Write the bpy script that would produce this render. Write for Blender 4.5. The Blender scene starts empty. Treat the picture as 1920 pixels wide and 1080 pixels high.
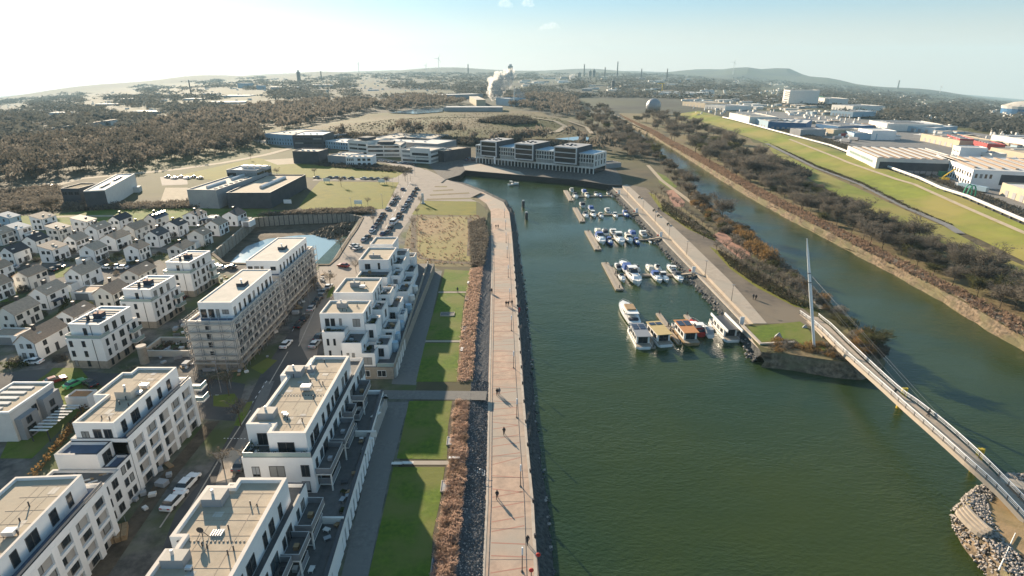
import bpy, math, random
from math import sin, cos, pi, hypot, atan2, radians, exp
from mathutils import Vector, Matrix, noise
from mathutils.geometry import delaunay_2d_cdt

S = bpy.context.scene
COL = S.collection
R = random.Random(7)

# ---------------------------------------------------------------- camera
F, CX, CY, HC = 1073.0, 960.0, 540.0, 66.0
PITCH = math.atan(410 / F)
cd = bpy.data.cameras.new('camera')
cam = bpy.data.objects.new('camera', cd); COL.objects.link(cam)
cd.sensor_width = 36; cd.lens = 36 * F / 1920
cd.clip_start = 0.5; cd.clip_end = 60000
cam.location = (0, 0, HC); cam.rotation_euler = (pi / 2 - PITCH, 0, 0)
S.camera = cam

# ---------------------------------------------------------------- sky and sun
SUN_AZ, SUN_EL = -31.0, 17.5          # azimuth clockwise from the view direction
W = bpy.data.worlds.new('World'); S.world = W; W.use_nodes = True
nt = W.node_tree; bg = nt.nodes['Background']
sky = nt.nodes.new('ShaderNodeTexSky'); sky.sky_type = 'NISHITA'; sky.sun_disc = False
sky.sun_elevation = radians(SUN_EL); sky.sun_rotation = radians(SUN_AZ)
sky.altitude = 50; sky.air_density = 1.0; sky.dust_density = 0.7; sky.ozone_density = 3.0
# the air near the horizon is cream coloured all round; higher up the sky is a clean teal blue
def wn(t, **kw):
    n = nt.nodes.new(t)
    for k, v in kw.items(): setattr(n, k, v)
    return n
tc = wn('ShaderNodeTexCoord'); sx = wn('ShaderNodeSeparateXYZ'); nt.links.new(tc.outputs['Generated'], sx.inputs[0])
cz = wn('ShaderNodeMath', operation='MAXIMUM'); cz.inputs[1].default_value = .025; nt.links.new(sx.outputs['Z'], cz.inputs[0])
cv = wn('ShaderNodeCombineXYZ')
for k in 'XY': nt.links.new(sx.outputs[k], cv.inputs[k])
nt.links.new(cz.outputs[0], cv.inputs['Z']); nt.links.new(cv.outputs[0], sky.inputs[0])
gm = wn('ShaderNodeGamma'); gm.inputs[1].default_value = .52; nt.links.new(sky.outputs[0], gm.inputs[0])
mr_ = wn('ShaderNodeMapRange', interpolation_type='SMOOTHSTEP'); mr_.inputs['From Min'].default_value = 0.0; mr_.inputs['From Max'].default_value = .12
mr_.inputs['To Min'].default_value = .95; mr_.inputs['To Max'].default_value = 0.0; nt.links.new(sx.outputs['Z'], mr_.inputs['Value'])
tint = wn('ShaderNodeMix', data_type='RGBA', blend_type='MULTIPLY'); tint.inputs['Factor'].default_value = 1; tint.inputs['B'].default_value = (.62, .90, 1.05, 1); nt.links.new(gm.outputs[0], tint.inputs['A'])
bw = wn('ShaderNodeRGBToBW'); nt.links.new(gm.outputs[0], bw.inputs[0])
cream = wn('ShaderNodeMix', data_type='RGBA', blend_type='MULTIPLY'); cream.inputs['Factor'].default_value = 1; cream.inputs['B'].default_value = (1.22, 1.12, 0.98, 1); nt.links.new(bw.outputs[0], cream.inputs['A'])
mxs = wn('ShaderNodeMix', data_type='RGBA'); nt.links.new(mr_.outputs[0], mxs.inputs['Factor']); nt.links.new(tint.outputs['Result'], mxs.inputs['A']); nt.links.new(cream.outputs['Result'], mxs.inputs['B'])
nt.links.new(mxs.outputs['Result'], bg.inputs[0]); bg.inputs[1].default_value = 0.12
sl = bpy.data.lights.new('sun', 'SUN'); sl.energy = 5.0; sl.angle = radians(0.6); sl.color = (1.0, 0.83, 0.62)
so = bpy.data.objects.new('sun', sl); COL.objects.link(so); so.location = (-200, 300, 400)
a_, e_ = radians(SUN_AZ), radians(SUN_EL)
so.rotation_euler = Vector((sin(a_) * cos(e_), cos(a_) * cos(e_), sin(e_))).to_track_quat('Z', 'Y').to_euler()
S.view_settings.view_transform = 'Standard'; S.view_settings.look = 'None'
S.view_settings.exposure = 1.38; S.view_settings.gamma = 1.0; S.view_settings.use_curve_mapping = False
S.render.engine = 'CYCLES'
S.cycles.max_bounces = 5; S.cycles.diffuse_bounces = 2; S.cycles.glossy_bounces = 2
S.cycles.transmission_bounces = 2; S.cycles.volume_bounces = 0; S.cycles.transparent_max_bounces = 6
S.cycles.use_denoising = True
S.cycles.caustics_reflective = False; S.cycles.caustics_refractive = False
HAZE = 0.000075

# ---------------------------------------------------------------- where a picture point lies on the ground
def ray(x, y):
    X = (x - CX) / F; Y = -(y - CY) / F
    return X, cos(PITCH) + Y * sin(PITCH), -sin(PITCH) + Y * cos(PITCH)
def G(x, y, z=0.0):
    d = ray(x, y); t = (z - HC) / min(d[2], -0.002)
    return d[0] * t, d[1] * t
def proj(X, Y, Z):
    Z -= HC
    dep = Y * cos(PITCH) - Z * sin(PITCH); up = Y * sin(PITCH) + Z * cos(PITCH)
    return CX + F * X / dep, CY - F * up / dep, dep

def lerp_tab(tab, x):
    if x <= tab[0][0]: return tab[0][1]
    for (a, b), (c, d) in zip(tab, tab[1:]):
        if x <= c: return b + (d - b) * (x - a) / (c - a)
    return tab[-1][1]
HORIZON = [(-400, 262), (-200, 222), (0, 187), (213, 163), (367, 149), (560, 138), (760, 134), (960, 134), (1160, 134), (1330, 139), (1533, 155), (1640, 164), (1760, 176), (1920, 194), (2100, 222), (2300, 258)]
EL = []
for hx, hy in HORIZON:
    d = ray(hx, hy); EL.append((atan2(d[0], d[1]), d[2] / hypot(d[0], d[1])))
R0, RF = 900.0, 9000.0
def sstep(a, b, x):
    t = max(0.0, min(1.0, (x - a) / (b - a))); return t * t * (3 - 2 * t)
LEVEE = [G(*p) for p in [(1290, 213), (1340, 224), (1400, 240), (1480, 263), (1590, 307), (1713, 348), (1790, 383), (1920, 440), (2100, 520), (2300, 610)]]
def seg_dist(p, poly):
    best = 1e9
    for a, b in zip(poly, poly[1:]):
        ax, ay = a; bx, by = b; dx, dy = bx - ax, by - ay
        t = max(0, min(1, ((p[0] - ax) * dx + (p[1] - ay) * dy) / (dx * dx + dy * dy)))
        best = min(best, hypot(p[0] - ax - t * dx, p[1] - ay - t * dy))
    return best
HILLS = [(-0.30, 7000, 40, .05), (0.365, 7600, 120, .035), (0.42, 7900, 140, .03), (0.475, 7000, 70, .04), (0.30, 8300, 60, .05),
         (-0.62, 6500, 50, .08), (-0.48, 6900, 45, .07), (-.1, 8000, 40, .08), (.12, 8200, 40, .06), (.6, 7000, 40, .06)]
def T(x, y):
    r = hypot(x, y); z = 0.0
    if y < 60 and abs(x) < 300: return 0.0
    az = atan2(x, y)
    if 250 < r < 1100 and az > .3:
        d = seg_dist((x, y), LEVEE)
        if d < 26: z += 4.0 * (1 - sstep(2, 26, d))
    if 480 < r < 1100 and az < .25:                      # the grassed mound behind the business park
        z += 9.0 * exp(-(((x + 60) / 170) ** 2 + ((y - 690) / 130) ** 2) ** 1.5)
        z += 5.0 * exp(-(((x - 20) / 60) ** 2 + ((y - 700) / 50) ** 2) ** 1.5)
    if r > R0:
        s = (HC + RF * lerp_tab(EL, az)) / (RF - R0)
        z += s * (min(r, 12000) - R0)
        if r > 5000:
            for ha, hr, hh, hw in HILLS:
                z += hh * exp(-((az - ha) / hw) ** 2 - ((r - hr) / 900) ** 2)
        z += 10 * sstep(1500, 5000, r) * noise.noise((x / 900, y / 900, 0)) + 26 * sstep(5000, 8000, r) * noise.noise((x / 1500, y / 1500, 5))
    return z
def GT(px, py):
    x, y = G(px, py)
    if hypot(x, y) < 250: return x, y, T(x, y)
    d = ray(px, py); h = hypot(d[0], d[1])
    t, prev = 200.0 / h, 200.0 / h
    while t * h < 11500:
        X, Y, Z = d[0] * t, d[1] * t, HC + d[2] * t
        if Z < T(X, Y): break
        prev = t; t += max(6.0, t * h * .02) / h
    lo, hi = prev, t
    for _ in range(14):
        m = (lo + hi) / 2
        if HC + d[2] * m < T(d[0] * m, d[1] * m): hi = m
        else: lo = m
    X, Y = d[0] * hi, d[1] * hi
    return X, Y, T(X, Y)

# ---------------------------------------------------------------- materials
MATS = {}
def mat(name, c, rough=.8, var=None, scale=1.0, bump=0.0, metal=0.0, c2=None, spec=.3, mix=(.35, .65), scale2=None, c3=None):
    """Principled surface; c..c2(..c3) are blended by world-space noise."""
    if name in MATS: return MATS[name]
    m = bpy.data.materials.new(name); m.use_nodes = True; MATS[name] = m
    n = m.node_tree.nodes; l = m.node_tree.links; b = n['Principled BSDF']
    b.inputs['Base Color'].default_value = (*c, 1); b.inputs['Roughness'].default_value = rough
    b.inputs['Metallic'].default_value = metal; b.inputs['Specular IOR Level'].default_value = spec
    if c2 is None and var: c2 = tuple(v * (1 - var) for v in c)
    if c2 is not None:
        g = n.new('ShaderNodeNewGeometry'); t = n.new('ShaderNodeTexNoise')
        t.inputs['Scale'].default_value = scale; t.inputs['Detail'].default_value = 6; t.inputs['Roughness'].default_value = .65
        l.new(g.outputs['Position'], t.inputs['Vector'])
        r = n.new('ShaderNodeValToRGB'); r.color_ramp.elements[0].position = mix[0]; r.color_ramp.elements[1].position = mix[1]
        r.color_ramp.elements[0].color = (*c2, 1); r.color_ramp.elements[1].color = (*c, 1)
        l.new(t.outputs['Fac'], r.inputs['Fac']); out = r.outputs['Color']
        if c3 is not None:
            t2 = n.new('ShaderNodeTexNoise'); t2.inputs['Scale'].default_value = scale2 or scale * .13; t2.inputs['Detail'].default_value = 4
            l.new(g.outputs['Position'], t2.inputs['Vector'])
            mr = n.new('ShaderNodeMapRange'); mr.inputs['From Min'].default_value = .42; mr.inputs['From Max'].default_value = .6
            l.new(t2.outputs['Fac'], mr.inputs['Value'])
            mx = n.new('ShaderNodeMix'); mx.data_type = 'RGBA'; mx.inputs['B'].default_value = (*c3, 1)
            l.new(mr.outputs[0], mx.inputs['Factor']); l.new(out, mx.inputs['A']); out = mx.outputs['Result']
        l.new(out, b.inputs['Base Color'])
        if bump:
            bp = n.new('ShaderNodeBump'); bp.inputs['Strength'].default_value = bump; bp.inputs['Distance'].default_value = .3
            l.new(t.outputs['Fac'], bp.inputs['Height']); l.new(bp.outputs[0], b.inputs['Normal'])
    return m
M = {}
def D(k, *a, **kw): M[k] = mat(k, *a, **kw); return M[k]
D('land', (.115, .09, .045), .95, c2=(.05, .042, .028), scale=.05, c3=(.085, .085, .025), scale2=.006, mix=(.3, .7))
D('far_land', (.062, .064, .045), .95, c2=(.03, .03, .026), scale=.012, c3=(.06, .065, .03), scale2=.0022, mix=(.4, .62))
D('forest_floor', (.09, .07, .045), .95, c2=(.045, .035, .025), scale=.15)
D('lawn', (.12, .17, .014), .95, c2=(.07, .115, .010), scale=.9, c3=(.15, .155, .035), scale2=.12, bump=.3)
D('mound', (.15, .11, .045), .95, c2=(.06, .047, .022), scale=.12, c3=(.085, .08, .022), scale2=.012)
D('meadow', (.20, .17, .018), .95, c2=(.13, .125, .014), scale=.2, c3=(.15, .15, .015), scale2=.03, bump=.3)
D('levee_grass', (.20, .225, .03), .95, c2=(.14, .16, .022), scale=.12, c3=(.26, .22, .06), scale2=.02, bump=.3)
D('dry_grass', (.36, .24, .13), .95, c2=(.22, .155, .075), scale=.3, c3=(.25, .21, .075), scale2=.018, bump=.5)
D('scrub', (.22, .165, .085), .95, c2=(.12, .085, .045), scale=.5, c3=(.17, .14, .06), scale2=.08, bump=.6)
D('soil', (.16, .12, .08), .95, c2=(.06, .045, .03), scale=.25, bump=.6)
D('district', (.20, .175, .15), .95, c2=(.075, .07, .062), scale=.22, c3=(.085, .10, .035), scale2=.07, mix=(.4, .6))
D('curtain', (.26, .26, .25), .4)
D('asphalt', (.085, .08, .078), .9, c2=(.05, .048, .047), scale=.35, c3=(.10, .092, .085), scale2=.05, bump=.1)
D('boulevard', (.30, .25, .21), .9, c2=(.22, .185, .155), scale=.25, c3=(.27, .225, .185), scale2=.04)
D('paving', (.20, .185, .165), .9, c2=(.14, .13, .12), scale=1.2, c3=(.17, .16, .145), scale2=.12)
D('light_paving', (.42, .35, .28), .9, c2=(.34, .28, .22), scale=.6, c3=(.36, .31, .25), scale2=.09)
D('tuft', (.60, .43, .33), .95, c2=(.40, .27, .20), scale=1.2)
D('promenade', (.50, .355, .26), .9, c2=(.36, .26, .195), scale=.55, c3=(.37, .31, .25), scale2=.07, bump=.1)
D('kerbstone', (.50, .43, .35), .9, c2=(.38, .32, .26), scale=.8)
D('redstripe', (.40, .20, .15), .9, c2=(.33, .19, .14), scale=.8)
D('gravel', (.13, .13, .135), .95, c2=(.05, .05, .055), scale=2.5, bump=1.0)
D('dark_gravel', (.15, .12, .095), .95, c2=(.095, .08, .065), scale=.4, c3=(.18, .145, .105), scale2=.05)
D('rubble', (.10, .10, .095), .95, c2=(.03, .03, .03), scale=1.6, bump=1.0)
D('bank', (.24, .175, .115), .95, c2=(.09, .068, .045), scale=.9, c3=(.15, .13, .07), scale2=.15, mix=(.4, .6), bump=.8)
D('quay', (.14, .125, .11), .9, c2=(.06, .055, .05), scale=.5)
D('path', (.42, .34, .24), .95, c2=(.33, .27, .19), scale=.3)
D('greyroad', (.22, .21, .20), .9, var=.2, scale=.2)
D('white', (.87, .85, .82), .7, c2=(.80, .78, .76), scale=.6, c3=(.78, .765, .74), scale2=.1)
D('white2', (.74, .70, .64), .75, c2=(.66, .62, .57), scale=.5)
D('stone_base', (.36, .31, .25), .85, c2=(.27, .235, .19), scale=1.5)
D('infill', (.42, .39, .355), .8, var=.12, scale=.7)
D('roof_tan', (.47, .38, .28), .92, c2=(.37, .30, .22), scale=.5, c3=(.42, .35, .26), scale2=.12, bump=.2)
D('roof_pale', (.58, .51, .43), .9, c2=(.48, .43, .36), scale=.4)
D('roof_white', (.66, .63, .58), .85, c2=(.55, .52, .48), scale=.12)
D('tile_brown', (.46, .32, .22), .85, c2=(.32, .23, .165), scale=2.0)
D('tile_dark', (.055, .055, .06), .7, c2=(.035, .035, .04), scale=2.0)
D('tile_slate', (.10, .095, .095), .75, c2=(.065, .062, .065), scale=2.0)
D('scaffold_board', (.50, .45, .39), .85, c2=(.38, .34, .30), scale=1.2)
D('tile_tan', (.50, .38, .28), .85, c2=(.37, .29, .22), scale=1.6)
D('coping', (.60, .53, .46), .7, var=.12, scale=.8)
D('glass', (.025, .03, .035), .12, spec=.6)
D('glass_blue', (.05, .075, .09), .12, spec=.6)
D('glass_green', (.30, .38, .36), .15, spec=.6)
D('frame', (.09, .085, .08), .5)
D('dark_metal', (.07, .07, .075), .5, metal=.3)
D('grey_metal', (.30, .30, .31), .5, metal=.4)
D('pale_metal', (.58, .58, .58), .45, metal=.3)
D('anthracite', (.075, .08, .09), .75, c2=(.05, .055, .065), scale=.25)
D('grey_wall', (.36, .36, .36), .8, c2=(.28, .28, .285), scale=.12)
D('tan_wall', (.50, .42, .30), .8, var=.12, scale=.1)
D('blue_wall', (.03, .14, .30), .7, var=.2, scale=.1)
D('pale_blue', (.34, .46, .54), .6, var=.12, scale=.1)
D('red_wall', (.38, .06, .06), .7, var=.2, scale=.1)
D('green_wall', (.05, .34, .20), .7, var=.2, scale=.1)
D('terrace_floor', (.13, .125, .12), .8, var=.25, scale=1.0)
D('blue_floor', (.12, .15, .21), .8, var=.2, scale=.8)
D('wood', (.36, .24, .13), .8, c2=(.26, .17, .09), scale=1.5)
D('greywood', (.36, .30, .235), .85, c2=(.26, .215, .17), scale=.9)
D('orange_roof', (.48, .22, .09), .8, var=.15, scale=1.2)
D('yellow_roof', (.50, .38, .18), .8, var=.15, scale=1.2)
D('brick_red', (.42, .22, .15), .85, c2=(.30, .16, .11), scale=1.0)
D('black', (.025, .025, .027), .6)
D('tyre', (.03, .03, .03), .85)
D('solar', (.03, .035, .06), .25, spec=.6)
D('boat_white', (.80, .78, .74), .35)
D('boat_cream', (.70, .62, .50), .4)
D('canvas_blue', (.04, .10, .30), .8)
D('canvas_dark', (.04, .05, .07), .8)
D('canvas_grey', (.34, .35, .36), .8)
D('red', (.50, .04, .03), .6)
D('yellow', (.62, .42, .04), .6)
D('green', (.10, .34, .16), .5)
D('skin', (.45, .28, .2), .6)
D('cloth_dark', (.03, .03, .035), .9)
D('cloth_grey', (.15, .15, .16), .9)
D('cloth_red', (.30, .05, .05), .9)
D('bark', (.12, .095, .07), .95, c2=(.07, .055, .04), scale=1.5)
D('twigs', (.215, .19, .155), .95, c2=(.12, .10, .08), scale=.35)
D('twigs_dark', (.12, .112, .092), .95, c2=(.075, .065, .052), scale=.35)
D('twigs_green', (.12, .12, .05), .95, c2=(.06, .06, .03), scale=.35)
D('twigs_ochre', (.30, .18, .07), .95, c2=(.17, .11, .05), scale=.35)
D('far_wood', (.125, .125, .11), .95, c2=(.07, .072, .065), scale=.02)
D('reed', (.36, .25, .18), .95, c2=(.22, .15, .105), scale=1.2)
D('hedge', (.07, .085, .025), .95, c2=(.035, .04, .015), scale=1.0)
D('rock', (.40, .35, .31), .9, c2=(.22, .195, .17), scale=1.4)
D('darkrock', (.11, .11, .11), .9, c2=(.05, .05, .05), scale=1.4)
D('paint', (.75, .73, .70), .7)
D('car_black', (.02, .02, .022), .25, spec=.6)
D('car_grey', (.12, .125, .13), .3, spec=.6)
D('car_silver', (.48, .49, .50), .3, spec=.6, metal=.3)
D('car_white', (.78, .78, .77), .3, spec=.6)
D('car_blue', (.04, .07, .15), .3, spec=.6)
D('car_red', (.20, .02, .02), .3, spec=.6)
D('pond', (.24, .34, .39), .12, spec=.6)  # pale blue sky reflection put into the base colour of the water
D('mast_white', (.78, .79, .80), .4)
D('pipe_pale', (.62, .60, .56), .5)
def thin(name):
    """twigs, stalks and blades let part of the light through"""
    m = M[name]; n = m.node_tree.nodes; l = m.node_tree.links; b = n['Principled BSDF']; o = n['Material Output']
    tr = n.new('ShaderNodeBsdfTranslucent'); mx = n.new('ShaderNodeMixShader'); mx.inputs[0].default_value = .45
    for lk in b.inputs['Base Color'].links: l.new(lk.from_socket, tr.inputs[0])
    l.new(b.outputs[0], mx.inputs[1]); l.new(tr.outputs[0], mx.inputs[2]); l.new(mx.outputs[0], o.inputs['Surface'])
for k in ('twigs', 'twigs_dark', 'twigs_green', 'twigs_ochre', 'far_wood', 'reed', 'hedge', 'tuft'): thin(k)
def water_mat(name, c, c2, rough=.12, sc=1.0, st=.25):
    m = bpy.data.materials.new(name); m.use_nodes = True; n = m.node_tree.nodes; l = m.node_tree.links; b = n['Principled BSDF']
    b.inputs['Roughness'].default_value = rough; b.inputs['IOR'].default_value = 1.33; b.inputs['Specular IOR Level'].default_value = .5
    g = n.new('ShaderNodeNewGeometry'); mp = n.new('ShaderNodeMapping'); mp.inputs['Rotation'].default_value = (0, 0, .5); mp.inputs['Scale'].default_value = (1, 1.9, 1)
    l.new(g.outputs['Position'], mp.inputs['Vector'])
    t = n.new('ShaderNodeTexNoise'); t.inputs['Scale'].default_value = .02; t.inputs['Detail'].default_value = 3
    l.new(g.outputs['Position'], t.inputs['Vector'])
    r = n.new('ShaderNodeValToRGB'); r.color_ramp.elements[0].color = (*c, 1); r.color_ramp.elements[1].color = (*c2, 1)
    r.color_ramp.elements[0].position = .35; r.color_ramp.elements[1].position = .65
    l.new(t.outputs['Fac'], r.inputs['Fac']); l.new(r.outputs[0], b.inputs['Base Color'])
    w1 = n.new('ShaderNodeTexNoise'); w1.inputs['Scale'].default_value = .9 * sc; w1.inputs['Detail'].default_value = 5; w1.inputs['Roughness'].default_value = .6
    w2 = n.new('ShaderNodeTexNoise'); w2.inputs['Scale'].default_value = .12 * sc; w2.inputs['Detail'].default_value = 2
    l.new(mp.outputs[0], w1.inputs['Vector']); l.new(mp.outputs[0], w2.inputs['Vector'])
    ad = n.new('ShaderNodeMath'); ad.operation = 'ADD'; l.new(w1.outputs['Fac'], ad.inputs[0]); l.new(w2.outputs['Fac'], ad.inputs[1])
    bp = n.new('ShaderNodeBump'); bp.inputs['Strength'].default_value = st; bp.inputs['Distance'].default_value = .35
    wp = n.new('ShaderNodeTexNoise'); wp.inputs['Scale'].default_value = .022; wp.inputs['Detail'].default_value = 3; l.new(mp.outputs[0], wp.inputs['Vector'])
    wm_ = n.new('ShaderNodeMapRange'); wm_.inputs['From Min'].default_value = .35; wm_.inputs['From Max'].default_value = .65; wm_.inputs['To Min'].default_value = st * .45; wm_.inputs['To Max'].default_value = st * 1.35
    l.new(wp.outputs['Fac'], wm_.inputs['Value']); l.new(wm_.outputs[0], bp.inputs['Strength'])
    l.new(ad.outputs[0], bp.inputs['Height']); l.new(bp.outputs[0], b.inputs['Normal'])
    return m
M['water'] = water_mat('water_surface', (.034, .050, .010), (.020, .040, .015), .10, 1.0, .38)

# ---------------------------------------------------------------- mesh helpers
class MB:
    def __init__(s): s.v = []; s.f = []; s.m = []
    def quad(s, a, b, c, d, m=0):
        i = len(s.v); s.v += [a, b, c, d]; s.f.append((i, i + 1, i + 2, i + 3)); s.m.append(m)
    def tri(s, a, b, c, m=0):
        i = len(s.v); s.v += [a, b, c]; s.f.append((i, i + 1, i + 2)); s.m.append(m)
    def box(s, x0, x1, y0, y1, z0, z1, m=0, top=None):
        i = len(s.v)
        s.v += [(x0, y0, z0), (x1, y0, z0), (x1, y1, z0), (x0, y1, z0), (x0, y0, z1), (x1, y0, z1), (x1, y1, z1), (x0, y1, z1)]
        for k, q in enumerate(((0, 3, 2, 1), (4, 5, 6, 7), (0, 1, 5, 4), (1, 2, 6, 5), (2, 3, 7, 6), (3, 0, 4, 7))):
            s.f.append(tuple(i + j for j in q)); s.m.append(top if (k == 1 and top is not None) else m)
        return s
    def prism(s, poly, z0, z1, m=0, top=None):
        n = len(poly); i = len(s.v)
        s.v += [(p[0], p[1], z0) for p in poly] + [(p[0], p[1], z1) for p in poly]
        s.f.append(tuple(range(i + n - 1, i - 1, -1))); s.m.append(m)
        s.f.append(tuple(range(i + n, i + 2 * n))); s.m.append(m if top is None else top)
        for k in range(n):
            j = (k + 1) % n; s.f.append((i + k, i + j, i + n + j, i + n + k)); s.m.append(m)
        return s
    def xprism(s, prof, x0, x1, m=0):
        """profile in (y, z) pushed along x"""
        n = len(prof); i = len(s.v)
        s.v += [(x0, p[0], p[1]) for p in prof] + [(x1, p[0], p[1]) for p in prof]
        s.f.append(tuple(range(i, i + n))); s.m.append(m)
        s.f.append(tuple(range(i + 2 * n - 1, i + n - 1, -1))); s.m.append(m)
        for k in range(n):
            j = (k + 1) % n; s.f.append((i + j, i + k, i + n + k, i + n + j)); s.m.append(m)
        return s
    def tube(s, p, q, r0, r1=None, n=6, m=0, caps=True):
        r1 = r0 if r1 is None else r1
        p, q = Vector(p), Vector(q); d = (q - p)
        if d.length < 1e-6: return s
        d.normalize(); u = d.orthogonal().normalized(); w = d.cross(u); i = len(s.v)
        for c, r in ((p, r0), (q, r1)):
            for k in range(n):
                a = 2 * pi * k / n; s.v.append(tuple(c + u * (r * cos(a)) + w * (r * sin(a))))
        for k in range(n):
            j = (k + 1) % n; s.f.append((i + k, i + j, i + n + j, i + n + k)); s.m.append(m)
        if caps:
            s.f.append(tuple(range(i + n - 1, i - 1, -1))); s.m.append(m)
            s.f.append(tuple(range(i + n, i + 2 * n))); s.m.append(m)
        return s
    def loft(s, rings, m=0, cap=True):
        n = len(rings[0]); i = len(s.v)
        for r in rings: s.v += [tuple(p) for p in r]
        for a in range(len(rings) - 1):
            for k in range(n):
                j = (k + 1) % n; s.f.append((i + a * n + k, i + a * n + j, i + (a + 1) * n + j, i + (a + 1) * n + k)); s.m.append(m)
        if cap:
            s.f.append(tuple(range(i + n - 1, i - 1, -1))); s.m.append(m)
            e = i + (len(rings) - 1) * n; s.f.append(tuple(range(e, e + n))); s.m.append(m)
        return s
    def rock(s, c, r, m=0, sq=.7):
        i = len(s.v); t = R.random() * 6.3
        for k, (a, b) in enumerate(((0, 0), (1, 0), (0, 1), (-1, 0), (0, -1), (0, 0))):
            z = (1 if k == 0 else -1 if k == 5 else R.uniform(-.3, .3)) * sq * r * R.uniform(.7, 1.1)
            x, y = (a * cos(t) - b * sin(t)) * r * R.uniform(.7, 1.2), (a * sin(t) + b * cos(t)) * r * R.uniform(.7, 1.2)
            s.v.append((c[0] + x, c[1] + y, c[2] + z))
        for a, b in ((1, 2), (2, 3), (3, 4), (4, 1)):
            s.f.append((i, i + a, i + b)); s.m.append(m); s.f.append((i + 5, i + b, i + a)); s.m.append(m)
        return s
    def mesh(s, name, mats):
        me = bpy.data.meshes.new(name); me.from_pydata(s.v, [], s.f)
        for k in mats: me.materials.append(M[k] if isinstance(k, str) else k)
        if len(mats) > 1: me.polygons.foreach_set('material_index', s.m)
        me.update(); return me
    def build(s, name, mats, parent=None, loc=None, rot=0.0, **kw):
        if isinstance(mats, str): mats = [mats]
        return link(name, s.mesh(name, mats), parent, loc, rot, **kw)
def link(name, me, parent=None, loc=None, rot=0.0, **kw):
    o = bpy.data.objects.new(name, me); COL.objects.link(o)
    if parent is not None: o.parent = parent
    if loc is not None: o.location = loc
    if rot: o.rotation_euler = (0, 0, rot)
    for k, v in kw.items(): o[k] = v
    return o
def thing(name, label, cat, loc=(0, 0, 0), rot=0.0, group=None):
    o = link(name, None, None, loc, rot, label=label, category=cat)
    o.empty_display_size = .5
    if group: o['group'] = group
    return o
def tag(o, label, cat, group=None, kind=None):
    o['label'] = label; o['category'] = cat
    if group: o['group'] = group
    if kind: o['kind'] = kind
    return o
def kids(o): return list(o.children)
def dup(root, loc, rot=0.0, label=None, group=None, scale=None, remat=None):
    """a copy of a thing with copies of its parts and their sub-parts, meshes shared"""
    r = root.copy(); COL.objects.link(r); r.location = loc; r.rotation_euler = (0, 0, rot)
    if scale is not None: r.scale = scale if not isinstance(scale, (int, float)) else (scale,) * 3
    if label: r['label'] = label
    if group: r['group'] = group
    for ch in CH[root.name]:
        c = ch.copy(); COL.objects.link(c); c.parent = r
        if remat and ch.name in remat: c.data = remat[ch.name]
        for g in CH.get(ch.name, ()):
            d = g.copy(); COL.objects.link(d); d.parent = c
    return r
CH = {}
def index_children(root):
    CH[root.name] = list(root.children)
    for c in root.children:
        if c.children: CH[c.name] = list(c.children)

def inside(p, poly):
    x, y = p; c = False; j = len(poly) - 1
    for i in range(len(poly)):
        xi, yi = poly[i]; xj, yj = poly[j]
        if (yi > y) != (yj > y) and x < (xj - xi) * (y - yi) / (yj - yi) + xi: c = not c
        j = i
    return c
def densify(poly, step, closed=True):
    out = []
    n = len(poly)
    for i in range(n if closed else n - 1):
        a, b = poly[i], poly[(i + 1) % n]; L = hypot(b[0] - a[0], b[1] - a[1]); k = max(1, int(L / step))
        out += [(a[0] + (b[0] - a[0]) * t / k, a[1] + (b[1] - a[1]) * t / k) for t in range(k)]
    if not closed: out.append(poly[-1])
    return out
def tri_region(poly, step, holes=(), pts=None):
    bd = densify(poly, step); vs = [Vector(p) for p in bd]; ed = [(i, (i + 1) % len(bd)) for i in range(len(bd))]
    hd = []
    for h in holes:
        k = len(vs); vs += [Vector(p) for p in h]; ed += [(k + i, k + (i + 1) % len(h)) for i in range(len(h))]; hd.append(h)
    if pts is None:
        pts = []
        x0, x1 = min(p[0] for p in bd), max(p[0] for p in bd); y0, y1 = min(p[1] for p in bd), max(p[1] for p in bd)
        if step < max(x1 - x0, y1 - y0):
            y = y0 + step / 2
            while y < y1:
                x = x0 + step / 2
                while x < x1:
                    if inside((x, y), bd): pts.append((x, y))
                    x += step
                y += step
    vs += [Vector(p) for p in pts]
    v, e, f, *_ = delaunay_2d_cdt(vs, ed, [], 0, 1e-4)
    out = []
    for t in f:
        c = sum((v[i] for i in t), Vector((0, 0))) / len(t)
        if inside(c, bd) and not any(inside(c, h) for h in hd): out.append(t)
    return v, out
def sheet(name, poly, m, off=.02, step=30.0, z=None, px=True, skirt=0.0, holes=(), **kw):
    """a piece of ground: picture outline -> ground polygon, draped on the terrain (or flat at z)"""
    if px: poly = [(G(*p, z) if z is not None else GT(*p)[:2]) for p in poly]
    flat = z is not None or all(hypot(*p) < R0 and T(*p) == 0 for p in poly)
    v, f = tri_region(poly, 1e9 if flat else step, holes)
    fz = (lambda p: z) if z is not None else (lambda p: T(p[0], p[1]) + off)
    b = MB(); b.v = [(p[0], p[1], fz(p)) for p in v]; b.f = [tuple(t) for t in f]; b.m = [0] * len(f)
    if skirt:
        for a, c in zip(poly, poly[1:] + poly[:1]):
            za, zc = fz(a), fz(c); b.quad((a[0], a[1], za - skirt), (c[0], c[1], zc - skirt), (c[0], c[1], zc), (a[0], a[1], za), 0)
    o = b.build(name, m, **({'kind': 'structure'} | kw))
    return o
def strip(pl, w):
    """outline of a band of width w along a polyline"""
    L, Rr = [], []
    for i, p in enumerate(pl):
        a = pl[max(0, i - 1)]; b = pl[min(len(pl) - 1, i + 1)]; dx, dy = b[0] - a[0], b[1] - a[1]; h = hypot(dx, dy) or 1
        L.append((p[0] - dy / h * w / 2, p[1] + dx / h * w / 2)); Rr.append((p[0] + dy / h * w / 2, p[1] - dx / h * w / 2))
    return L + Rr[::-1]
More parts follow.
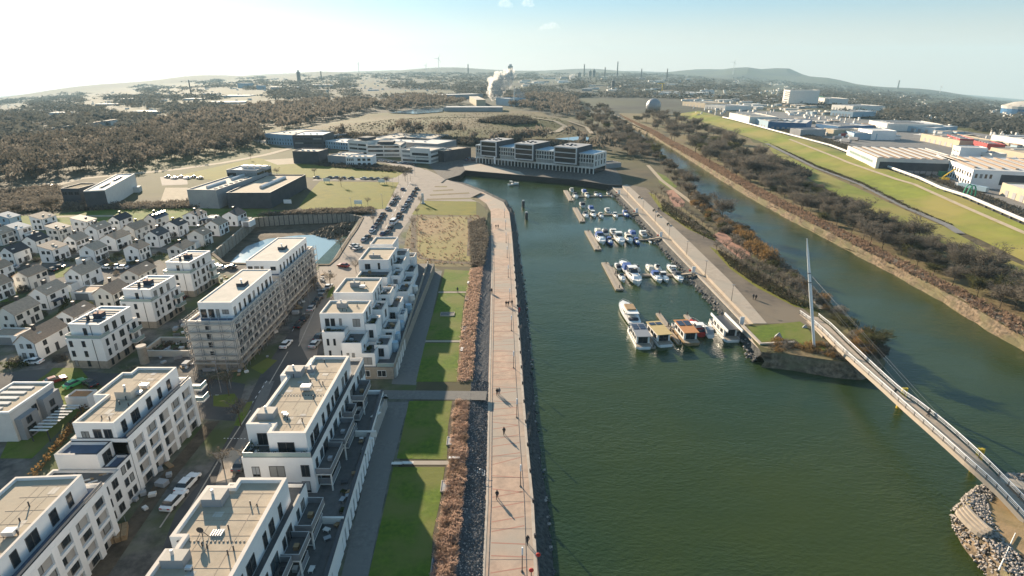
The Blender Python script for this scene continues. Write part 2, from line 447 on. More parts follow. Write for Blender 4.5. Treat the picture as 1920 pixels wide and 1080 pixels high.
def band(name, pts, w, m, off=.03, z=None, step=30.0, **kw):
    pl = [(G(*p, z) if z is not None else GT(*p)[:2]) for p in pts]
    return sheet(name, strip(densify(pl, step, False), w), m, off, step, z, False, **kw)
ZP, ZW = -1.0, -3.0       # promenade level, water level
# ================================================================ GROUND
# outline of basin and canal (and the low promenade), cut out of the land
HOLE_PX = [(838, 1200), (850, 1080), (862, 980), (872, 880), (880, 760), (886, 690), (892, 620), (899, 560), (905, 500), (911, 450), (914, 400), (908, 388), (893, 376), (862, 360), (838, 349), (828, 343),
           (835, 337), (862, 329), (872, 320), (905, 323), (1000, 331), (1080, 338), (1141, 347), (1166, 348), (1230, 415), (1290, 479), (1350, 542), (1412, 607), (1398, 609), (1412, 640), (1428, 660), (1470, 663), (1510, 668), (1560, 676), (1600, 680), (1628, 676), (1640, 655),
           (1610, 618), (1575, 585), (1530, 545), (1490, 512), (1455, 488), (1425, 450), (1395, 424), (1345, 402), (1325, 378), (1300, 350), (1275, 320), (1250, 297), (1225, 272), (1195, 252), (1165, 236), (1146, 224), (1143, 219),
           (1158, 219), (1185, 234), (1225, 252), (1262, 272), (1310, 301), (1360, 332), (1420, 366), (1500, 408), (1600, 458), (1700, 508), (1800, 562), (1920, 632), (2060, 715), (2250, 840),
           (2300, 1000), (2060, 935), (1960, 905), (1905, 902), (1868, 905), (1836, 920), (1800, 934), (1782, 958), (1783, 985), (1797, 1018), (1828, 1060), (1850, 1090), (1875, 1200)]
def isl(p):                                             # islet outline read at the waterline, land edge a little inside it
    x, y = G(*p, -3.0); return (x + 1.9, y - 1.2)
N_ISL = HOLE_PX.index((2300, 1000))
HOLE = [G(*p) if i < N_ISL else isl(p) for i, p in enumerate(HOLE_PX)]
HOLE[0] = (HOLE[0][0], 35); HOLE[-1] = (HOLE[-1][0], 35)
PIT_PX = [(398, 476), (476, 410), (560, 404), (650, 402), (680, 408), (668, 430), (652, 452), (632, 484), (618, 497), (540, 497), (420, 494)]
PIT = [G(*p) for p in PIT_PX]
pts = []
r = 18.0
while r < 10200:
    k = 110
    for i in range(k + 1):
        a = radians(-58 + 116 * i / k + R.uniform(-.2, .2))
        pts.append((r * sin(a), r * cos(a)))
    r *= 1.045
BIG = [(-10500, -400), (10500, -400), (10500, 10500), (-10500, 10500)]
lv = densify(LEVEE, 9, False)
for q in lv:
    for k in range(-4, 5):
        for j in (-1, 1): pts.append((q[0] + k * 6.5 * .83 + R.uniform(-.5, .5), q[1] + j * 2 + k * 6.5 * .55 + R.uniform(-.5, .5)))
y_ = 500.0
while y_ < 930:
    x_ = -420.0
    while x_ < 230: pts.append((x_ + R.uniform(-1, 1), y_)); x_ += 22
    y_ += 20
pts = [p for p in pts if not inside(p, HOLE) and not inside(p, PIT)]
v, f = tri_region(BIG, 4000, [HOLE, PIT], pts)
b = MB(); b.v = [(p.x, p.y, T(p.x, p.y)) for p in v]; b.f = [tuple(t) for t in f]
for t in f:
    c = sum((v[i] for i in t), Vector((0, 0))) / 3; b.m.append(1 if c.length > 900 else 0)
b.build('ground', ['land', 'far_land'], kind='structure', label='brown and olive winter land reaching to the horizon')
# water
b = MB(); b.quad((-75, 20, ZW), (420, 20, ZW), (420, 1000, ZW), (-75, 1000, ZW))
b.build('water', 'water', kind='structure', label='dark green basin and canal water')
def wall_along(name, pts, z0, z1, m, th=.4, px=True, zpx=0, **kw):
    pl = [G(*p, zpx) for p in pts] if px else pts
    q = strip(pl, th); b = MB(); n = len(pl)
    for i in range(n - 1):
        A, B_, C, D_ = q[i], q[i + 1], q[2 * n - 2 - i], q[2 * n - 1 - i]
        b.prism([A, B_, C, D_][::-1], z0, z1)
    return b.build(name, m, **kw)
# banks: the land's edge goes down to the water as a slope
def bank(name, pts, run, m, z0=0.0, z1=-3.6, jit=.4, fn=G):
    pl = densify([fn(*p) if fn is G else fn(p) for p in pts], 5, False); b = MB(); rows = []
    for i, p in enumerate(pl):
        a = pl[max(0, i - 1)]; c = pl[min(len(pl) - 1, i + 1)]; dx, dy = c[0] - a[0], c[1] - a[1]; h = hypot(dx, dy)
        row = []
        for k in range(5):
            t = k / 4; j = jit if 0 < k < 4 else 0
            row.append((p[0] + dy / h * run * t + R.uniform(-j, j), p[1] - dx / h * run * t + R.uniform(-j, j), z0 + (z1 - z0) * t + (R.uniform(-j, j) * .5 if 0 < k < 4 else 0)))
        rows.append(row)
    for A, B_ in zip(rows, rows[1:]):
        for k in range(4): b.quad(A[k], A[k + 1], B_[k + 1], B_[k])
    return b.build(name, m, kind='structure')
CANAL_E = [(1143, 219), (1158, 219), (1185, 234), (1225, 252), (1262, 272), (1310, 301), (1360, 332), (1420, 366), (1500, 408), (1600, 458), (1700, 508), (1800, 562), (1920, 632), (2060, 715), (2250, 840)]
bank('canal_bank', CANAL_E, 1.7, 'bank', jit=.7)
CANAL_W = HOLE_PX[30:54]
bank('peninsula_bank', CANAL_W, 3.5, 'bank', jit=.7)
bank('island_bank', [(2300, 1000), (2060, 935), (1960, 905), (1905, 902), (1868, 905), (1836, 920), (1800, 934), (1782, 958), (1783, 985), (1797, 1018), (1828, 1060), (1850, 1090), (1875, 1300)], 2.2, 'bank', jit=.5, fn=isl)
# promenade (one step down) and its gravel slope and the stone slope to the water
P_L = [(840, 1300), (905, 1080), (910, 940), (913, 820), (916, 700), (919, 600), (921, 520), (921, 440), (920, 396), (912, 382), (895, 370), (866, 357), (842, 347), (829, 343)]
P_R = [(1022, 1300), (1010, 1080), (1003, 980), (992, 850), (983, 740), (976, 640), (968, 540), (961, 450), (955, 398), (944, 379), (905, 360), (866, 345), (838, 337)]
pl, pr = [G(*p, ZP) for p in P_L], [G(*p, ZP) for p in P_R]
pl[0] = (pl[1][0] - .1, 35); pr[0] = (pr[1][0], 35)
sheet('promenade', pl + pr[::-1], 'promenade', z=ZP, px=False, label='pale concrete harbour promenade')
def ribbon(name, A, za, B_, zb, m, n=60, jit=0.0, **kw):
    def res(pl):
        L = [0]
        for a, c in zip(pl, pl[1:]): L.append(L[-1] + hypot(c[0] - a[0], c[1] - a[1]))
        out = []
        for i in range(n + 1):
            t = L[-1] * i / n; k = max(j for j in range(len(L)) if L[j] <= t + 1e-6); k = min(k, len(pl) - 2)
            s = (t - L[k]) / max(1e-6, L[k + 1] - L[k]); out.append((pl[k][0] + (pl[k + 1][0] - pl[k][0]) * s, pl[k][1] + (pl[k + 1][1] - pl[k][1]) * s))
        return out
    A, B_ = res(A), res(B_); b = MB(); rows = []
    for p, q in zip(A, B_):
        row = []
        for k in range(6):
            t = k / 5; j = jit if 0 < k < 5 else 0
            row.append((p[0] + (q[0] - p[0]) * t + R.uniform(-j, j), p[1] + (q[1] - p[1]) * t, za + (zb - za) * t + R.uniform(-j, j) * .4))
        rows.append(row)
    for P_, Q in zip(rows, rows[1:]):
        for k in range(5): b.quad(P_[k], P_[k + 1], Q[k + 1], Q[k])
    return b.build(name, m, kind='structure', **kw)
gl = HOLE[:16]
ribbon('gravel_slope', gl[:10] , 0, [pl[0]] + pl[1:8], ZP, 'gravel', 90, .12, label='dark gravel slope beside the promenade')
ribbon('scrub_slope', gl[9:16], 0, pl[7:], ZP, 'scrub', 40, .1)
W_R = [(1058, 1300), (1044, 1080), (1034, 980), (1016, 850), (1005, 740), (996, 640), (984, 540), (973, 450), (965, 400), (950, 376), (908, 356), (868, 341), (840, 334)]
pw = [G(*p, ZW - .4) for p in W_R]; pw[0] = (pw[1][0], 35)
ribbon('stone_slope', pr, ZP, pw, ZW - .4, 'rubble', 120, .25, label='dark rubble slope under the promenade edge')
# kerb lines on the promenade
def inset(L_, R_, t): return [(a[0] + (c[0] - a[0]) * t, a[1] + (c[1] - a[1]) * t) for a, c in zip(L_, R_)]
m_ = min(len(pl), len(pr))
PLs = [G(*p, ZP) for p in [(905, 1080), (910, 940), (913, 820), (916, 700), (919, 600), (921, 520), (921, 440)]]
PRs = [G(*p, ZP) for p in [(1010, 1080), (1002, 940), (990, 820), (980, 700), (973, 600), (967, 520), (960, 440)]]
for t, w, mt in ((.035, .35, 'kerbstone'), (.125, .16, 'gravel'), (.80, .14, 'gravel'), (.955, .5, 'kerbstone')):
    q = inset(PLs, PRs, t); q[0] = (q[0][0], 36)
    sheet('kerb_line', strip(q, w), mt, z=ZP + (.06 if mt == 'kerbstone' else .008), px=False)
# reddish inlay stripes across the deck, each its own slab
yy = 46.0; k = 0
while yy < 205:
    a = R.uniform(-1.2, 1.6) if k % 3 else R.uniform(.3, 2.4)
    def xat(t, y):
        q = inset(PLs, PRs, t)
        for u, w in zip(q, q[1:]):
            if u[1] <= y <= w[1]: return u[0] + (w[0] - u[0]) * (y - u[1]) / (w[1] - u[1])
        return q[0][0]
    x0, x1 = xat(.14, yy), xat(.78, yy + a)
    b = MB(); b.quad((x0, yy, 0), (x1, yy + a, 0), (x1, yy + a + .22, 0), (x0, yy + .22, 0))
    b.build('paving_stripe', 'redstripe', loc=(0, 0, ZP + .004), kind='structure'); yy += R.uniform(2.0, 3.4); k += 1
# cross joints of the deck slabs
for i in range(26):
    y = 46 + i * 6.0
    def xa_(t, y):
        q = inset(PLs, PRs, t)
        for u, w in zip(q, q[1:]):
            if u[1] <= y <= w[1]: return u[0] + (w[0] - u[0]) * (y - u[1]) / (w[1] - u[1])
        return q[0][0]
    b = MB(); b.quad((xa_(.13, y), y, 0), (xa_(.94, y), y, 0), (xa_(.94, y), y + .05, 0), (xa_(.13, y), y + .05, 0)); b.build('paving_joint', 'gravel', loc=(0, 0, ZP + .012), kind='structure')
# ---- left district: streets, walks, lawns
sheet('district_ground', [(-500, 1300), (-300, 620), (0, 420), (240, 395), (400, 400), (398, 476), (420, 494), (620, 497), (660, 430), (720, 340), (800, 335), (790, 420), (800, 497), (830, 508), (700, 1080), (690, 1300)], 'district', off=.004)
sheet('street', [(170, 1400), (330, 960), (395, 880), (440, 800), (490, 700), (545, 620), (585, 560), (612, 505), (655, 440), (700, 385), (730, 345), (742, 322), (800, 322), (812, 330), (790, 372), (768, 410), (745, 450), (700, 500), (660, 560), (612, 620), (600, 700), (520, 800), (420, 960), (380, 1100), (330, 1400)], 'asphalt', off=.012, label='asphalt residential street running away between the white blocks')
sheet('street', [(-300, 800), (0, 700), (100, 690), (200, 700), (330, 700), (460, 720), (440, 790), (330, 780), (130, 700), (60, 760), (-300, 1000)], 'asphalt', off=.018, label='asphalt side street between the houses and the white blocks')
sheet('street', [(-60, 505), (120, 505), (300, 488), (330, 520), (200, 530), (-60, 540)], 'asphalt', off=.018)
sheet('boulevard', [(618, 498), (640, 462), (663, 428), (700, 382), (732, 345), (745, 322), (800, 318), (822, 328), (800, 352), (790, 380), (768, 412), (742, 450), (716, 488), (700, 560), (640, 545), (590, 560)], 'boulevard', off=.024, label='sunlit boulevard with parking lanes heading to the harbour')
sheet('pavement', [(570, 560), (600, 500), (640, 500), (600, 620), (590, 700), (560, 640)], 'boulevard', off=.03)
band('pavement', [(352, 1080), (420, 900), (470, 800), (505, 715)], 2.2, 'paving', off=.03)
band('pavement', [(185, 1080), (310, 900), (400, 790)], 2.6, 'soil', off=.03)
sheet('lawn_walk', [(640, 1080), (720, 755), (766, 753), (728, 900), (690, 1080), (660, 1300), (560, 1300)], 'paving', off=.03, label='grey paved walk along the apartment plinth')
sheet('lawn_walk', [(734, 720), (795, 510), (829, 508), (780, 722)], 'paving', off=.03, label='grey paved walk beside the stepped terraces')
LAWNS = [[(690, 1085), (738, 876), (834, 876), (826, 935), (812, 1000), (806, 1085), (790, 1300), (640, 1300)],
         [(744, 860), (767, 752), (848, 752), (840, 800), (838, 862)],
         [(780, 716), (797, 643), (862, 643), (856, 716)],
         [(798, 637), (823, 550), (872, 550), (868, 580), (862, 638)],
         [(824, 546), (834, 505), (882, 508), (880, 546)]]
for q, w in zip(LAWNS, ('nearest lawn, half in shadow', 'second lawn, crossed by building shadow', 'third lawn behind the cross path', 'fourth lawn with a grey slab', 'small sunlit lawn at the end of the walk')):
    sheet('lawn', q, 'lawn', off=.04, label=w)
band('footpath', [(716, 740), (912, 742)], 3.6, 'paving', off=.05)
band('footpath', [(738, 868), (842, 868)], 1.1, 'light_paving', off=.05)
band('footpath', [(798, 640), (864, 640)], 1.0, 'light_paving', off=.05)
band('footpath', [(822, 548), (874, 548)], 1.1, 'light_paving', off=.05)
sheet('planting_bed', [(806, 1090), (812, 1000), (826, 935), (836, 870), (840, 800), (848, 752), (878, 752), (872, 880), (862, 980), (851, 1080), (838, 1300), (790, 1300)], 'soil', off=.02)
sheet('planting_bed', [(856, 716), (862, 640), (872, 560), (880, 505), (905, 500), (899, 560), (892, 620), (886, 716)], 'scrub', off=.02)
sheet('scrub_plot', [(752, 494), (762, 440), (775, 404), (898, 404), (911, 452), (904, 500), (830, 500)], 'scrub', off=.02, label='brown scrubby building plot with a curving track')
sheet('dry_field', [(782, 487), (785, 410), (868, 406), (893, 420), (888, 490)], 'dry_grass', off=.03)
sheet('meadow', [(772, 402), (790, 377), (893, 377), (893, 404)], 'meadow', off=.03)
for q, w in (([(775, 404), (776, 440), (774, 465), (790, 484), (840, 492), (898, 494)], 2.2), ([(880, 408), (882, 440), (880, 480)], 2.0)):
    band('track', q, w, 'soil', off=.045)
sheet('plaza', [(800, 346), (822, 328), (838, 337), (866, 345), (905, 360), (880, 372), (905, 382), (893, 378), (792, 376)], 'boulevard', off=.034)
for q in ([(812, 358), (850, 356)], [(806, 366), (880, 362)], [(800, 374), (888, 372)], [(815, 350), (838, 350)]):
    band('hedge_bed', q, 3.5, 'scrub', off=.06)
# business park grounds
sheet('meadow', [(560, 388), (588, 352), (600, 340), (748, 342), (722, 392), (570, 394)], 'meadow', off=.03, label='yellow green meadow beside the boulevard')
sheet('meadow', [(330, 330), (480, 296), (560, 308), (690, 315), (760, 322), (742, 333), (590, 334), (500, 322), (420, 340)], 'meadow', off=.03)
sheet('meadow', [(0, 408), (140, 398), (240, 388), (330, 390), (480, 392), (560, 396), (475, 412), (300, 418), (0, 424)], 'lawn', off=.03)
band('access_road', [(588, 337), (660, 336), (742, 338)], 7, 'boulevard', off=.05)
band('access_road', [(0, 376), (150, 335), (330, 318), (420, 305), (500, 290), (565, 273), (640, 262)], 7, 'path', off=.05)
band('access_road', [(480, 262), (560, 278), (600, 285)], 12, 'boulevard', off=.07)
band('access_road', [(700, 298), (745, 306), (775, 318), (790, 330)], 14, 'boulevard', off=.07)
band('track', [(0, 400), (80, 393), (170, 372)], 3, 'path', off=.05)
band('track', [(60, 408), (160, 405), (240, 405)], 3, 'path', off=.05)
sheet('car_park', [(0, 352), (110, 338), (112, 372), (0, 380)], 'bank', off=.04)
sheet('car_park', [(300, 332), (350, 330), (352, 346), (304, 348)], 'boulevard', off=.04)
sheet('car_park', [(495, 300), (560, 296), (590, 305), (520, 309)], 'path', off=.04)
sheet('car_park', [(310, 352), (352, 352), (352, 372), (330, 388), (262, 392), (300, 380)], 'path', off=.04)
sheet('north_quay', [(795, 300), (900, 296), (1150, 310), (1166, 335), (1166, 348), (1141, 347), (1080, 338), (1000, 331), (905, 323), (872, 320), (862, 329), (835, 337), (822, 328)], 'quay', off=.05, label='paved quay before the dark framed office building')
sheet('plaza', [(868, 309), (893, 306), (975, 322), (985, 329), (905, 323), (872, 319)], 'light_paving', off=.08)
wall_along('quay_wall', [(828, 343), (835, 337), (862, 329), (872, 320), (905, 323), (1000, 331), (1080, 338), (1141, 347), (1166, 348)], -4, .35, 'black', .8, kind='structure')
# mound behind
sheet('mound_grass', [(480, 262), (590, 238), (690, 214), (800, 206), (920, 202), (1020, 212), (1070, 232), (1110, 255), (1090, 262), (960, 262), (860, 258), (700, 256), (600, 268), (530, 262)], 'mound', off=.4, step=25, label='low dry grass mound behind the business park')

sheet('retention_pond', [(728, 213), (790, 205), (832, 204), (830, 211), (780, 215)], 'pond', off=1.4, step=25, label='pale pond on top of the mound')
sheet('retention_pond', [(1040, 262), (1100, 256), (1108, 264), (1090, 267)], 'pond', off=.9, step=25, label='small pale pond behind the office building')
band('track', [(1000, 222), (1040, 228), (1060, 238), (1045, 248), (960, 262)], 6, 'path', off=.9, step=15)
band('track', [(1065, 228), (1100, 240), (1110, 252)], 5, 'path', off=.9, step=15)
sheet('dark_mound', [(905, 229), (935, 221), (985, 221), (1000, 230), (960, 234)], 'forest_floor', off=1.2, step=15)
# peninsula
sheet('peninsula_gravel', [(1176, 346), (1210, 352), (1250, 380), (1300, 420), (1400, 492), (1460, 545), (1510, 582), (1560, 625), (1500, 606), (1438, 607), (1412, 607), (1166, 348)], 'dark_gravel', off=.02, label='dark gravel esplanade on the narrow spit')
LP_L = [G(*p, ZP) for p in [(1142, 346), (1400, 612)]]; LP_R = [G(*p, ZP) for p in [(1166, 349), (1414, 610)]]
sheet('low_quay', [(1146, 348), (1206, 409), (1262, 468), (1330, 538), (1398, 609), (1413, 607), (1350, 542), (1290, 479), (1230, 415), (1166, 348)], 'greywood', z=ZP, label='lower quay walk beside the jetties')
sheet('upper_walk', [(1166, 348), (1176, 346), (1240, 404), (1300, 460), (1370, 528), (1438, 607), (1412, 607), (1350, 542), (1290, 479), (1230, 415)], 'light_paving', off=.10, skirt=1.3, label='pale stone upper walk of the spit')
qa = [G(*p, ZP) for p in [(1146, 348), (1206, 409), (1262, 468), (1330, 538), (1398, 609), (1428, 662)]]
qb = [(p[0] - 3.2, p[1] - 1.5) for p in qa]
ribbon('stone_slope', qa, ZP, qb, ZW - .4, 'rubble', 60, .25)
q_ = [G(*p, ZP) for p in [(1146, 348), (1206, 409), (1262, 468), (1330, 538), (1398, 609)]]
wall_along('quay_edge', q_, ZP - .2, ZP + .15, 'kerbstone', .7, px=False, kind='structure')
for i, q in enumerate(([(1215, 360), (1245, 372), (1290, 405), (1345, 440), (1340, 452), (1290, 430), (1240, 395)], [(1330, 462), (1362, 478), (1430, 515), (1500, 562), (1540, 585), (1490, 575), (1420, 540), (1370, 505)])):
    sheet('tree_strip', q, 'meadow', off=.04)
    sheet('tree_strip', [(x + 6, y - 3) for x, y in q], 'scrub', off=.06)
band('footpath', [(1215, 310), (1240, 338), (1290, 375), (1350, 420), (1430, 480), (1500, 535), (1545, 580)], 2.6, 'path', off=.09)
sheet('lawn', [(1402, 613), (1500, 603), (1512, 612), (1530, 640), (1566, 665), (1545, 668), (1490, 645), (1425, 648)], 'lawn', off=.05, label='lawn at the tip of the spit beneath the mast')
sheet('scrub_tip', [(1425, 650), (1490, 645), (1545, 668), (1600, 680), (1640, 655), (1600, 612), (1570, 625), (1590, 660), (1560, 676), (1470, 663)], 'scrub', off=.06)
wall_along('tip_wall', [(1392, 612), (1426, 646), (1490, 643)], -1.2, .45, 'kerbstone', .9, kind='structure')
sheet('brick_terrace', [(1248, 358), (1262, 356), (1284, 379), (1282, 388), (1264, 388)], 'brick_red', off=.1)
sheet('brick_terrace', [(1345, 437), (1352, 432), (1406, 474), (1408, 486), (1388, 486), (1334, 442)], 'brick_red', off=.12, label='red brick terrace by the canal')
sheet('lawn', [(1230, 322), (1248, 330), (1270, 350), (1258, 356), (1236, 342)], 'lawn', off=.05)
# east bank
band('towpath', [(1150, 214), (1185, 230), (1225, 248), (1262, 266), (1310, 295), (1360, 326), (1420, 358), (1500, 400), (1600, 450), (1700, 500), (1800, 553), (1920, 622), (2100, 730)], 3.5, 'path', off=.05, label='pale towpath along the far canal bank')
sheet('east_bank', [(1160, 212), (1290, 215), (1340, 236), (1437, 271), (1533, 318), (1613, 348), (1697, 391), (1790, 432), (1920, 500), (2150, 640), (2150, 760), (1920, 630), (1800, 561), (1700, 507), (1600, 457), (1500, 407), (1420, 365), (1360, 331), (1310, 300), (1262, 271), (1225, 251), (1185, 233)], 'scrub', off=.03, step=12)
sheet('levee', [(1262, 215), (1310, 208), (1380, 226), (1480, 256), (1560, 278), (1640, 310), (1723, 340), (1813, 376), (1920, 424), (2150, 530), (2200, 640), (1920, 492), (1840, 452), (1777, 425), (1697, 390), (1613, 347), (1533, 317), (1437, 270), (1340, 236)], 'levee_grass', off=.40, step=8, label='bright green grass levee')
sheet('levee', [(1437, 272), (1520, 315), (1600, 350), (1690, 392), (1770, 426), (1850, 470), (1920, 500), (1920, 545), (1800, 470), (1700, 440), (1640, 405), (1540, 350), (1460, 300)], 'levee_grass', off=.34, step=8)
band('service_road', [(1437, 270), (1533, 317), (1613, 347), (1697, 390), (1777, 425), (1800, 440)], 3.6, 'greyroad', off=.55, step=8, label='grey service road at the foot of the levee')
band('footpath', [(1480, 262), (1590, 306), (1713, 347), (1790, 382), (1920, 439), (2100, 519)], 2.0, 'path', off=.60, step=6, label='pale path on the crest of the levee')
sheet('yard', [(1380, 222), (1467, 247), (1557, 270), (1640, 302), (1730, 335), (1820, 372), (1920, 412), (2150, 500), (2200, 330), (1920, 262), (1700, 232), (1500, 212), (1380, 205)], 'greyroad', off=.10, step=30, label='grey yards of the industrial estate')
# island at the lower right
sheet('island_grass', [isl(q) for q in [(1850, 1090), (1828, 1060), (1797, 1018), (1783, 985), (1782, 958), (1800, 934), (1836, 920), (1868, 905), (1905, 902), (1960, 905), (2060, 935), (2300, 1000), (2300, 1300), (1900, 1300)]], 'soil', off=.03, px=False)
sheet('island_grass', [(1842, 940), (1870, 925), (1905, 935), (1925, 970), (1925, 1040), (1880, 1040), (1850, 1000)], 'dry_grass', off=.05, label='dry grass on the islet under the bridge end')
# excavation pit with pond
b = MB()
v, f = tri_region(PIT, 12)
PW = [G(*p, -4) for p in [(440, 492), (470, 455), (520, 442), (600, 440), (625, 452), (640, 456), (612, 492)]]
b.v = [(p.x, p.y, -4.6 if inside((p.x, p.y), [(a, c) for a, c in PW]) else -4.1 + noise.noise((p.x * .2, p.y * .2, 1)) * .5) for p in v]; b.f = [tuple(t) for t in f]; b.m = [0] * len(f)
b.build('pit_floor', 'soil', kind='structure')
sheet('pit_pond', [(430, 493), (462, 462), (500, 448), (560, 441), (610, 440), (625, 447), (652, 456), (636, 478), (618, 494)], 'pond', z=-3.95, label='pale blue water standing in the excavation pit')
w = thing('sheet_pile_wall', 'ribbed grey retaining wall around the flooded pit', 'retaining wall')
pw_ = PIT[:5]
for i, (a, c) in enumerate(zip(pw_, pw_[1:])):
    L = hypot(c[0] - a[0], c[1] - a[1]); n = max(2, int(L / 2.2))
    for k in range(n):
        t0, t1 = k / n, (k + .82) / n
        p, q = (a[0] + (c[0] - a[0]) * t0, a[1] + (c[1] - a[1]) * t0), (a[0] + (c[0] - a[0]) * t1, a[1] + (c[1] - a[1]) * t1)
        MB().prism(strip([p, q], .5 if k % 2 else .8), -4.8, .5).build('panel', 'stone_base', w)
    MB().prism(strip([a, c], .3), -4.8, .3).build('backing', 'quay', w)
wall_along('pit_edge', [(680, 408), (668, 430), (652, 452), (632, 484), (618, 497), (540, 497), (420, 494), (398, 476)], -5, .3, 'soil', 1.2, kind='structure')
b = MB(); c0 = G(655, 430, -3)
for k in range(420):
    a = R.random() * 6.28; d = R.random() ** .5; x = c0[0] + cos(a) * d * 16; y = c0[1] + sin(a) * d * 13
    if inside((x, y), PIT): b.rock((x, y, -4.2 + (1 - d) * 4.4), R.uniform(.8, 1.8))
b.build('earth_heap', 'soil', kind='stuff', label='dark earth heaped in the corner of the pit')
# ================================================================ BUILDINGS NEAR THE CAMERA
FACE = {'F': (0.0, (0, -1)), 'R': (pi / 2, (1, 0)), 'B': (pi, (0, 1)), 'L': (-pi / 2, (-1, 0))}
WM = {}; WR = random.Random(11)
def win(parent, face, x, y, z, w, h, pane='glass', frame='frame', name='window', mull=1, blind=0.0, sub=True, d=.07):
    """window at (x, y) on a wall line, sill height z; faces -y for 'F', +x for 'R'"""
    if pane == 'glass' and WR.random() < .2: pane = 'curtain'
    k = (round(w, 2), round(h, 2), pane, frame, mull, blind, sub, d)
    if k not in WM:
        b = MB(); t = .07 if w > .8 else .05
        b.box(-w / 2, w / 2, -d, .02, 0, t); b.box(-w / 2, w / 2, -d, .02, h - t, h)
        b.box(-w / 2, -w / 2 + t, -d, .02, t, h - t); b.box(w / 2 - t, w / 2, -d, .02, t, h - t)
        for i in range(mull):
            if w > 1.0: xx = -w / 2 + w * (i + 1) / (mull + 1); b.box(xx - .035, xx + .035, -d * .9, .02, t, h - t)
        if blind: b.box(-w / 2 + t, w / 2 - t, -d * .8, -.01, h * (1 - blind), h - t, 1)
        p = MB(); p.quad((-w / 2 + t, -.015, t), (w / 2 - t, -.015, t), (w / 2 - t, -.015, h - t), (-w / 2 + t, -.015, h - t))
        if not sub:
            i = len(b.v); b.v += p.v; b.f.append((i, i + 1, i + 2, i + 3)); b.m.append(2)
            WM[k] = (b.mesh('window', [frame, 'canvas_grey', pane]), None)
        else: WM[k] = (b.mesh('window', [frame, 'canvas_grey']), p.mesh('pane', [pane]))
    rz, n = FACE[face]; m1, m2 = WM[k]
    o = link(name, m1, parent, (x + n[0] * .012, y + n[1] * .012, z), rz)
    if m2: link('pane', m2, o)
    return o
def ring(b, x0, x1, y0, y1, z0, z1, t=.35, m=0, top=None):
    b.box(x0, x1, y0, y0 + t, z0, z1, m, top); b.box(x0, x1, y1 - t, y1, z0, z1, m, top)
    b.box(x0, x0 + t, y0 + t, y1 - t, z0, z1, m, top); b.box(x1 - t, x1, y0 + t, y1 - t, z0, z1, m, top)
def vol(t, x0, x1, y0, y1, z0, z1, wall='white', roof='roof_tan', par=.45, coping='coping', name='wall'):
    """a rectangular volume: wall, roof deck and parapet are separate parts"""
    MB().box(x0, x1, y0, y1, z0, z1 - par).build(name, wall, t)
    if par:
        b = MB(); ring(b, x0, x1, y0, y1, z1 - par, z1, .32, 0, 1); b.build('parapet', [wall, coping], t)
        MB().box(x0 + .33, x1 - .33, y0 + .33, y1 - .33, z1 - par, z1 - par + .05).build('roof', roof, t)
    else:
        MB().box(x0, x1, y0, y1, z1, z1 + .06).build('roof', roof, t)
def polyroof(t, poly, z0, z1, wall='white', roof='roof_tan', par=.45, th=.35):
    if sum(a[0] * b[1] - b[0] * a[1] for a, b in zip(poly, poly[1:] + poly[:1])) < 0: poly = poly[::-1]
    MB().prism(poly, z0, z1 - par, 0).build('wall', wall, t)
    n = len(poly); ins = []
    for i in range(n):
        a, b_, c = Vector(poly[i - 1]), Vector(poly[i]), Vector(poly[(i + 1) % n])
        d1, d2 = (b_ - a).normalized(), (c - b_).normalized(); n1, n2 = Vector((-d1.y, d1.x)), Vector((-d2.y, d2.x))
        k = 1 + n1.dot(n2); v = (n1 + n2) / max(k, .3); ins.append(tuple(b_ + v * th))
    b = MB(); b.prism(ins, z1 - par + .002, z1 - par + .05); b.build('roof', roof, t)
    b = MB()
    for i in range(n):
        j = (i + 1) % n; b.prism([poly[i], poly[j], ins[j], ins[i]], z1 - par, z1, 0, 1)
    b.build('parapet', [wall, 'coping'], t)
def seams(t, x0, x1, y0, y1, z, step=2.4):
    """lapped roofing sheets and a few darker patches"""
    y = y0 + step
    while y < y1:
        MB().box(x0, x1, y - .02, y + .02, z, z + .03).build('roof_seam', 'tile_tan', t); y += step * R.uniform(.9, 1.1)
    for i in range(3):
        x = x0 + (x1 - x0) * (i + 1) / 4 + R.uniform(-.4, .4); MB().box(x - .02, x + .02, y0, y1, z, z + .025).build('roof_seam', 'tile_tan', t)
    for i in range(7):
        x, y = R.uniform(x0 + .4, x1 - 1.4), R.uniform(y0 + .4, y1 - 1.6); MB().box(x, x + R.uniform(.5, 1.2), y, y + R.uniform(.5, 1.4), z, z + .012 + i * .001).build('roof_patch', R.choice(['roof_tan', 'roof_pale', 'infill']), t)
def snap(poly):
    p = [list(q) for q in poly]; n = len(p)
    for _ in range(3):
        for i in range(n):
            j = (i + 1) % n
            if abs(p[i][0] - p[j][0]) > abs(p[i][1] - p[j][1]): p[i][1] = p[j][1] = (p[i][1] + p[j][1]) / 2
            else: p[i][0] = p[j][0] = (p[i][0] + p[j][0]) / 2
    return [tuple(q) for q in p]
def rail(t, pts, z, h=1.0, m='glass_green', rm='dark_metal', name='railing'):
    b = MB()
    for a, c in zip(pts, pts[1:]):
        q = strip([a, c], .05); b.prism(q, z + .05, z + h - .05, 0)
        L = hypot(c[0] - a[0], c[1] - a[1]); k = max(1, int(L / 1.6))
        for i in range(k + 1): b.tube((a[0] + (c[0] - a[0]) * i / k, a[1] + (c[1] - a[1]) * i / k, z), (a[0] + (c[0] - a[0]) * i / k, a[1] + (c[1] - a[1]) * i / k, z + h), .035, n=4, m=1)
        b.tube((a[0], a[1], z + h), (c[0], c[1], z + h), .045, n=4, m=1)
    return b.build(name, [m, rm], t)
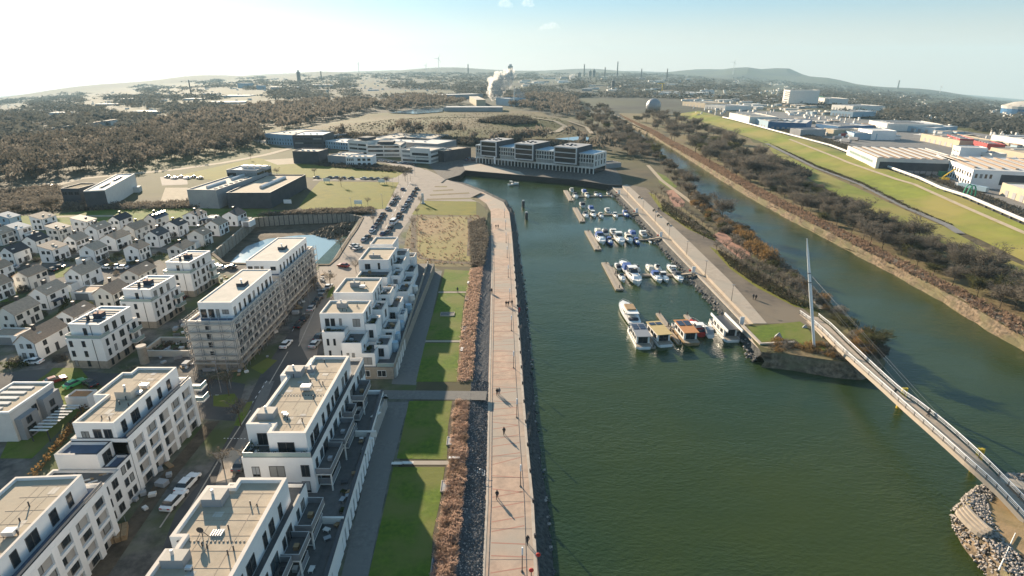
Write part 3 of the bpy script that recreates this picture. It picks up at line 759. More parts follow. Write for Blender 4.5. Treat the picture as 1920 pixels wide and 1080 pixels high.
def hatch(t, x, y, z, w=2.2, l=2.0, h=1.3, m='roof_pale', side='grey_wall'):
    o = MB().box(x, x + w, y, y + l, z, z + h, 0, 1).build('roof_hatch', [side, m], t)
    MB().tube((x + w * .4, y + l * .5, z + h), (x + w * .4, y + l * .5, z + h + .7), .18, n=8).build('vent_pipe', 'pale_metal', o)
def vents(t, x0, x1, y0, y1, z, n):
    for i in range(n):
        x, y = R.uniform(x0, x1), R.uniform(y0, y1)
        MB().tube((0, 0, 0), (0, 0, R.uniform(.5, .9)), .09, n=6).build('vent_pipe', 'dark_metal', t, (x, y, z))
def dish(t, x, y, z):
    b = MB(); b.tube((0, 0, 0), (0, 0, 1.4), .05, n=5)
    for a in (0, 2.1, 4.2): b.tube((0, 0, .9), (cos(a) * .8, sin(a) * .8, 0), .04, n=4)
    o = b.build('antenna_mast', 'dark_metal', t, (x, y, z))
    b = MB(); n = 10
    b.v.append((0, 0, 0)); b.v += [(cos(2 * pi * k / n) * .45, -.12, sin(2 * pi * k / n) * .45) for k in range(n)]
    for k in range(n): b.f.append((0, 1 + k, 1 + (k + 1) % n)); b.m.append(0)
    b.build('dish', 'dark_metal', o, (0, -.1, 1.2))
def unit(t, x, y, z, s=1.0):
    o = MB().box(-.7 * s, .7 * s, -.5 * s, .5 * s, .25, .25 + .6 * s).build('roof_unit', 'pale_metal', t, (x, y, z))
    b = MB()
    for a in (-.6, .6):
        for c in (-.4, .4): b.tube((a * s, c * s, 0), (a * s, c * s, .3), .04, n=4)
    b.build('leg_frame', 'dark_metal', o)
def planter(t, x, y, z, n=5, dx=.9, dy=0, s=.45, m='hedge'):
    for i in range(n):
        b = MB(); b.box(-.3, .3, -.25, .25, 0, .4, 0)
        for k in range(14):
            a, c, d = R.uniform(-.35, .35), R.uniform(-.3, .3), R.uniform(.4, .5 + s)
            q = R.random() * 3; b.tri((a, c, d), (a + .3 * cos(q), c + .3 * sin(q), d + .12), (a + .1, c - .1, d + .35), 1)
        b.build('planter', ['white2' if i % 2 else 'dark_metal', m], t, (x + i * dx, y + i * dy, z))

# ---- the two terrace blocks by the lawn and their shared plinth
PL = thing('apartment_plinth', 'long white ground floor plinth with pilasters facing the grey paved walk', 'plinth', (0, 0, 0))
MB().box(-41.0, -26.0, 36, 103.0, 0, 3.0).build('wall', 'infill', PL)
MB().box(-40.9, -26.4, 36, 102.6, 3.0, 3.25).build('terrace_floor', 'terrace_floor', PL)
pa, pb_ = (-23.2, 38.0), (-26.7, 103.0)
def xr(y): return pa[0] + (pb_[0] - pa[0]) * (y - pa[1]) / (pb_[1] - pa[1])
b = MB(); b.prism([(-26.2, 38), (xr(38) - .25, 38), (xr(103) - .25, 103), (-27.2, 103)], 0, 3.05); b.build('wall', 'glass', PL)
b = MB(); b.prism([(-26.6, 38), (xr(38), 38), (xr(103), 103), (-27.4, 103)], 3.06, 3.2); b.build('terrace_floor', 'terrace_floor', PL)
b = MB(); b.prism([(xr(38) - .35, 38), (xr(38) + .06, 38), (xr(103) + .06, 103), (xr(103) - .35, 103)], 2.75, 4.1); b.build('parapet', 'white', PL)
b = MB(); b.prism([(xr(38) - .42, 38), (xr(38) + .12, 38), (xr(103) + .12, 103), (xr(103) - .42, 103)], 4.1, 4.2); b.build('coping', 'dark_metal', PL)
y = 39.0; me = MB().box(-.3, .06, -.55, .55, 0, 2.75).mesh('pilaster', ['white']); k = 0
while y < 102.5:
    wide = (58 < y < 64)
    if wide: MB().box(-.3, .06, -.9, .9, 0, 2.75).build('pilaster', 'white', PL, (xr(y), y, 0)); y += 1.9
    else: link('pilaster', me, PL, (xr(y), y, 0)); y += 2.05
MB().box(-42, -26.9, 102.6, 103.1, 0, 4.0).build('end_wall', 'white', PL)
for (y, l) in ((66.5, 3.6), (88, 3), (52, 3)):
    b = MB(); b.box(-28.6, -24.8, y, y + .35, 3.2, 4.4); b.build('garden_wall', 'white2', PL)
for i in range(26):
    x, y = R.uniform(-27.6, -25.6), R.uniform(42, 101)
    b = MB(); c = R.choice(['white2', 'wood', 'dark_metal', 'hedge', 'canvas_grey'])
    b.box(-.5, .5, -.35, .35, .35, .42); b.box(-.45, -.38, -.3, -.23, 0, .35); b.box(.38, .45, -.3, -.23, 0, .35); b.box(-.45, -.38, .23, .3, 0, .35); b.box(.38, .45, .23, .3, 0, .35)
    tag(b.build('garden_table', c, loc=(x, y, 3.25), rot=R.random() * 3), 'small terrace table on the dark plinth terraces above the paved walk', 'table', 'garden tables on the plinth terraces')

def terrace_block(label, body, pent, y1, hatches, units, bal_hi, bal_lo, front):
    x0, x1, y0 = body
    t = thing('apartment_building', label, 'apartment building', (0, 0, 0), group='white apartment blocks with tan flat roofs')
    MB().box(x0, x1, y0, y1, 0, 9.3).build('wall', 'white', t)
    b = MB(); ring(b, x0, x1, y0, y1, 9.3, 10.0, .3, 0, 1); b.build('parapet', ['white', 'dark_metal'], t)
    MB().box(x0 + .31, x1 - .31, y0 + .31, y1 - .31, 9.3, 9.36).build('terrace_floor', 'terrace_floor', t)
    polyroof(t, snap(pent), 9.3, 13.5, par=.6, th=.5)
    for h in hatches: hatch(t, h[0], h[1], 12.95, *h[2:])
    for u in units: unit(t, u[0], u[1], 12.95, u[2])
    px_ = max(p[0] for p in snap(pent))
    pn = [p for p in snap(pent)]
    ylo = min(p[1] for p in pn if abs(p[0] - px_) < 1); yhi = max(p[1] for p in pn)
    y = ylo + 2.0; i = 0
    while y < yhi - 1:
        w = (1.0, 2.2, 1.0, 1.4)[i % 4]; win(t, 'R', px_, y, 9.7, w, 2.2, mull=1); y += w + (1.1, 1.5, 1.9)[i % 3]; i += 1
    # right face: two storeys above the plinth
    for lv in (3.4, 6.5):
        y = y0 + 1.6; i = 0 if lv < 5 else 2
        while y < y1 - 1:
            w = (1.0, 1.9, .9, 1.2, 2.2)[i % 5]; win(t, 'R', x1, y, lv + (.1 if w > 1.5 else .5), w, 2.2 if w > 1.5 else 1.7, pane='glass' if i % 3 else 'glass_blue'); y += w + (1.0, .8, 1.5)[i % 3]; i += 1
    for lst, z in ((bal_hi, 6.6), (bal_lo, 3.9)):
        for (ya, yb, d) in lst:
            o = MB().box(x1 + .02, x1 + d, ya, yb, z - .28, z, 0, 1).build('balcony', ['white2', 'terrace_floor'], t)
            rail(o, [(x1 + .05, ya + .05), (x1 + d - .05, ya + .05), (x1 + d - .05, yb - .05), (x1 + .05, yb - .05)], z, 1.0, 'grey_metal', 'pale_metal')
            MB().box(x1 + d * .4, x1 + d * .4 + .7, (ya + yb) / 2 - .35, (ya + yb) / 2 + .35, z, z + .6).build('garden_chair', R.choice(['canvas_grey', 'wood', 'white2', 'cloth_dark']), o)
            if z > 5:
                MB().box(x1 + d - .25, x1 + d - .05, ya + .1, ya + .3, 0, z - .28).build('column', 'white2', o)
    return t
B2p = [G(*p, 13.5) for p in [(461, 797), (512, 796), (501, 812), (576, 812), (646, 667), (585, 667), (575, 685), (534, 685), (520, 708), (492, 766), (482, 765)]]
B2p = [(-42.2, 77.0), (-37.9, 77.0), (-37.9, 74.6), (-31.9, 74.6), (-31.9, 100.2), (-38.9, 100.2), (-38.9, 96.3), (-42.6, 96.3), (-42.6, 92.4), (-41.3, 92.4), (-41.3, 81.6), (-42.2, 81.6)]
t = terrace_block('white apartment block with plants on its front terrace, long tan roof, beside the second lawn', (-41.8, -30.9, 73.2), B2p, 106.0,
                  [(-41.2, 79, 2.6, 2.0, 1.2), (-41.6, 92.6, 2.8, 2.2, 1.3), (-38.3, 94.4, 1.2, 1.6, .7)], [(-36.4, 88.2, 1.2), (-37.4, 80.4, .5), (-36.9, 79.9, .5)],
                  [(73.6, 80.5, 2.5), (81.2, 87.6, 2.6), (89.4, 92.4, 1.8), (95.0, 101.0, 2.4)], [(74.6, 79, 2.2), (84, 90, 2.2), (92.6, 99, 2.0)], True)
seams(t, -40.7, -32.5, 82, 96, 12.952); seams(t, -37.3, -32.5, 75.3, 82, 12.952)
for x, z, w, h, bl in ((-39.9, 6.4, 1.2, 1.9, .75), (-36.6, 6.4, 2.4, 2.0, .0), (-32.2, 6.4, 1.3, 2.2, 0), (-32.4, 3.4, 1.3, 2.1, .8), (-36.0, 3.4, 1.3, 2.1, 0)):
    win(t, 'F', x, 73.2, z, w, h, blind=bl, mull=1)
for x, w in ((-35.2, 2.6), (-39.9, 1.6)):
    win(t, 'F', x, 74.6 if x > -37 else 77.0, 9.6, w, 2.2)
rail(t, [(-41.6, 76.8), (-41.6, 73.35), (-31.1, 73.35)], 9.9, .9, 'glass_green', 'pale_metal')
planter(t, -41.2, 73.9, 9.36, 10, .98, s=.6); planter(t, -41.2, 75.2, 9.36, 2, .9, s=1.6)
vents(t, -41, -32.4, 76, 99, 12.95, 9)
for i in range(16): MB().box(-.09, .09, -.09, .09, 0, .1).build('roof_paver', 'dark_metal', t, (-40.6 + i * .52, 86.4, 12.96))
B1p = [(-40.7, 36.0), (-40.7, 51.8), (-39.6, 51.8), (-39.6, 53.6), (-41.2, 53.6), (-41.2, 62.7), (-37.6, 62.7), (-37.6, 64.3), (-31.0, 64.3), (-31.0, 36.0)]
t = terrace_block('white apartment block with satellite dish on its tan roof, cut by the bottom edge', (-41.0, -29.9, 36.0), B1p, 67.5,
                  [(-39.9, 49.4, 2.6, 1.7, 1.2), (-40.2, 59.2, 2.6, 2.2, 1.2)], [(-36.6, 49.2, .5)], [(53.0, 56.4, 1.6), (56.6, 60.6, 2.5), (61.6, 67.2, 2.4), (45, 51, 2.4)], [(46, 52, 2.2), (55, 60, 2.2), (62, 67, 2.0)], False)
seams(t, -40.1, -31.6, 40, 62, 12.952)
dish(t, -37.6, 54.2, 12.96)
for i in range(5): MB().box(-.06, .06, -.5, .5, 0, .25).build('roof_unit', 'pale_metal', t, (-36.6 + i * .3, 54.6, 12.96))
vents(t, -38, -32, 46, 63, 12.95, 8)
for i in range(18): MB().box(-.09, .09, -.09, .09, 0, .1).build('roof_paver', 'dark_metal', t, (-40.2 + i * .5, 53.4, 12.96))
for y in (40, 46, 52, 58): MB().box(-40.1, -31.6, y - .015, y + .015, 12.951, 12.975).build('roof_seam', 'tile_brown', t)

# ---- blocks with the recessed window grid on the other side of the street
def grid_block(label, x0, x1, y0, y1, zb, zp, pent, rot=0, org=(0, 0), strip_at=.5):
    t = thing('apartment_building', label, 'apartment building', (org[0], org[1], 0), rot, 'white apartment blocks with tan flat roofs')
    x0 -= org[0]; x1 -= org[0]; y0 -= org[1]; y1 -= org[1]; pent = [(a - org[0], c - org[1]) for a, c in pent]
    MB().box(x0, x1 - .35, y0, y1, 0, zb - .5).build('wall', 'infill', t)
    MB().box(x0, x1 - .0, y0, y0 + .4, 0, zb - .5).build('end_wall', 'white', t)
    MB().box(x0, x0 + .02 - .1, y0, y1, 0, zb - .5)
    b = MB(); ring(b, x0 - .05, x1, y0 - .05, y1 + .05, zb - .5, zb + .2, .35, 0, 1); b.build('parapet', ['white', 'dark_metal'], t)
    MB().box(x0 + .3, x1 - .36, y0 + .3, y1 - .3, zb - .5, zb - .42).build('terrace_floor', 'blue_floor', t)
    fh = (zb - .5) / 4
    for k in range(4):
        MB().box(x1 - .36, x1, y0, y1, k * fh + fh - .55, k * fh + fh, 0).build('floor_band', 'white', t)
    L = y1 - y0; n = int(L / 3.4); pier = MB().box(-.36, 0, -.5, .5, 0, zb - .6).mesh('pier', ['white'])
    ys = [y0 + .5 + (L - 1.0) * i / n for i in range(n + 1)]; sk = int(n * strip_at)
    for i, y in enumerate(ys):
        link('pier', pier, t, (x1 + .03, y, 0))
        if i == n: break
        w = ys[i + 1] - y - 1.0
        if i == sk:
            o = MB().box(x1 - .30, x1 - .05, y + .5 + w * .45, y + .5 + w, .2, zb - .6).build('stair_panel', 'infill', t)
            win(t, 'R', x1 - .28, y + .5 + w * .22, .4, w * .44, zb - 1.4, mull=0); continue
        for k in range(4):
            ww = (1.5, 1.0)[(i + k) % 2]
            win(t, 'R', x1 - .34, y + .5 + (ww / 2 if (i + k) % 2 else w - ww / 2), k * fh + .25, ww, fh - .95, mull=0)
    for k in range(3):
        for i in range(3):
            win(t, 'F', x0 + 1.4 + i * 2.4, y0, k * fh + .8, 1.1, 1.5)
    polyroof(t, snap(pent), zb - .45, zp, roof='roof_tan', par=.5)
    sp = snap(pent); px_ = max(p[0] for p in sp); py0, py1 = min(p[1] for p in sp), max(p[1] for p in sp)
    y = py0 + 2; i = 0
    while y < py1 - 1.5:
        w = (1.1, 2.0, 1.3, 1.0)[i % 4]; win(t, 'R', px_, y, zb + .05, w, 2.1, mull=0 if w < 1.5 else 1); y += w + 1.9; i += 1
    rail(t, [(x1 - .2, y0 + .3), (x1 - .2, y1 - .3)], zb + .2, .5, 'grey_metal', 'dark_metal')
    hatch(t, (sp[0][0] + px_) / 2 - 1.4, py0 + (py1 - py0) * .42, zp - .45, 2.8, 2.4, 1.4, 'roof_tan', 'roof_pale')
    unit(t, px_ - 1.9, py0 + (py1 - py0) * .62, zp - .45, 1.0); unit(t, px_ - 1.6, py0 + (py1 - py0) * .5, zp - .45, .8)
    seams(t, min(q[0] for q in sp) + 3.2, px_ - .6, py0 + .6, py1 - .6, zp - .449)
    vents(t, (sp[0][0] + px_) / 2, px_ - .8, py0 + 1, py1 - 1, zp - .45, 7)
    return t
t = grid_block('white apartment block with recessed window grid and tan roof behind the grey site walk', -71.0, -62.0, 77.4, 97.0, 10.3, 13.3,
               [(-70.2, 77.6), (-70.2, 86.0), (-72.6, 86.0), (-72.6, 94.0), (-71.0, 94.0), (-71.0, 96.0), (-63.6, 96.0), (-63.6, 77.6)])
for x, w in ((-68.6, 1.2), (-66.6, 1.3), (-64.9, 1.3)): win(t, 'F', x, 77.6, 10.2 if w < 1.25 else 10.0, w, 1.5 if w < 1.25 else 2.1)
vol(t, -71.2, -64.5, 73.8, 77.3, 0, 10.1, par=.6, roof='blue_floor', coping='dark_metal', name='terrace_block')
vol(t, -64.4, -62.0, 73.8, 77.3, 0, 7.6, par=.5, roof='blue_floor', coping='dark_metal', name='terrace_block')
win(t, 'R', -64.5, 75.6, 7.3, 1.8, 2.1)
for i in range(3):
    for k in range(2): win(t, 'R', -62.0, 74.9 + i * .0 + k * 1.3, .8 + i * 2.4, .9, 1.4)
for (ya, z) in ((97.1, 7.6), (97.1, 5.0)):
    o = MB().box(-64.6, -60.6, ya, ya + 2.4, z - .25, z).build('balcony', 'white2', t); rail(o, [(-64.5, ya + .1), (-60.7, ya + .1), (-60.7, ya + 2.3)], z, .9, 'glass_green', 'pale_metal')
t = thing('link_building', 'low unfinished link between the two window grid blocks, building debris on its roof', 'building')
vol(t, -72.0, -61.6, 68.6, 73.7, 0, 7.4, par=.5, roof='terrace_floor')
for k in range(3):
    for i in range(2): win(t, 'R', -61.6, 70.0 + i * 2.1, .6 + k * 2.3, 1.2, 1.5)
for i in range(22):
    x, y = R.uniform(-70.5, -63), R.uniform(69.3, 73); s = R.uniform(.2, .7)
    tag(MB().box(-s, s, -.15, .15, 0, .12).build('plank', R.choice(['wood', 'grey_metal', 'white2']), loc=(x, y, 6.96 + i * .002), rot=R.random() * 3), 'loose board lying on the roof of the unfinished link building', 'board', 'boards on the link roof')
t = grid_block('white apartment block with recessed window grid, cut by the left edge of the photo', -71.0, -59.2, 38.0, 67.6, 9.6, 12.4,
               [(-70.0, 38), (-70.0, 66.4), (-61.0, 66.4), (-61.0, 38)], radians(3.5), (-60, 67), .42)

# ---- scaffolded blocks
def scaffold_block(label, x0, x1, y0, y1, px0, px1, py0, py1):
    t = thing('apartment_building', label, 'apartment building', (x0, y0, 0), group='blocks wrapped in scaffolding')
    w, l = x1 - x0, y1 - y0; zb = 12.5
    MB().box(0, w, 0, l, 0, 2.6).build('base_wall', 'stone_base', t); MB().box(0, w, 0, l, 2.6, zb - .6).build('wall', 'white2', t)
    b = MB(); ring(b, 0, w, 0, l, zb - .6, zb, .4, 0, 0); b.build('parapet', 'coping', t)
    MB().box(.41, w - .41, .41, l - .41, zb - .6, zb - .52).build('terrace_floor', 'blue_floor', t)
    a, c, d, e = px0 - x0, px1 - x0, py0 - y0, py1 - y0
    vol(t, a, c, d, e, zb - .5, 16.0, roof='roof_pale', par=.25)
    hatch(t, a + (c - a) * .55, d + (e - d) * .45, 15.8, 2.0, 2.4, .9, 'roof_pale', 'anthracite')
    for i, (xx, ww, hh) in enumerate(((a + 1.0, 1.3, 2.1), (a + 2.8, 1.3, 2.1), (a + 4.3, .8, 2.1), (c - 1.6, 1.5, 1.1))): win(t, 'F', xx, d, zb - .3 + (.9 if hh < 2 else 0), ww, hh)
    y = d + 1.2; i = 0
    while y < e - 1: ww = (.9, .8, .8, 1.4)[i % 4]; win(t, 'R', c, y, zb - .2, ww, 2.1, mull=0); y += 2.6; i += 1
    for k in range(4):
        win(t, 'F', w * .42, 0, 3.3 + k * 2.35, .9, 1.5)
        y = 2.0; i = k
        while y < l - 1.5: ww = (1.9, 1.1, 1.6)[i % 3]; win(t, 'R', w, y, 3.1 + k * 2.3, ww, 1.7, pane='glass' if i % 2 else 'glass_blue'); y += ww + 1.1; i += 1
    y = 2.4
    while y < l - 1: win(t, 'R', w, y, .4, 1.8, 1.9); y += 4
    win(t, 'F', w * .8, 0, .5, 2.6, 1.6)
    # scaffolding: a thing of its own, leaning on the block
    s = thing('scaffolding', 'steel scaffolding with plank decks round the %s' % label.split(' with ')[0].replace('white apartment block', 'block'), 'scaffolding', (x0, y0, 0))
    def side(p0, p1, nx, ny):
        L = hypot(p1[0] - p0[0], p1[1] - p0[1]); n = max(2, int(round(L / 2.6))); ux, uy = (p1[0] - p0[0]) / L, (p1[1] - p0[1]) / L
        for i in range(n + 1):
            q = (p0[0] + ux * L * i / n, p0[1] + uy * L * i / n)
            b = MB()
            for o_ in (.25, 1.05): b.tube((q[0] + nx * o_, q[1] + ny * o_, 0), (q[0] + nx * o_, q[1] + ny * o_, 12.9), .06, n=4)
            for k in range(6): b.tube((q[0] + nx * .25, q[1] + ny * .25, 1.9 * (k + 1)), (q[0] + nx * 1.05, q[1] + ny * 1.05, 1.9 * (k + 1)), .045, n=3)
            b.build('upright_frame', 'grey_metal', s)
        for k in range(6):
            z = 1.95 * (k + 1); c0 = (p0[0] + nx * .65, p0[1] + ny * .65); c1 = (p1[0] + nx * .65, p1[1] + ny * .65)
            MB().prism(strip([c0, c1], .62), z, z + .07).build('plank_deck', 'scaffold_board', s)
            b = MB(); r0 = (p0[0] + nx * 1.1, p0[1] + ny * 1.1); r1 = (p1[0] + nx * 1.1, p1[1] + ny * 1.1)
            for h in (.5, 1.0): b.tube((*r0, z + h), (*r1, z + h), .045, n=4)
            b.prism(strip([r0, r1], .05), z + .07, z + .3)
            b.build('guard_rail', 'scaffold_board', s)
        b = MB()
        for i in range(0, n, 3):
            for k in range(6):
                q0 = (p0[0] + ux * L * i / n + nx * 1.08, p0[1] + uy * L * i / n + ny * 1.08); q1 = (p0[0] + ux * L * (i + 1) / n + nx * 1.08, p0[1] + uy * L * (i + 1) / n + ny * 1.08)
                b.tube((*q0, 1.95 * k), (*q1, 1.95 * (k + 1)), .035, n=3)
        b.build('brace', 'grey_metal', s)
    side((0, 0), (w, 0), 0, -1); side((w, 0), (w, l), 1, 0); side((0, 0), (0, l), -1, 0)
    return t
t1 = scaffold_block('nearer white apartment block with scaffolding and a pale flat roof', -74.0, -63.6, 118.9, 146.5, -72.3, -64.6, 121.6, 145)
t2 = scaffold_block('farther white apartment block with scaffolding, before the flooded pit', -75.5, -64.6, 149.5, 178, -74.6, -65.6, 152.4, 176)
for x in (-71.5, -69.3, -67.5, -65.5):
    b = MB(); b.tube((0, 0, 0), (0, 0, 1.0), .05, n=5); b.tube((0, 0, 1.0), (.35, 0, 1.15), .05, n=5); b.build('vent_pipe', 'pale_metal', t1, (x + 74, 120.3 - 118.9, 11.98))

# ---- stepped terraces
t = thing('terraced_apartment_building', 'long row of white cubes stepping down in dark terraces to the grey paved walk', 'apartment building')
def cube(x0, x1, y0, y1, z, roof='terrace_floor', wins=(), par=.75, cp='coping', wall='white'):
    vol(t, x0, x1, y0, y1, 0, z, wall, roof, par, cp, 'wall')
    if roof == 'terrace_floor':
        for k in range(2):
            xx, yy = R.uniform(x0 + .7, x1 - .7), R.uniform(y0 + .7, y1 - .7)
            MB().box(-.4, .4, -.3, .3, 0, R.uniform(.3, .8)).build('planter', R.choice(['hedge', 'dark_metal', 'canvas_grey', 'wood']), t, (xx, yy, z - par + .06))
        if x1 - x0 > 2: planter(t, x0 + .7, y0 + .65, z - par + .05, max(1, int((x1 - x0 - 1) / .8)), .8, s=.35)
    for w_ in wins: win(t, *w_)
cube(-44.8, -34.6, 122.2, 130.4, 13.0, 'roof_tan', par=.5, wins=[('F', -43.2, 122.2, 9.6, 1.0, 2.1), ('F', -41.9, 122.2, 9.6, 1.0, 2.1), ('F', -40.1, 122.2, 9.9, .6, 1.8), ('F', -36.4, 122.2, 9.6, 1.7, 2.0), ('R', -34.6, 125, 10.2, 1.0, 2.0), ('R', -34.6, 128, 10.2, 1.0, 2.0)])
cube(-43.6, -38.4, 118.8, 122.1, 9.8, wins=[('F', -42.4, 118.8, 6.4, .55, 1.7), ('F', -40.9, 118.8, 6.4, .55, 1.7), ('F', -42.2, 118.8, 3.4, .55, 1.7), ('F', -39.4, 118.8, 3.4, .55, 1.7)])
cube(-38.35, -33.9, 115.6, 122.1, 8.6, wins=[('F', -37.1, 115.6, 4.2, .6, 1.9), ('F', -35.9, 115.6, 4.2, .6, 1.9), ('R', -33.9, 118, 5, 1.0, 2.0)])
cube(-33.85, -30.9, 115.0, 121.0, 6.3, wins=[('F', -32.6, 115.0, 3.5, 1.9, 1.8)])
cube(-34.5, -31.9, 122.3, 127.6, 10.2, wins=[('F', -33.2, 122.3, 6.7, 1.0, 2.0)])
cube(-31.8, -28.5, 118.5, 124.0, 6.6, wins=[('F', -30.4, 118.5, 3.7, 1.5, 2.1)])
cube(-45.4, -35.4, 135.4, 146.6, 13.0, 'roof_tan', par=.5, wins=[('R', -35.4, 138, 10.0, 1.0, 2.0), ('R', -35.4, 141, 10.0, .8, 2.0), ('R', -35.4, 144, 10.0, 1.2, 2.0)])
cube(-45.0, -38.0, 130.5, 135.3, 10.2); cube(-35.3, -32.2, 130.8, 137.0, 10.2, wins=[('R', -32.2, 134, 7, 1.2, 2.0)])
cube(-31.9, -28.6, 127.0, 133.4, 6.6, wins=[('F', -30.2, 127.0, 3.7, 1.5, 2.1)]); cube(-33.2, -30.0, 139.0, 146.6, 7.4, wins=[('F', -31.6, 139, 4.0, 1.4, 2.0)])
cube(-35.3, -32.4, 140.5, 146.6, 10.4, wins=[('F', -34, 140.5, 7.4, 1.1, 2)]); cube(-29.9, -28.2, 137.4, 141.8, 6.0)
cube(-45.8, -36.8, 162.3, 175.2, 13.0, 'roof_tan', par=.5, wins=[('F', -39.8, 162.3, 9.9, .7, 2.1), ('F', -43.2, 162.3, 9.6, 1.6, 2.1), ('R', -36.8, 166, 10, 1.4, 2.1), ('R', -36.8, 170, 10, 1.1, 2.1)])
cube(-45.0, -36.0, 155.2, 162.2, 10.0); cube(-35.9, -33.2, 159.5, 165.6, 9.0, wins=[('F', -34.6, 159.5, 5.6, 1.2, 2.2)]); cube(-36.0, -32.9, 147.0, 154.6, 8.2)
cube(-33.1, -29.7, 152.0, 159.4, 6.8); cube(-33.1, -30.2, 160.6, 167.6, 6.6); cube(-36.7, -33.7, 166.6, 174.0, 10.2, wins=[('F', -35.2, 166.6, 7, 1.1, 2)])
cube(-46.2, -38.6, 178.4, 187.4, 13.0, 'roof_tan', par=.5); cube(-38.5, -34.4, 176.0, 183.5, 10.0); cube(-33.6, -30.6, 168.8, 176.2, 6.9); cube(-38.5, -33, 184, 189, 7.0)
vol(t, -45.0, -38.4, 146.7, 155.1, 0, 9.6, par=.4, roof='roof_tan')
MB().box(-34.8, -26.9, 114.6, 188.6, 0, 3.0, 0, 1).build('base_wall', ['stone_base', 'terrace_floor'], t)
for x, w in ((-33.2, 1.9), (-29.6, 2.0)): win(t, 'F', x, 114.6, .6, w, 1.6, frame='white')
def xr2(y): return -26.5 - (y - 114.6) * .035
b = MB(); b.prism([(-27.2, 115.0), (xr2(115), 115.0), (xr2(188.4), 188.4), (-30, 188.4)], 0, 2.95, 0, 1); b.build('wall', ['infill', 'terrace_floor'], t)
b = MB(); b.prism([(xr2(114.6) - .2, 114.6), (xr2(114.6) + .1, 114.6), (xr2(188.4) + .1, 188.4), (xr2(188.4) - .2, 188.4)], 2.9, 4.0); b.build('parapet', 'stone_base', t)
pm = MB().box(-.1, .15, -.75, .75, 0, 2.9).mesh('pilaster', ['white2'])
y = 116.5
while y < 187: link('pilaster', pm, t, (xr2(y), y, 0)); y += 3.1
rail(t, [(-30.6, 114.75), (-26.6, 114.75)], 3.0, .95, 'glass_green', 'pale_metal')
for (x, y) in ((-28.4, 127.8), (-28.7, 134.6), (-28.6, 146.0), (-28.9, 153), (-29.1, 160.4), (-28.0, 122.8)):
    MB().tube((x, y, 3.0), (x, y, 5.4), .9, n=10).build('terrace_screen', 'pale_blue' if y < 150 else 'white2', t)
for (x, y, z) in ((-42, 126.4, 12.6), (-42.5, 140.5, 12.6)): hatch(t, x, y, z, 2.4, 1.4, 1.2)
unit(t, -39, 139.6, 12.6, 1.0); hatch(t, -43.5, 166, 12.6, 3.4, .6, .7); vents(t, -41, -36, 124, 129, 12.6, 4); vents(t, -41, -37, 137, 145, 12.6, 4)

# ---- three white cubes with striped roof terraces
def white_cube(label, x0, x1, y0, y1):
    t = thing('apartment_building', label, 'apartment building', (x0, y0, 0), radians(-2.5), 'white cube houses with striped roof beds')
    w, l = x1 - x0, y1 - y0
    MB().box(0, w, 0, l, 0, 2.0).build('base_wall', 'stone_base', t); MB().box(0.01, w - .01, 0.01, l - .01, 2.0, 7.7).build('wall', 'white', t)
    MB().box(.2, w - .2, .2, l - .2, 7.7, 7.76).build('terrace_floor', 'roof_pale', t)
    rail(t, [(.15, l * .5), (.15, .1), (w - .15, .1), (w - .15, l * .25)], 7.75, .8, 'glass_green', 'pale_metal')
    MB().box(.7, w - .5, 1.2, l - .8, 7.76, 10.6).build('penthouse_wall', 'white', t)
    b = MB(); ring(b, .6, w - .4, 1.1, l - .7, 10.6, 10.95, .45); b.build('parapet', 'white', t)
    MB().box(1.06, w - .86, 1.56, l - 1.16, 10.6, 10.66).build('roof', 'roof_white', t)
    n = 7
    for i in range(n):
        yy = 1.9 + (l - 4.0) * i / n; x_a = 1.4 if i != 3 else w * .62
        if i == 3: continue
        MB().box(x_a, w - 1.3, yy, yy + (l - 4.0) / n * .5, 10.67, 10.80).build('roof_bed', 'tile_dark', t)
    hatch(t, w * .42, l * .42, 10.67, 2.0, 1.6, 1.1, 'brick_red', 'canvas_dark')
    MB().box(w * .36, w * .42, l * .3, l * .34, 10.67, 12.0).build('chimney', 'dark_metal', t)
    for k in range(3):
        for x, ww in ((1.1, .8), (w * .48, .8)):
            win(t, 'F', x, 0, .5 + k * 2.55, ww, 1.55)
        for i, yy in enumerate((1.6, 3.7, 6.6, 9.0, 11.0)):
            if yy < l - .8: win(t, 'R', w, yy, .3 + k * 2.55 + (.2 if i % 2 else 0), (.8, .7, 1.5, .7, 1.2)[i], 1.7)
    for yy in (3.0, 5.6, 8.6): win(t, 'R', w - .5, yy, 7.9, 1.2, 2.0)
    win(t, 'F', w * .5, 1.2, 7.9, .9, 2.0)
    b = MB(); b.tube((w * .75, -.06, 0), (w * .75, -.06, 7.6), .06, n=4); b.build('downpipe', 'dark_metal', t)
    b = MB(); b.tube((w * .68, 1.13, 7.8), (w * .68, 1.13, 10.6), .06, n=4); b.build('downpipe', 'dark_metal', t)
    for z in (2.3, 5.0):
        o = MB().box(w + .01, w + 1.3, l * .7, l - .5, z, z + .18).build('balcony', 'white2', t); rail(o, [(w + .1, l * .7 + .05), (w + 1.2, l * .7 + .05), (w + 1.2, l - .6)], z + .18, .9, 'glass_green', 'pale_metal')
    return t
white_cube('nearest of the three white cube houses with striped roof beds, by the side street', -103.6, -95.0, 119.7, 132.4)
white_cube('middle one of the three white cube houses with striped roof beds', -105.4, -96.6, 142.2, 155.2)
white_cube('farthest of the three white cube houses with striped roof beds, near the pit wall', -106.8, -98.2, 165.2, 179.2)
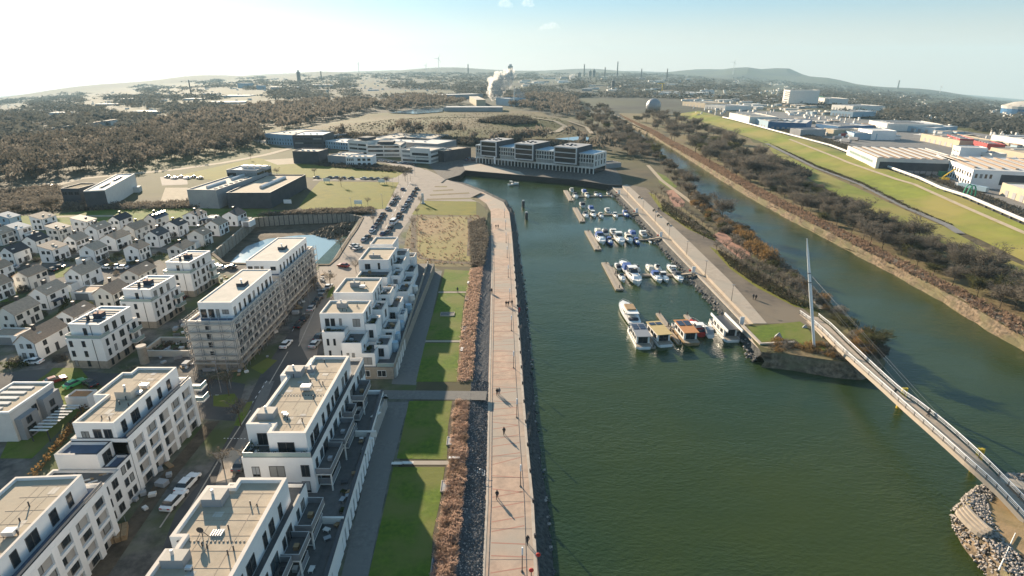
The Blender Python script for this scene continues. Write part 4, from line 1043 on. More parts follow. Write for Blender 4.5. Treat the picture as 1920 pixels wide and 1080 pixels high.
# ---- the double house at the left edge
t = thing('modern_house', 'white and grey double house with striped solar roof at the left edge', 'house', (-101.5, 91.0, 0), 0)
MB().box(0, 8, 0, 11, 0, 6.2).build('wall', 'white2', t); b = MB(); ring(b, -.1, 8.1, -.1, 11.1, 6.2, 6.6, .35); b.build('parapet', 'white', t)
MB().box(.3, 7.7, .3, 10.7, 6.2, 6.25).build('roof', 'roof_tan', t)
for i in range(5): MB().box(.8, 5.5, 1.0 + i * 1.9, 1.9 + i * 1.9, 6.3, 6.5).build('solar_panel', 'roof_white', t)
MB().box(8.01, 9.3, 0.5, 4.4, 0, 4.6).build('bay', 'grey_wall', t); MB().box(8.01, 9.3, 6.2, 10.4, 0, 5.4).build('bay', 'grey_wall', t)
for y in (2.2, 8.0): win(t, 'R', 9.3, y, .4, 2.0, 2.0); win(t, 'R', 9.3, y, 2.9, 1.2, 1.4)
win(t, 'R', 8, 5.3, 3.2, 1.2, 1.6); MB().box(1.2, 1.8, 4, 4.6, 6.25, 7.6).build('chimney', 'white2', t)
t = thing('carport', 'slatted glass pergola beside the grey double house', 'pergola', (-90.9, 91, 0))
for i in range(9): MB().box(0, 3.4, i * 1.05, i * 1.05 + .5, 2.4, 2.5).build('slat', 'roof_white', t)
for x, y in ((.1, 0), (3.3, 0), (.1, 8.6), (3.3, 8.6)): MB().box(x - .08, x + .08, y, y + .16, 0, 2.4).build('post', 'dark_metal', t)
t = thing('garage', 'small white garage with an orange roof deck behind the slatted pergola', 'garage', (-92.5, 102.4, 0)); vol(t, 0, 4.6, 0, 3.2, 0, 2.7, par=.3, roof='orange_roof')
# ================================================================ GABLED HOUSES
def house(label, ex, ey, lx, rx, roof, walls='white', eave=4.7, kind='gable', seed=0, rot=2.0, extras=()):
    """(ex, ey): picture point of the near eave corner; lx, rx: picture x of the gable's left and the long side's far end"""
    rr = random.Random(seed)
    X, Y = G(ex, ey, eave); dep = proj(X, Y, eave)[2]
    w = max(5.0, min(9.5, (ex - lx) * dep / F))
    lo, hi = 4.0, 14.0
    for _ in range(20):
        m = (lo + hi) / 2
        if proj(X, Y + m, eave)[0] < rx: lo = m
        else: hi = m
    l = max(6.0, min(11.0, lo)); rg = rr.uniform(1.5, 2.2) if kind == 'gable' else 0
    t = thing('detached_house', label, 'house', (X, Y, 0), radians(-rot), 'detached houses of the estate')
    prof = [(-w, 0), (0, 0), (0, eave), (-w / 2, eave + rg), (-w, eave)] if kind == 'gable' else ([(-w, 0), (0, 0), (0, eave), (-w, eave + 1.6)])
    b = MB(); n = len(prof); i = 0
    b.v = [(p[0], 0, p[1]) for p in prof] + [(p[0], l, p[1]) for p in prof]
    b.f = [tuple(range(n)), tuple(range(2 * n - 1, n - 1, -1))] + [((k + 1) % n, k, n + k, n + (k + 1) % n) for k in range(n)]; b.m = [0] * len(b.f)
    b.build('wall', walls, t)
    b = MB(); th = .16; o = .22
    def slope(xa, za, xb, zb):
        dx, dz = xb - xa, zb - za; h = hypot(dx, dz); nx, nz = -dz / h * th, dx / h * th
        if nz < 0: nx, nz = -nx, -nz
        p = [(xa, za + .02), (xb, zb + .02), (xb + nx, zb + nz), (xa + nx, za + nz)]
        i = len(b.v); b.v.extend([(q[0], -o, q[1]) for q in p] + [(q[0], l + o, q[1]) for q in p])
        for f_ in ((0, 3, 2, 1), (4, 5, 6, 7), (0, 1, 5, 4), (1, 2, 6, 5), (2, 3, 7, 6), (3, 0, 4, 7)): b.f.append(tuple(i + j for j in f_)); b.m.append(0)
    sl = rg / (w / 2)
    if kind == 'gable': slope(-w - o, eave - o * sl, -w / 2, eave + rg); slope(-w / 2, eave + rg, o, eave - o * sl)
    else: slope(-w - o, eave + 1.6 + o * .2, o, eave - o * .2)
    rf = b.build('roof', roof, t)
    cx = -w * rr.uniform(.4, .62); cy = rr.uniform(.3, .7) * l
    b = MB(); b.box(cx - .3, cx + .3, cy - .3, cy + .3, eave, eave + rg + 1.1); b.box(cx - .36, cx + .36, cy - .36, cy + .36, eave + rg + 1.1, eave + rg + 1.2); b.build('chimney', 'dark_metal', rf)
    for _ in range(rr.choice([0, 1, 2])):
        xx = -w * .24; yy = rr.uniform(.2, .8) * l; zz = eave + (rg - .24 * 2 * rg * .5 if kind == 'gable' else .4)
        z_ = eave + (rg * (-xx) / (w / 2) if kind == 'gable' else 1.6 * (-xx) / w) + .19
        MB().box(xx - .35, xx + .35, yy - .5, yy + .5, z_ - .15, z_ + .12).build('roof_window', 'roof_white', rf)
    for k, z in enumerate((.5, 2.9)):
        for x in ((-w * .3, -w * .68) if rr.random() < .6 else (-w * .5,)):
            win(t, 'F', x, 0, z + (.3 if k else 0), rr.choice([.7, .9, 1.2]), 1.2 if k else 1.5, sub=False)
        m_ = 3 if rr.random() < .5 else 2
        for i in range(m_):
            if rr.random() < .88: win(t, 'R', 0, l * (i + .6) / m_ - .3, z, rr.choice([.8, 1.1, 1.8]), 1.3 if k else 1.7, sub=False)
    MB().box(0.01, .06, l * .52, l * .52 + 1.0, 0, 2.1).build('door', 'dark_metal', t)
    b = MB(); b.tube((-.08, -.06, 0), (-.08, -.06, eave), .05, n=4); b.build('downpipe', 'dark_metal', t)
    for e in extras:
        if e == 'annex': vol(t, .2, 3.2, l * .3, l * .3 + 4, 0, 2.6, par=.25, roof='tile_brown', name='annex_wall')
        if e == 'solar':
            for i in range(4): MB().box(-w * .4, -w * .06, l * (.1 + i * .22), l * (.1 + i * .22) + l * .19, eave + 1.75, eave + 1.85).build('solar_panel', 'solar', rf)
        if e == 'frontannex': vol(t, -w * .9, -w * .3, -3.2, -.05, 0, 2.5, par=.25, roof='tile_brown', name='annex_wall')
        if e == 'awning': MB().box(.1, 1.8, l * .1, l * .5, 2.3, 2.45).build('awning', 'canvas_dark', t)
    return t
Z6 = lambda x, y: (x / 6.75, 380 + y / 6.75)
Z7 = lambda x, y: (x / 6.0, 520 + y / 6.0)
Z4 = lambda x, y: (x / 4.0, 360 + y / 4.0)
HS = [(Z6, 525, 215, 372, 700, 'tile_tan', 'white', 'mono', 'tall white house with light tilted roof at the top of the estate'),
 (Z6, 225, 345, 95, 385, 'roof_white', 'white', 'mono', 'white house with a nearly white tilted roof near the left edge'),
 (Z6, 450, 490, 268, 610, 'tile_dark', 'white', 'gable', 'white house with a black roof, right of the leftmost dark roofed one'),
 (Z6, 165, 640, -10, 360, 'tile_dark', 'white', 'gable', 'black roofed white house cut by the left edge, second row'),
 (Z6, 735, 350, 575, 885, 'tile_dark', 'white2', 'mono', 'pale house with dark solar strip beside a light hipped roof'),
 (Z6, 1095, 245, 890, 1195, 'tile_dark', 'white', 'mono', 'white house with half dark half tan roof by the grass strip'),
 (Z6, 1228, 345, 1060, 1400, 'tile_tan', 'white', 'gable', 'white house with a tan roof and a tall dark chimney, second row'),
 (Z6, 960, 485, 805, 1110, 'tile_tan', 'white', 'gable', 'white house with a light brown roof in the middle of the estate'),
 (Z6, 655, 605, 495, 850, 'tile_tan', 'white', 'mono', 'white house with a sunlit tan roof facing the dark lane'),
 (Z6, 1190, 605, 985, 1340, 'tile_tan', 'white', 'gable', 'white house with a plain tan roof at the bend of the lane'),
 (Z6, 1465, 465, 1255, 1640, 'tile_brown', 'white', 'gable', 'long white house with many upright windows and a brown roof'),
 (Z6, 350, 940, 155, 580, 'tile_brown', 'white2', 'gable', 'beige house with a brown roof across the dark lane, cars beside it'),
 (Z6, 1030, 915, 805, 1260, 'tile_tan', 'white', 'gable', 'white house with a tan roof streaked by two dark stacks'),
 (Z6, 110, 200, 0, 160, 'roof_white', 'pale_blue', 'mono', 'pale bluish house at the upper left edge'),
 (Z6, 0, 400, -120, 105, 'tile_tan', 'white2', 'gable', 'beige house cut by the left edge in the second row'),
 (Z6, -40, 850, -190, 55, 'tile_brown', 'white', 'gable', 'white house cut by the left edge beside the dark lane'),
 (Z7, 520, 200, 310, 740, 'tile_tan', 'white', 'gable', 'white house with a bright tan roof and two roof windows'),
 (Z7, 160, 425, -40, 430, 'tile_tan', 'white2', 'gable', 'cream house with a bright tan roof at the left edge'),
 (Z7, 830, 450, 610, 1050, 'tile_brown', 'white', 'gable', 'white house with a brown roof just left of the nearest white cube house'),
 (Z7, 385, 740, 155, 735, 'tile_brown', 'white', 'gable', 'white house with a brown roof, tall windows and a white car in front'),
 (Z7, 1265, 190, 1040, 1440, 'tile_brown', 'white2', 'gable', 'beige house with a brown roof between two white cube houses'),
 (Z7, -60, 110, -250, 85, 'tile_brown', 'white', 'gable', 'white house cut by the left edge, below the beige house'),
 (Z4, 895, 215, 812, 985, 'tile_dark', 'white', 'gable', 'white house with a black roof and two skylights by the grass strip'),
 (Z4, 1165, 205, 1075, 1255, 'solar', 'white2', 'gable', 'pale house with solar panels on its roof, before the grey hall'),
 (Z4, 1010, 285, 905, 1110, 'tile_brown', 'white2', 'gable', 'beige house with a brown roof in front of the one with solar panels'),
 (Z4, 1040, 430, 920, 1115, 'tile_brown', 'white', 'gable', 'white house with a dark brown roof and a blank gable'),
 (Z4, 1185, 330, 1078, 1262, 'tile_slate', 'white', 'gable', 'white house with a brown roof and two square gable windows'),
 (Z4, 1335, 255, 1218, 1402, 'tile_dark', 'white', 'gable', 'white house with a slate roof, second row from the halls'),
 (Z4, 1480, 180, 1365, 1545, 'tile_dark', 'white', 'gable', 'white house with a slate roof right in front of the grey hall'),
 (Z4, 1370, 430, 1250, 1450, 'tile_brown', 'white2', 'gable', 'beige house with a dark brown roof just above the farthest white cube house'),
 (Z4, 1525, 325, 1398, 1582, 'tile_brown', 'white2', 'gable', 'beige house with a brown roof next to the retaining wall'),
 (Z4, 1640, 250, 1532, 1702, 'tile_brown', 'white', 'gable', 'white house with a brown roof, second from the black roofed corner house'),
 (Z4, 1780, 180, 1662, 1840, 'tile_dark', 'white', 'gable', 'white corner house with a black roof and a small annex'),
 (Z4, 1040, 625, 895, 1162, 'tile_brown', 'white2', 'gable', 'beige house with a grey brown roof before the farthest white cube house')]
for i, (Z, ex, ey, lx, rx, rf, wl, kd, lb) in enumerate(HS):
    a, c = Z(ex, ey); s = 1.0
    house(lb, a, c, Z(lx, 0)[0], Z(rx, 0)[0], rf, wl, kind=kd, seed=i + 3, extras=(('annex',) if i in (32, 18, 1) else ('frontannex',) if i in (12, 9, 30) else ('solar',) if i == 23 else ('awning',) if i in (0, 16, 28) else ()))
# garden clutter of the estate: hedges and garden walls between the houses
def flat_garage(label, px, py, w, l, h=2.6, roof='tile_brown', wall='white'):
    x, y = G(px, py, h); t = thing('garage', label, 'garage', (x, y, 0), radians(-3)); vol(t, -w, 0, 0, l, 0, h, wall, roof, .25); MB().box(-w * .8, -w * .2, -.04, 0.0, 0, 2.1).build('door', 'grey_metal', t)
flat_garage('flat roofed garage in front of the white house with dark stacks', 172, 548, 7, 6)
flat_garage('flat roofed garage cut by the left edge', 30, 630, 8, 5)
flat_garage('white flat roofed garage beside the black roofed corner house', 468, 415, 4, 5, roof='tile_tan')
flat_garage('flat white garage before the slate roofed house by the hall', 400, 408, 4, 5, roof='roof_white')
HG = [((0, 520), (90, 512)), ((100, 492), (220, 488)), ((130, 560), (110, 600)), ((225, 486), (330, 480)), ((60, 470), (90, 466)), ((190, 470), (235, 466)), ((0, 690), (60, 686)), ((320, 455), (345, 452)),
      ((20, 470), (0, 476)), ((150, 505), (190, 502)), ((250, 470), (280, 468)), ((380, 470), (395, 455)), ((100, 640), (88, 660)), ((45, 690), (10, 690)), ((100, 850), (165, 765)), ((60, 900), (150, 790))]
for i, (a, c) in enumerate(HG):
    p, q = G(*a), G(*c); b = MB(); L = hypot(q[0] - p[0], q[1] - p[1]); n = int(L / .25)
    for k in range(n * 3):
        s = R.random(); x, y, z = p[0] + (q[0] - p[0]) * s + R.uniform(-.5, .5), p[1] + (q[1] - p[1]) * s + R.uniform(-.5, .5), R.uniform(.1, 1.3)
        r_ = R.uniform(.2, .4); u = R.random() * 6; b.tri((x + r_ * cos(u), y + r_ * sin(u), z), (x - r_ * cos(u), y, z + r_), (x, y - r_ * sin(u), z - r_ * .5)); 
    tag(b.build('hedge', 'twigs_ochre' if i > 13 else 'hedge'), 'low clipped garden hedge between the houses of the estate' if i < 14 else ('yellowing hedge along the walk behind the window grid blocks' if i == 14 else 'second yellowing hedge along the walk behind the window grid blocks'), 'hedge', 'garden hedges' if i < 14 else None)
for i, q in enumerate(([(92, 575), (130, 560), (150, 545), (120, 545)], [(100, 505), (130, 500), (135, 515), (105, 522)], [(40, 770), (100, 740), (150, 770), (60, 860), (0, 860)], [(0, 555), (30, 548), (40, 570), (0, 580)], [(60, 720), (90, 700), (100, 690), (150, 690), (170, 715), (110, 760)])):
    sheet('garden_lawn', q, 'lawn', off=.05)
# retaining kerb walls and slabs
# ================================================================ BUSINESS PARK, NORTH QUAY, INDUSTRIAL ESTATE
def pbox(name, label, FL, FR, BR, z, wall='grey_wall', roof='roof_white', cat='hall', par=.6, group=None, base=0.0, BL=None, top=0, coping='coping', rect=True):
    """building from three roof corners in the picture: near left, near right, far right (z = height)"""
    zb = top
    a, b_, c = G(*FL, z + zb), G(*FR, z + zb), G(*BR, z + zb)
    a, b_, c = Vector(a), Vector(b_), Vector(c); u = (b_ - a); w = u.length; u.normalize(); v = Vector((-u.y, u.x)); l = (c - b_).dot(v)
    if l < 0: l = -l
    t = thing(name, label, cat, (a.x, a.y, zb), atan2(u.y, u.x), group)
    vol(t, 0, w, 0, l, base - .3, z, wall, roof, par, coping)
    t['w'] = w; t['l'] = l
    return t, w, l
def strips(t, face, c0, c1, fixed, z, h, n=1, m='glass', name='window_band'):
    """long ribbon windows"""
    for i in range(n):
        a = c0 + (c1 - c0) * i / n + .4; b_ = c0 + (c1 - c0) * (i + 1) / n - .4
        win(t, face, *(((a + b_) / 2, fixed) if face in 'FB' else (fixed, (a + b_) / 2)), z, b_ - a, h, pane=m, mull=max(1, int((b_ - a) / 3)), sub=False)
# office block on the north quay
O, E_ = Vector(G(893, 305, 0)), Vector(G(1112, 327, 0)); u = (E_ - O); Wn = u.length; ang = atan2(u.y, u.x)
t = thing('office_building', 'long pale framed office building with three dark overhanging cubes on the harbour quay', 'office building', (O.x, O.y, 0), ang)
dN = 20.0
MB().box(0, Wn, 2.2, dN, 0, 3.6).build('ground_floor', 'glass', t)
n = 34; cm = MB().box(-.28, .28, 0, .7, 0, 3.6).mesh('column', ['white2'])
for i in range(n + 1): link('column', cm, t, (i * Wn / n, 0, 0))
MB().box(-.3, Wn + .3, -.1, dN, 3.6, 4.7).build('floor_band', 'white2', t)
MB().box(0, Wn, 1.0, dN, 4.7, 13.0).build('wall', 'glass', t)
MB().box(-.3, Wn + .3, .0, dN, 12.6, 13.3).build('floor_band', 'white2', t)
MB().box(.4, Wn - .4, .8, dN - .5, 13.31, 13.4).build('roof', 'pale_blue', t)
MB().box(Wn - .02, Wn + .28, 0, dN, 4.7, 12.6).build('end_wall', 'white2', t)
for i in range(4): win(t, 'R', Wn + .28, 3 + i * 4.6, 5.2, 1.6, 3.0, sub=False); win(t, 'R', Wn + .28, 3 + i * 4.6, 9.2, 1.6, 3.0, sub=False)
cubes = [(.068, .215), (.375, .535), (.705, .885)]
fin = MB().box(-.2, .2, 0, .95, 4.7, 12.6).mesh('fin', ['white2']); fin2 = MB().box(-.13, .13, 0, .9, 4.7, 7.2).mesh('fin', ['white2'])
for k in range(49):
    s = k / 48
    if any(a - .005 < s < c + .005 for a, c in cubes): continue
    link('fin', fin, t, (s * Wn, 0, 0))
    if k < 48: link('fin', fin2, t, ((k + .5) / 48 * Wn, 0, 0))
for z in (7.1, 9.8):
    xs = [0] + [q for c in cubes for q in c] + [1]
    for a, c in zip(xs[::2], xs[1::2]): MB().box(a * Wn, c * Wn, .05, .9, z, z + .45).build('floor_band', 'white2', t)
for a, c in cubes:
    x0, x1 = a * Wn, c * Wn
    q = MB().box(x0, x1, -3.0, dN + 1, 6.0, 16.9).build('cube', 'anthracite', t)
    MB().box(x0 + .2, x1 - .2, -2.6, dN + .6, 16.95, 17.05).build('roof', 'grey_wall', q)
    b = MB(); b.box(x0 - .05, x0 + .8, -3.5, -3.02, 5.9, 17); b.box(x1 - .8, x1 + .05, -3.5, -3.02, 5.9, 17); b.box(x0 + .8, x1 - .8, -3.5, -3.02, 5.9, 6.7); b.box(x0 + .8, x1 - .8, -3.5, -3.02, 16.3, 17)
    for z in (9.6, 13.0): b.box(x0 + .8, x1 - .8, -3.4, -3.02, z, z + .55)
    b.build('frame', 'pale_metal', q)
    for z in (6.8, 10.2, 13.6): MB().box(x0 + .85, x1 - .85, -3.15, -3.03, z, z + 2.7).build('pane', 'glass_green' if z < 0 else 'glass', q)
    for k in range(5): MB().box(x0 + 2 + k * 2.0, x0 + 3.2 + k * 2.0, 4 + (k % 3) * 3, 5.5 + (k % 3) * 3, 17.06, 17.7).build('roof_unit', 'canvas_dark', q)
pbox('kiosk', 'small grey annex right of the framed office building', (1120, 303), (1136, 307), (1145, 300), 3.4, 'grey_wall', 'anthracite', 'annex')

# halls left of the meadow
t, w, l = pbox('industrial_hall', 'black hall with a tan roof and long skylight by the meadow', (424, 361), (506, 361), (584, 327), 8.0, 'anthracite', 'roof_tan')
b = MB(); b.tube((w * .55, l * .25, 8.0), (w * .62, l * .8, 8.0), 1.0, n=8); b.build('skylight', 'pale_metal', t)
t, w, l = pbox('industrial_hall', 'grey hall with a pale roof and skylights beside the black one', (350, 355), (405, 356), (478, 322), 9.6, 'grey_wall', 'roof_pale')
for a, c in ((.12, .42), (.55, .85)):
    b = MB(); b.tube((w * .45, l * a, 9.5), (w * .45, l * c, 9.5), .9, n=8); b.build('skylight', 'pale_metal', t)
for i in range(9): MB().box(w * .75, w * .75 + 1.4, l * (.08 + i * .09), l * (.08 + i * .09) + 1.2, 9.1, 9.4).build('roof_light', 'canvas_dark', t)
t, w, l = pbox('office_building', 'grey office wing behind the grey hall with white roof units', (424, 318), (480, 319), (494, 310), 12.5, 'grey_wall', 'roof_white', 'office building')
strips(t, 'F', 0, w, 0, 8.6, 2.2, 3); strips(t, 'R', 0, l, w, 8.6, 2.2, 2); strips(t, 'R', 0, l, w, 4.5, 2.2, 2)
for k in range(4): MB().box(w * .3 + k * 4, w * .3 + k * 4 + 3, l * .4, l * .4 + 3, 12.2, 13.8).build('roof_unit', 'pale_metal', t)
t, w, l = pbox('industrial_hall', 'long hall with sunlit cream roof and pale side wall on the far left', (156, 358), (196, 356), (301, 323), 9.5, 'white2', 'roof_white')
MB().box(-.05, w, -.12, -.02, 0, 9.0).build('front_wall', 'anthracite', t)
for a, c in ((.2, .45), (.6, .85)): MB().box(w * .4, w * .4 + 1.6, l * a, l * c, 9.3, 9.8).build('skylight', 'dark_metal', t)
MB().box(w + .01, w + 3, l * .82, l * .93, 0, 3).build('annex', 'roof_white', t)
t, w, l = pbox('office_building', 'dark office block with a brown planted roof beside the cream roofed hall', (113, 353), (147, 353), (163, 343), 8.5, 'anthracite', 'scrub', 'office building')
strips(t, 'F', 0, w, 0, 5, 1.6, 3)
# business park
BP = [('dark cubic office block with a pale roof at the left of the business park', (548, 283), (596, 284), (640, 279), 9, 'anthracite', 'roof_pale', 0),
 ('dark office block in the back row of the business park', (548, 253), (605, 253), (617, 246), 12, 'anthracite', 'pale_blue', 1),
 ('wide pale roofed building with bluish front at the back left of the business park', (496, 250), (547, 253), (585, 243), 10, 'pale_blue', 'roof_pale', 2),
 ('low hall with a white roof behind the dark office blocks', (606, 255), (650, 250), (672, 247), 7, 'grey_wall', 'roof_white', 0),
 ('blue fronted office pavilion in the business park', (606, 264), (652, 268), (672, 261), 6.5, 'pale_blue', 'roof_white', 3),
 ('grey hall attached to the white corner office', (614, 291), (648, 293), (690, 286), 6.5, 'grey_wall', 'roof_pale', 0),
 ('bright white two storey corner office with dark windows', (648, 294), (697, 294), (702, 289), 7.0, 'white', 'roof_pale', 4),
 ('white office with ribbon windows, left one of three', (652, 262), (688, 265), (705, 257), 11.5, 'white2', 'roof_pale', 5),
 ('white office with ribbon windows, middle one of three', (686, 272), (751, 272), (778, 265), 9.5, 'white2', 'roof_pale', 5),
 ('white office with ribbon windows and a bracket shaped end, right one of three', (751, 280), (806, 283), (832, 276), 9.5, 'white2', 'roof_pale', 6),
 ('dark brown hall at the right end of the business park', (808, 280), (832, 283), (866, 274), 8.5, 'anthracite', 'roof_tan', 0),
 ('long low hall with cream roof behind the ribbon window offices', (700, 258), (800, 262), (840, 252), 7.5, 'grey_wall', 'roof_pale', 0),
 ('second long low hall with white roof behind the ribbon window offices', (715, 264), (820, 270), (850, 262), 7.5, 'grey_wall', 'roof_white', 0)]
for lb, a, c, d, z, wl, rf, st in BP:
    t, w, l = pbox('office_building' if st else 'industrial_hall', lb, a, c, d, z, wl, rf, 'office building' if st else 'hall', group='buildings of the business park')
    if st == 4:
        for k in range(2):
            for i in range(4): win(t, 'F', w * (.06 + i * .07), 0, .9 + k * 3.1, .7, 1.9, sub=False)
            for i in range(3): win(t, 'F', w * (.5 + i * .19), 0, 1.0 + k * 3.1, 2.2, 1.7, sub=False)
    elif st in (5, 6):
        for z_ in (1.0, 4.2, 7.4):
            if z_ + 2 < z: strips(t, 'F', 1, w - 1, 0, z_, 1.5, 2); strips(t, 'R', 1, l - 1, w, z_, 1.5, 1)
        if st == 5: MB().box(w * .3, w * .75, l * .2, l * .6, z, z + 2).build('penthouse', 'anthracite', t)
        if st == 6: MB().box(w * .35, w, -1.2, 0, z * .5, z + 1.8).build('oriel', 'white2', t); strips(t, 'F', w * .4, w - .5, -1.2, z * .62, 1.8, 1)
    elif st in (2, 3):
        for k in range(2):
            for i in range(10): win(t, 'F', w * (.06 + i * .098), 0, 1 + k * 3.2, .9, 1.8, sub=False)
    elif st == 1: strips(t, 'F', 1, w - 1, 0, 8, 1.2, 3); strips(t, 'F', 1, w - 1, 0, 4.4, 1.2, 3)
    for i in range(3): MB().box(w * .2 + i * w * .22, w * .2 + i * w * .22 + 1.6, l * .35, l * .35 + 1.4, z - .55, z + .3).build('roof_unit', 'pale_metal', t)

# industrial estate on the right: (label, near-left roof corner, near-right, far-right, height, wall, roof, style)
IND = [('huge logistics hall with solar roof and white end wall beside the pipeline', (1590, 273), (1645, 296), (1758, 284), 11, 'roof_white', 'tile_brown', 7),
 ('long white factory with a row of small windows at the right edge', (1756, 290), (1826, 318), (1990, 300), 11, 'white', 'roof_white', 8),
 ('dark loading hall joining the solar roofed hall and the white factory', (1700, 300), (1755, 312), (1820, 290), 6, 'anthracite', 'roof_white', 0),
 ('cream hall at the right edge with grey doors', (1880, 342), (1990, 376), (2040, 350), 7, 'tan_wall', 'roof_white', 0),
 ('white hall with saw tooth roof at the left end of the estate', (1368, 211), (1406, 219), (1436, 215), 11, 'white2', 'roof_pale', 0),
 ('light blue hall adjoining the white saw tooth hall', (1406, 220), (1441, 227), (1462, 222), 9, 'pale_blue', 'roof_pale', 0),
 ('bright blue hall in the left part of the estate', (1441, 228), (1512, 231), (1520, 224), 9, 'blue_wall', 'roof_white', 0),
 ('second bright blue hall, farther right', (1530, 232), (1572, 237), (1590, 230), 8, 'blue_wall', 'roof_white', 0),
 ('grey barrel shaped hall in front of the blue halls', (1482, 240), (1502, 243), (1520, 238), 7, 'grey_wall', 'roof_white', 0),
 ('beige hall behind the truck yard', (1545, 240), (1564, 243), (1590, 238), 7, 'tan_wall', 'roof_white', 0),
 ('sky blue roofed workshop', (1580, 243), (1602, 250), (1618, 243), 6, 'pale_blue', 'blue_wall', 0),
 ('white office with square windows in the estate', (1610, 240), (1636, 245), (1652, 240), 9, 'white', 'roof_white', 4),
 ('long white flat hall in the middle distance', (1630, 225), (1664, 232), (1760, 232), 8, 'white2', 'roof_white', 0),
 ('blue banded long hall behind the white flat hall', (1664, 233), (1755, 240), (1762, 234), 6, 'pale_blue', 'roof_white', 0),
 ('sand coloured hall with flat roof', (1728, 250), (1800, 264), (1812, 254), 7, 'tan_wall', 'roof_tan', 0),
 ('red hall, left one of two', (1776, 252), (1800, 260), (1812, 256), 8, 'red_wall', 'roof_white', 0),
 ('red hall, right one of two', (1826, 263), (1852, 270), (1866, 266), 8, 'red_wall', 'red_wall', 0),
 ('long cream hall at the right edge behind the white factory', (1858, 276), (1990, 300), (1990, 280), 7, 'tan_wall', 'roof_tan', 0),
 ('pale office block between the halls', (1788, 272), (1802, 276), (1824, 270), 9, 'white', 'roof_white', 4),
 ('low white row building behind the factory', (1826, 282), (1860, 288), (1900, 290), 6, 'white2', 'roof_white', 0),
 ('long white hall with panels far right', (1860, 252), (1995, 274), (1995, 264), 8, 'white2', 'roof_white', 0),
 ('pale hall row before the woods, right part', (1560, 196), (1600, 199), (1640, 197), 8, 'white2', 'roof_white', 0),
 ('pale hall with blue side before the woods', (1558, 207), (1600, 210), (1638, 208), 7, 'pale_blue', 'roof_white', 0),
 ('hospital like slab with white end wall on the far right', (1470, 168), (1482, 169), (1510, 167), 26, 'white2', 'roof_pale', 1),
 ('green curved hall below the far slab', (1478, 180), (1500, 182), (1502, 178), 9, 'green_wall', 'green_wall', 0),
 ('white block right of the green hall', (1525, 182), (1556, 185), (1558, 182), 10, 'white2', 'roof_pale', 0),
 ('hall with white roof in the distant estate, leftmost', (1225, 173), (1290, 175), (1300, 172), 8, 'white2', 'roof_white', 0),
 ('ochre hall edge near the estate gate', (1280, 190), (1322, 194), (1330, 190), 8, 'tan_wall', 'roof_tan', 0),
 ('white hall beside the ochre one', (1322, 196), (1360, 199), (1372, 195), 7, 'white2', 'roof_white', 0)]
for lb, a, c, d, z, wl, rf, st in IND:
    X, Y, Z = GT(c[0], c[1] + 4); tp = max(0, Z)
    t, w, l = pbox('industrial_hall', lb, a, c, d, z, wl, rf, 'hall', group='halls of the industrial estate', top=tp if tp > 1.5 else 0)
    l = min(l, 200)
    if st == 7:
        for i in range(8):
            MB().box(w * .06, w * .94, l * (.04 + i * .12), l * (.04 + i * .12) + l * .05, z - .1, z + .15).build('solar_strip', 'roof_white', t)
        MB().box(w, w + .1, 2, l - 2, z * .1, z * .78).build('loading_front', 'anthracite', t)
        for i in range(14): MB().box(w + .1, w + .4, 6 + i * l / 15, 9 + i * l / 15, 0, 3.4).build('dock_door', 'grey_metal', t)
        strips(t, 'F', w * .1, w * .9, 0, z * .62, 1.6, 2, 'glass_green')
    elif st == 8:
        for k in range(2):
            for i in range(16): win(t, 'F', w * (.03 + i * .062), 0, 1.6 + k * 4.6, w * .03, 2.4, sub=False)
        for i in range(4): win(t, 'R', w, 2 + i * 2.4, 6.2, 1.2, 2.4, sub=False)
        MB().box(w, w + .1, 14, l - 3, z * .25, z * .8).build('loading_front', 'anthracite', t)
        for i in range(9): MB().box(w * .08, w * .85, l * (.05 + i * .1), l * (.05 + i * .1) + 1.6, z - .1, z + .35).build('roof_light', 'tile_brown', t)
    elif st == 4:
        for k in range(2):
            for i in range(5): win(t, 'F', w * (.12 + i * .19), 0, 1.2 + k * 3.4, 1.3, 1.6, sub=False)
    elif st == 1:
        for k in range(6): strips(t, 'F', w * .25, w, 0, 2 + k * 3.8, 1.6, 1)
    else:
        for i in range(4): MB().box(w * (.12 + i * .2), w * (.12 + i * .2) + w * .05, l * .2, l * .75, z - .3, z + .1).build('roof_light', 'roof_white' if rf != 'roof_white' else 'grey_metal', t)
        if w > 12:
            for i in range(min(6, int(w / 6))): MB().box(w * (.1 + i * .14), w * (.1 + i * .14) + 3, -.12, 0, 0, 3.6).build('dock_door', 'grey_metal', t)
# the stadium on the right edge
X, Y, Z = GT(1945, 218); t = thing('stadium', 'big arena with a pale ribbed roof and blue band at the right edge', 'stadium', (X, Y, Z - 2)); sx = 78
rr_ = []
for z, s in ((0, 1.0), (20, 1.02), (26, 1.04), (34, .72), (38, .34)):
    rr_.append([(cos(2 * pi * k / 32) * sx * s, sin(2 * pi * k / 32) * sx * .8 * s, z) for k in range(32)])
MB().loft(rr_[:2]).build('wall', 'blue_wall', t); MB().loft(rr_[1:3]).build('rim', 'roof_white', t); MB().loft(rr_[2:]).build('roof', 'roof_pale', t)
for k in range(16):
    a = 2 * pi * k / 16; b = MB(); b.tube((cos(a) * sx * 1.0, sin(a) * sx * .8, 27), (cos(a) * sx * .36, sin(a) * sx * .29, 38.6), 1.0, n=4); b.build('roof_rib', 'tan_wall', t)
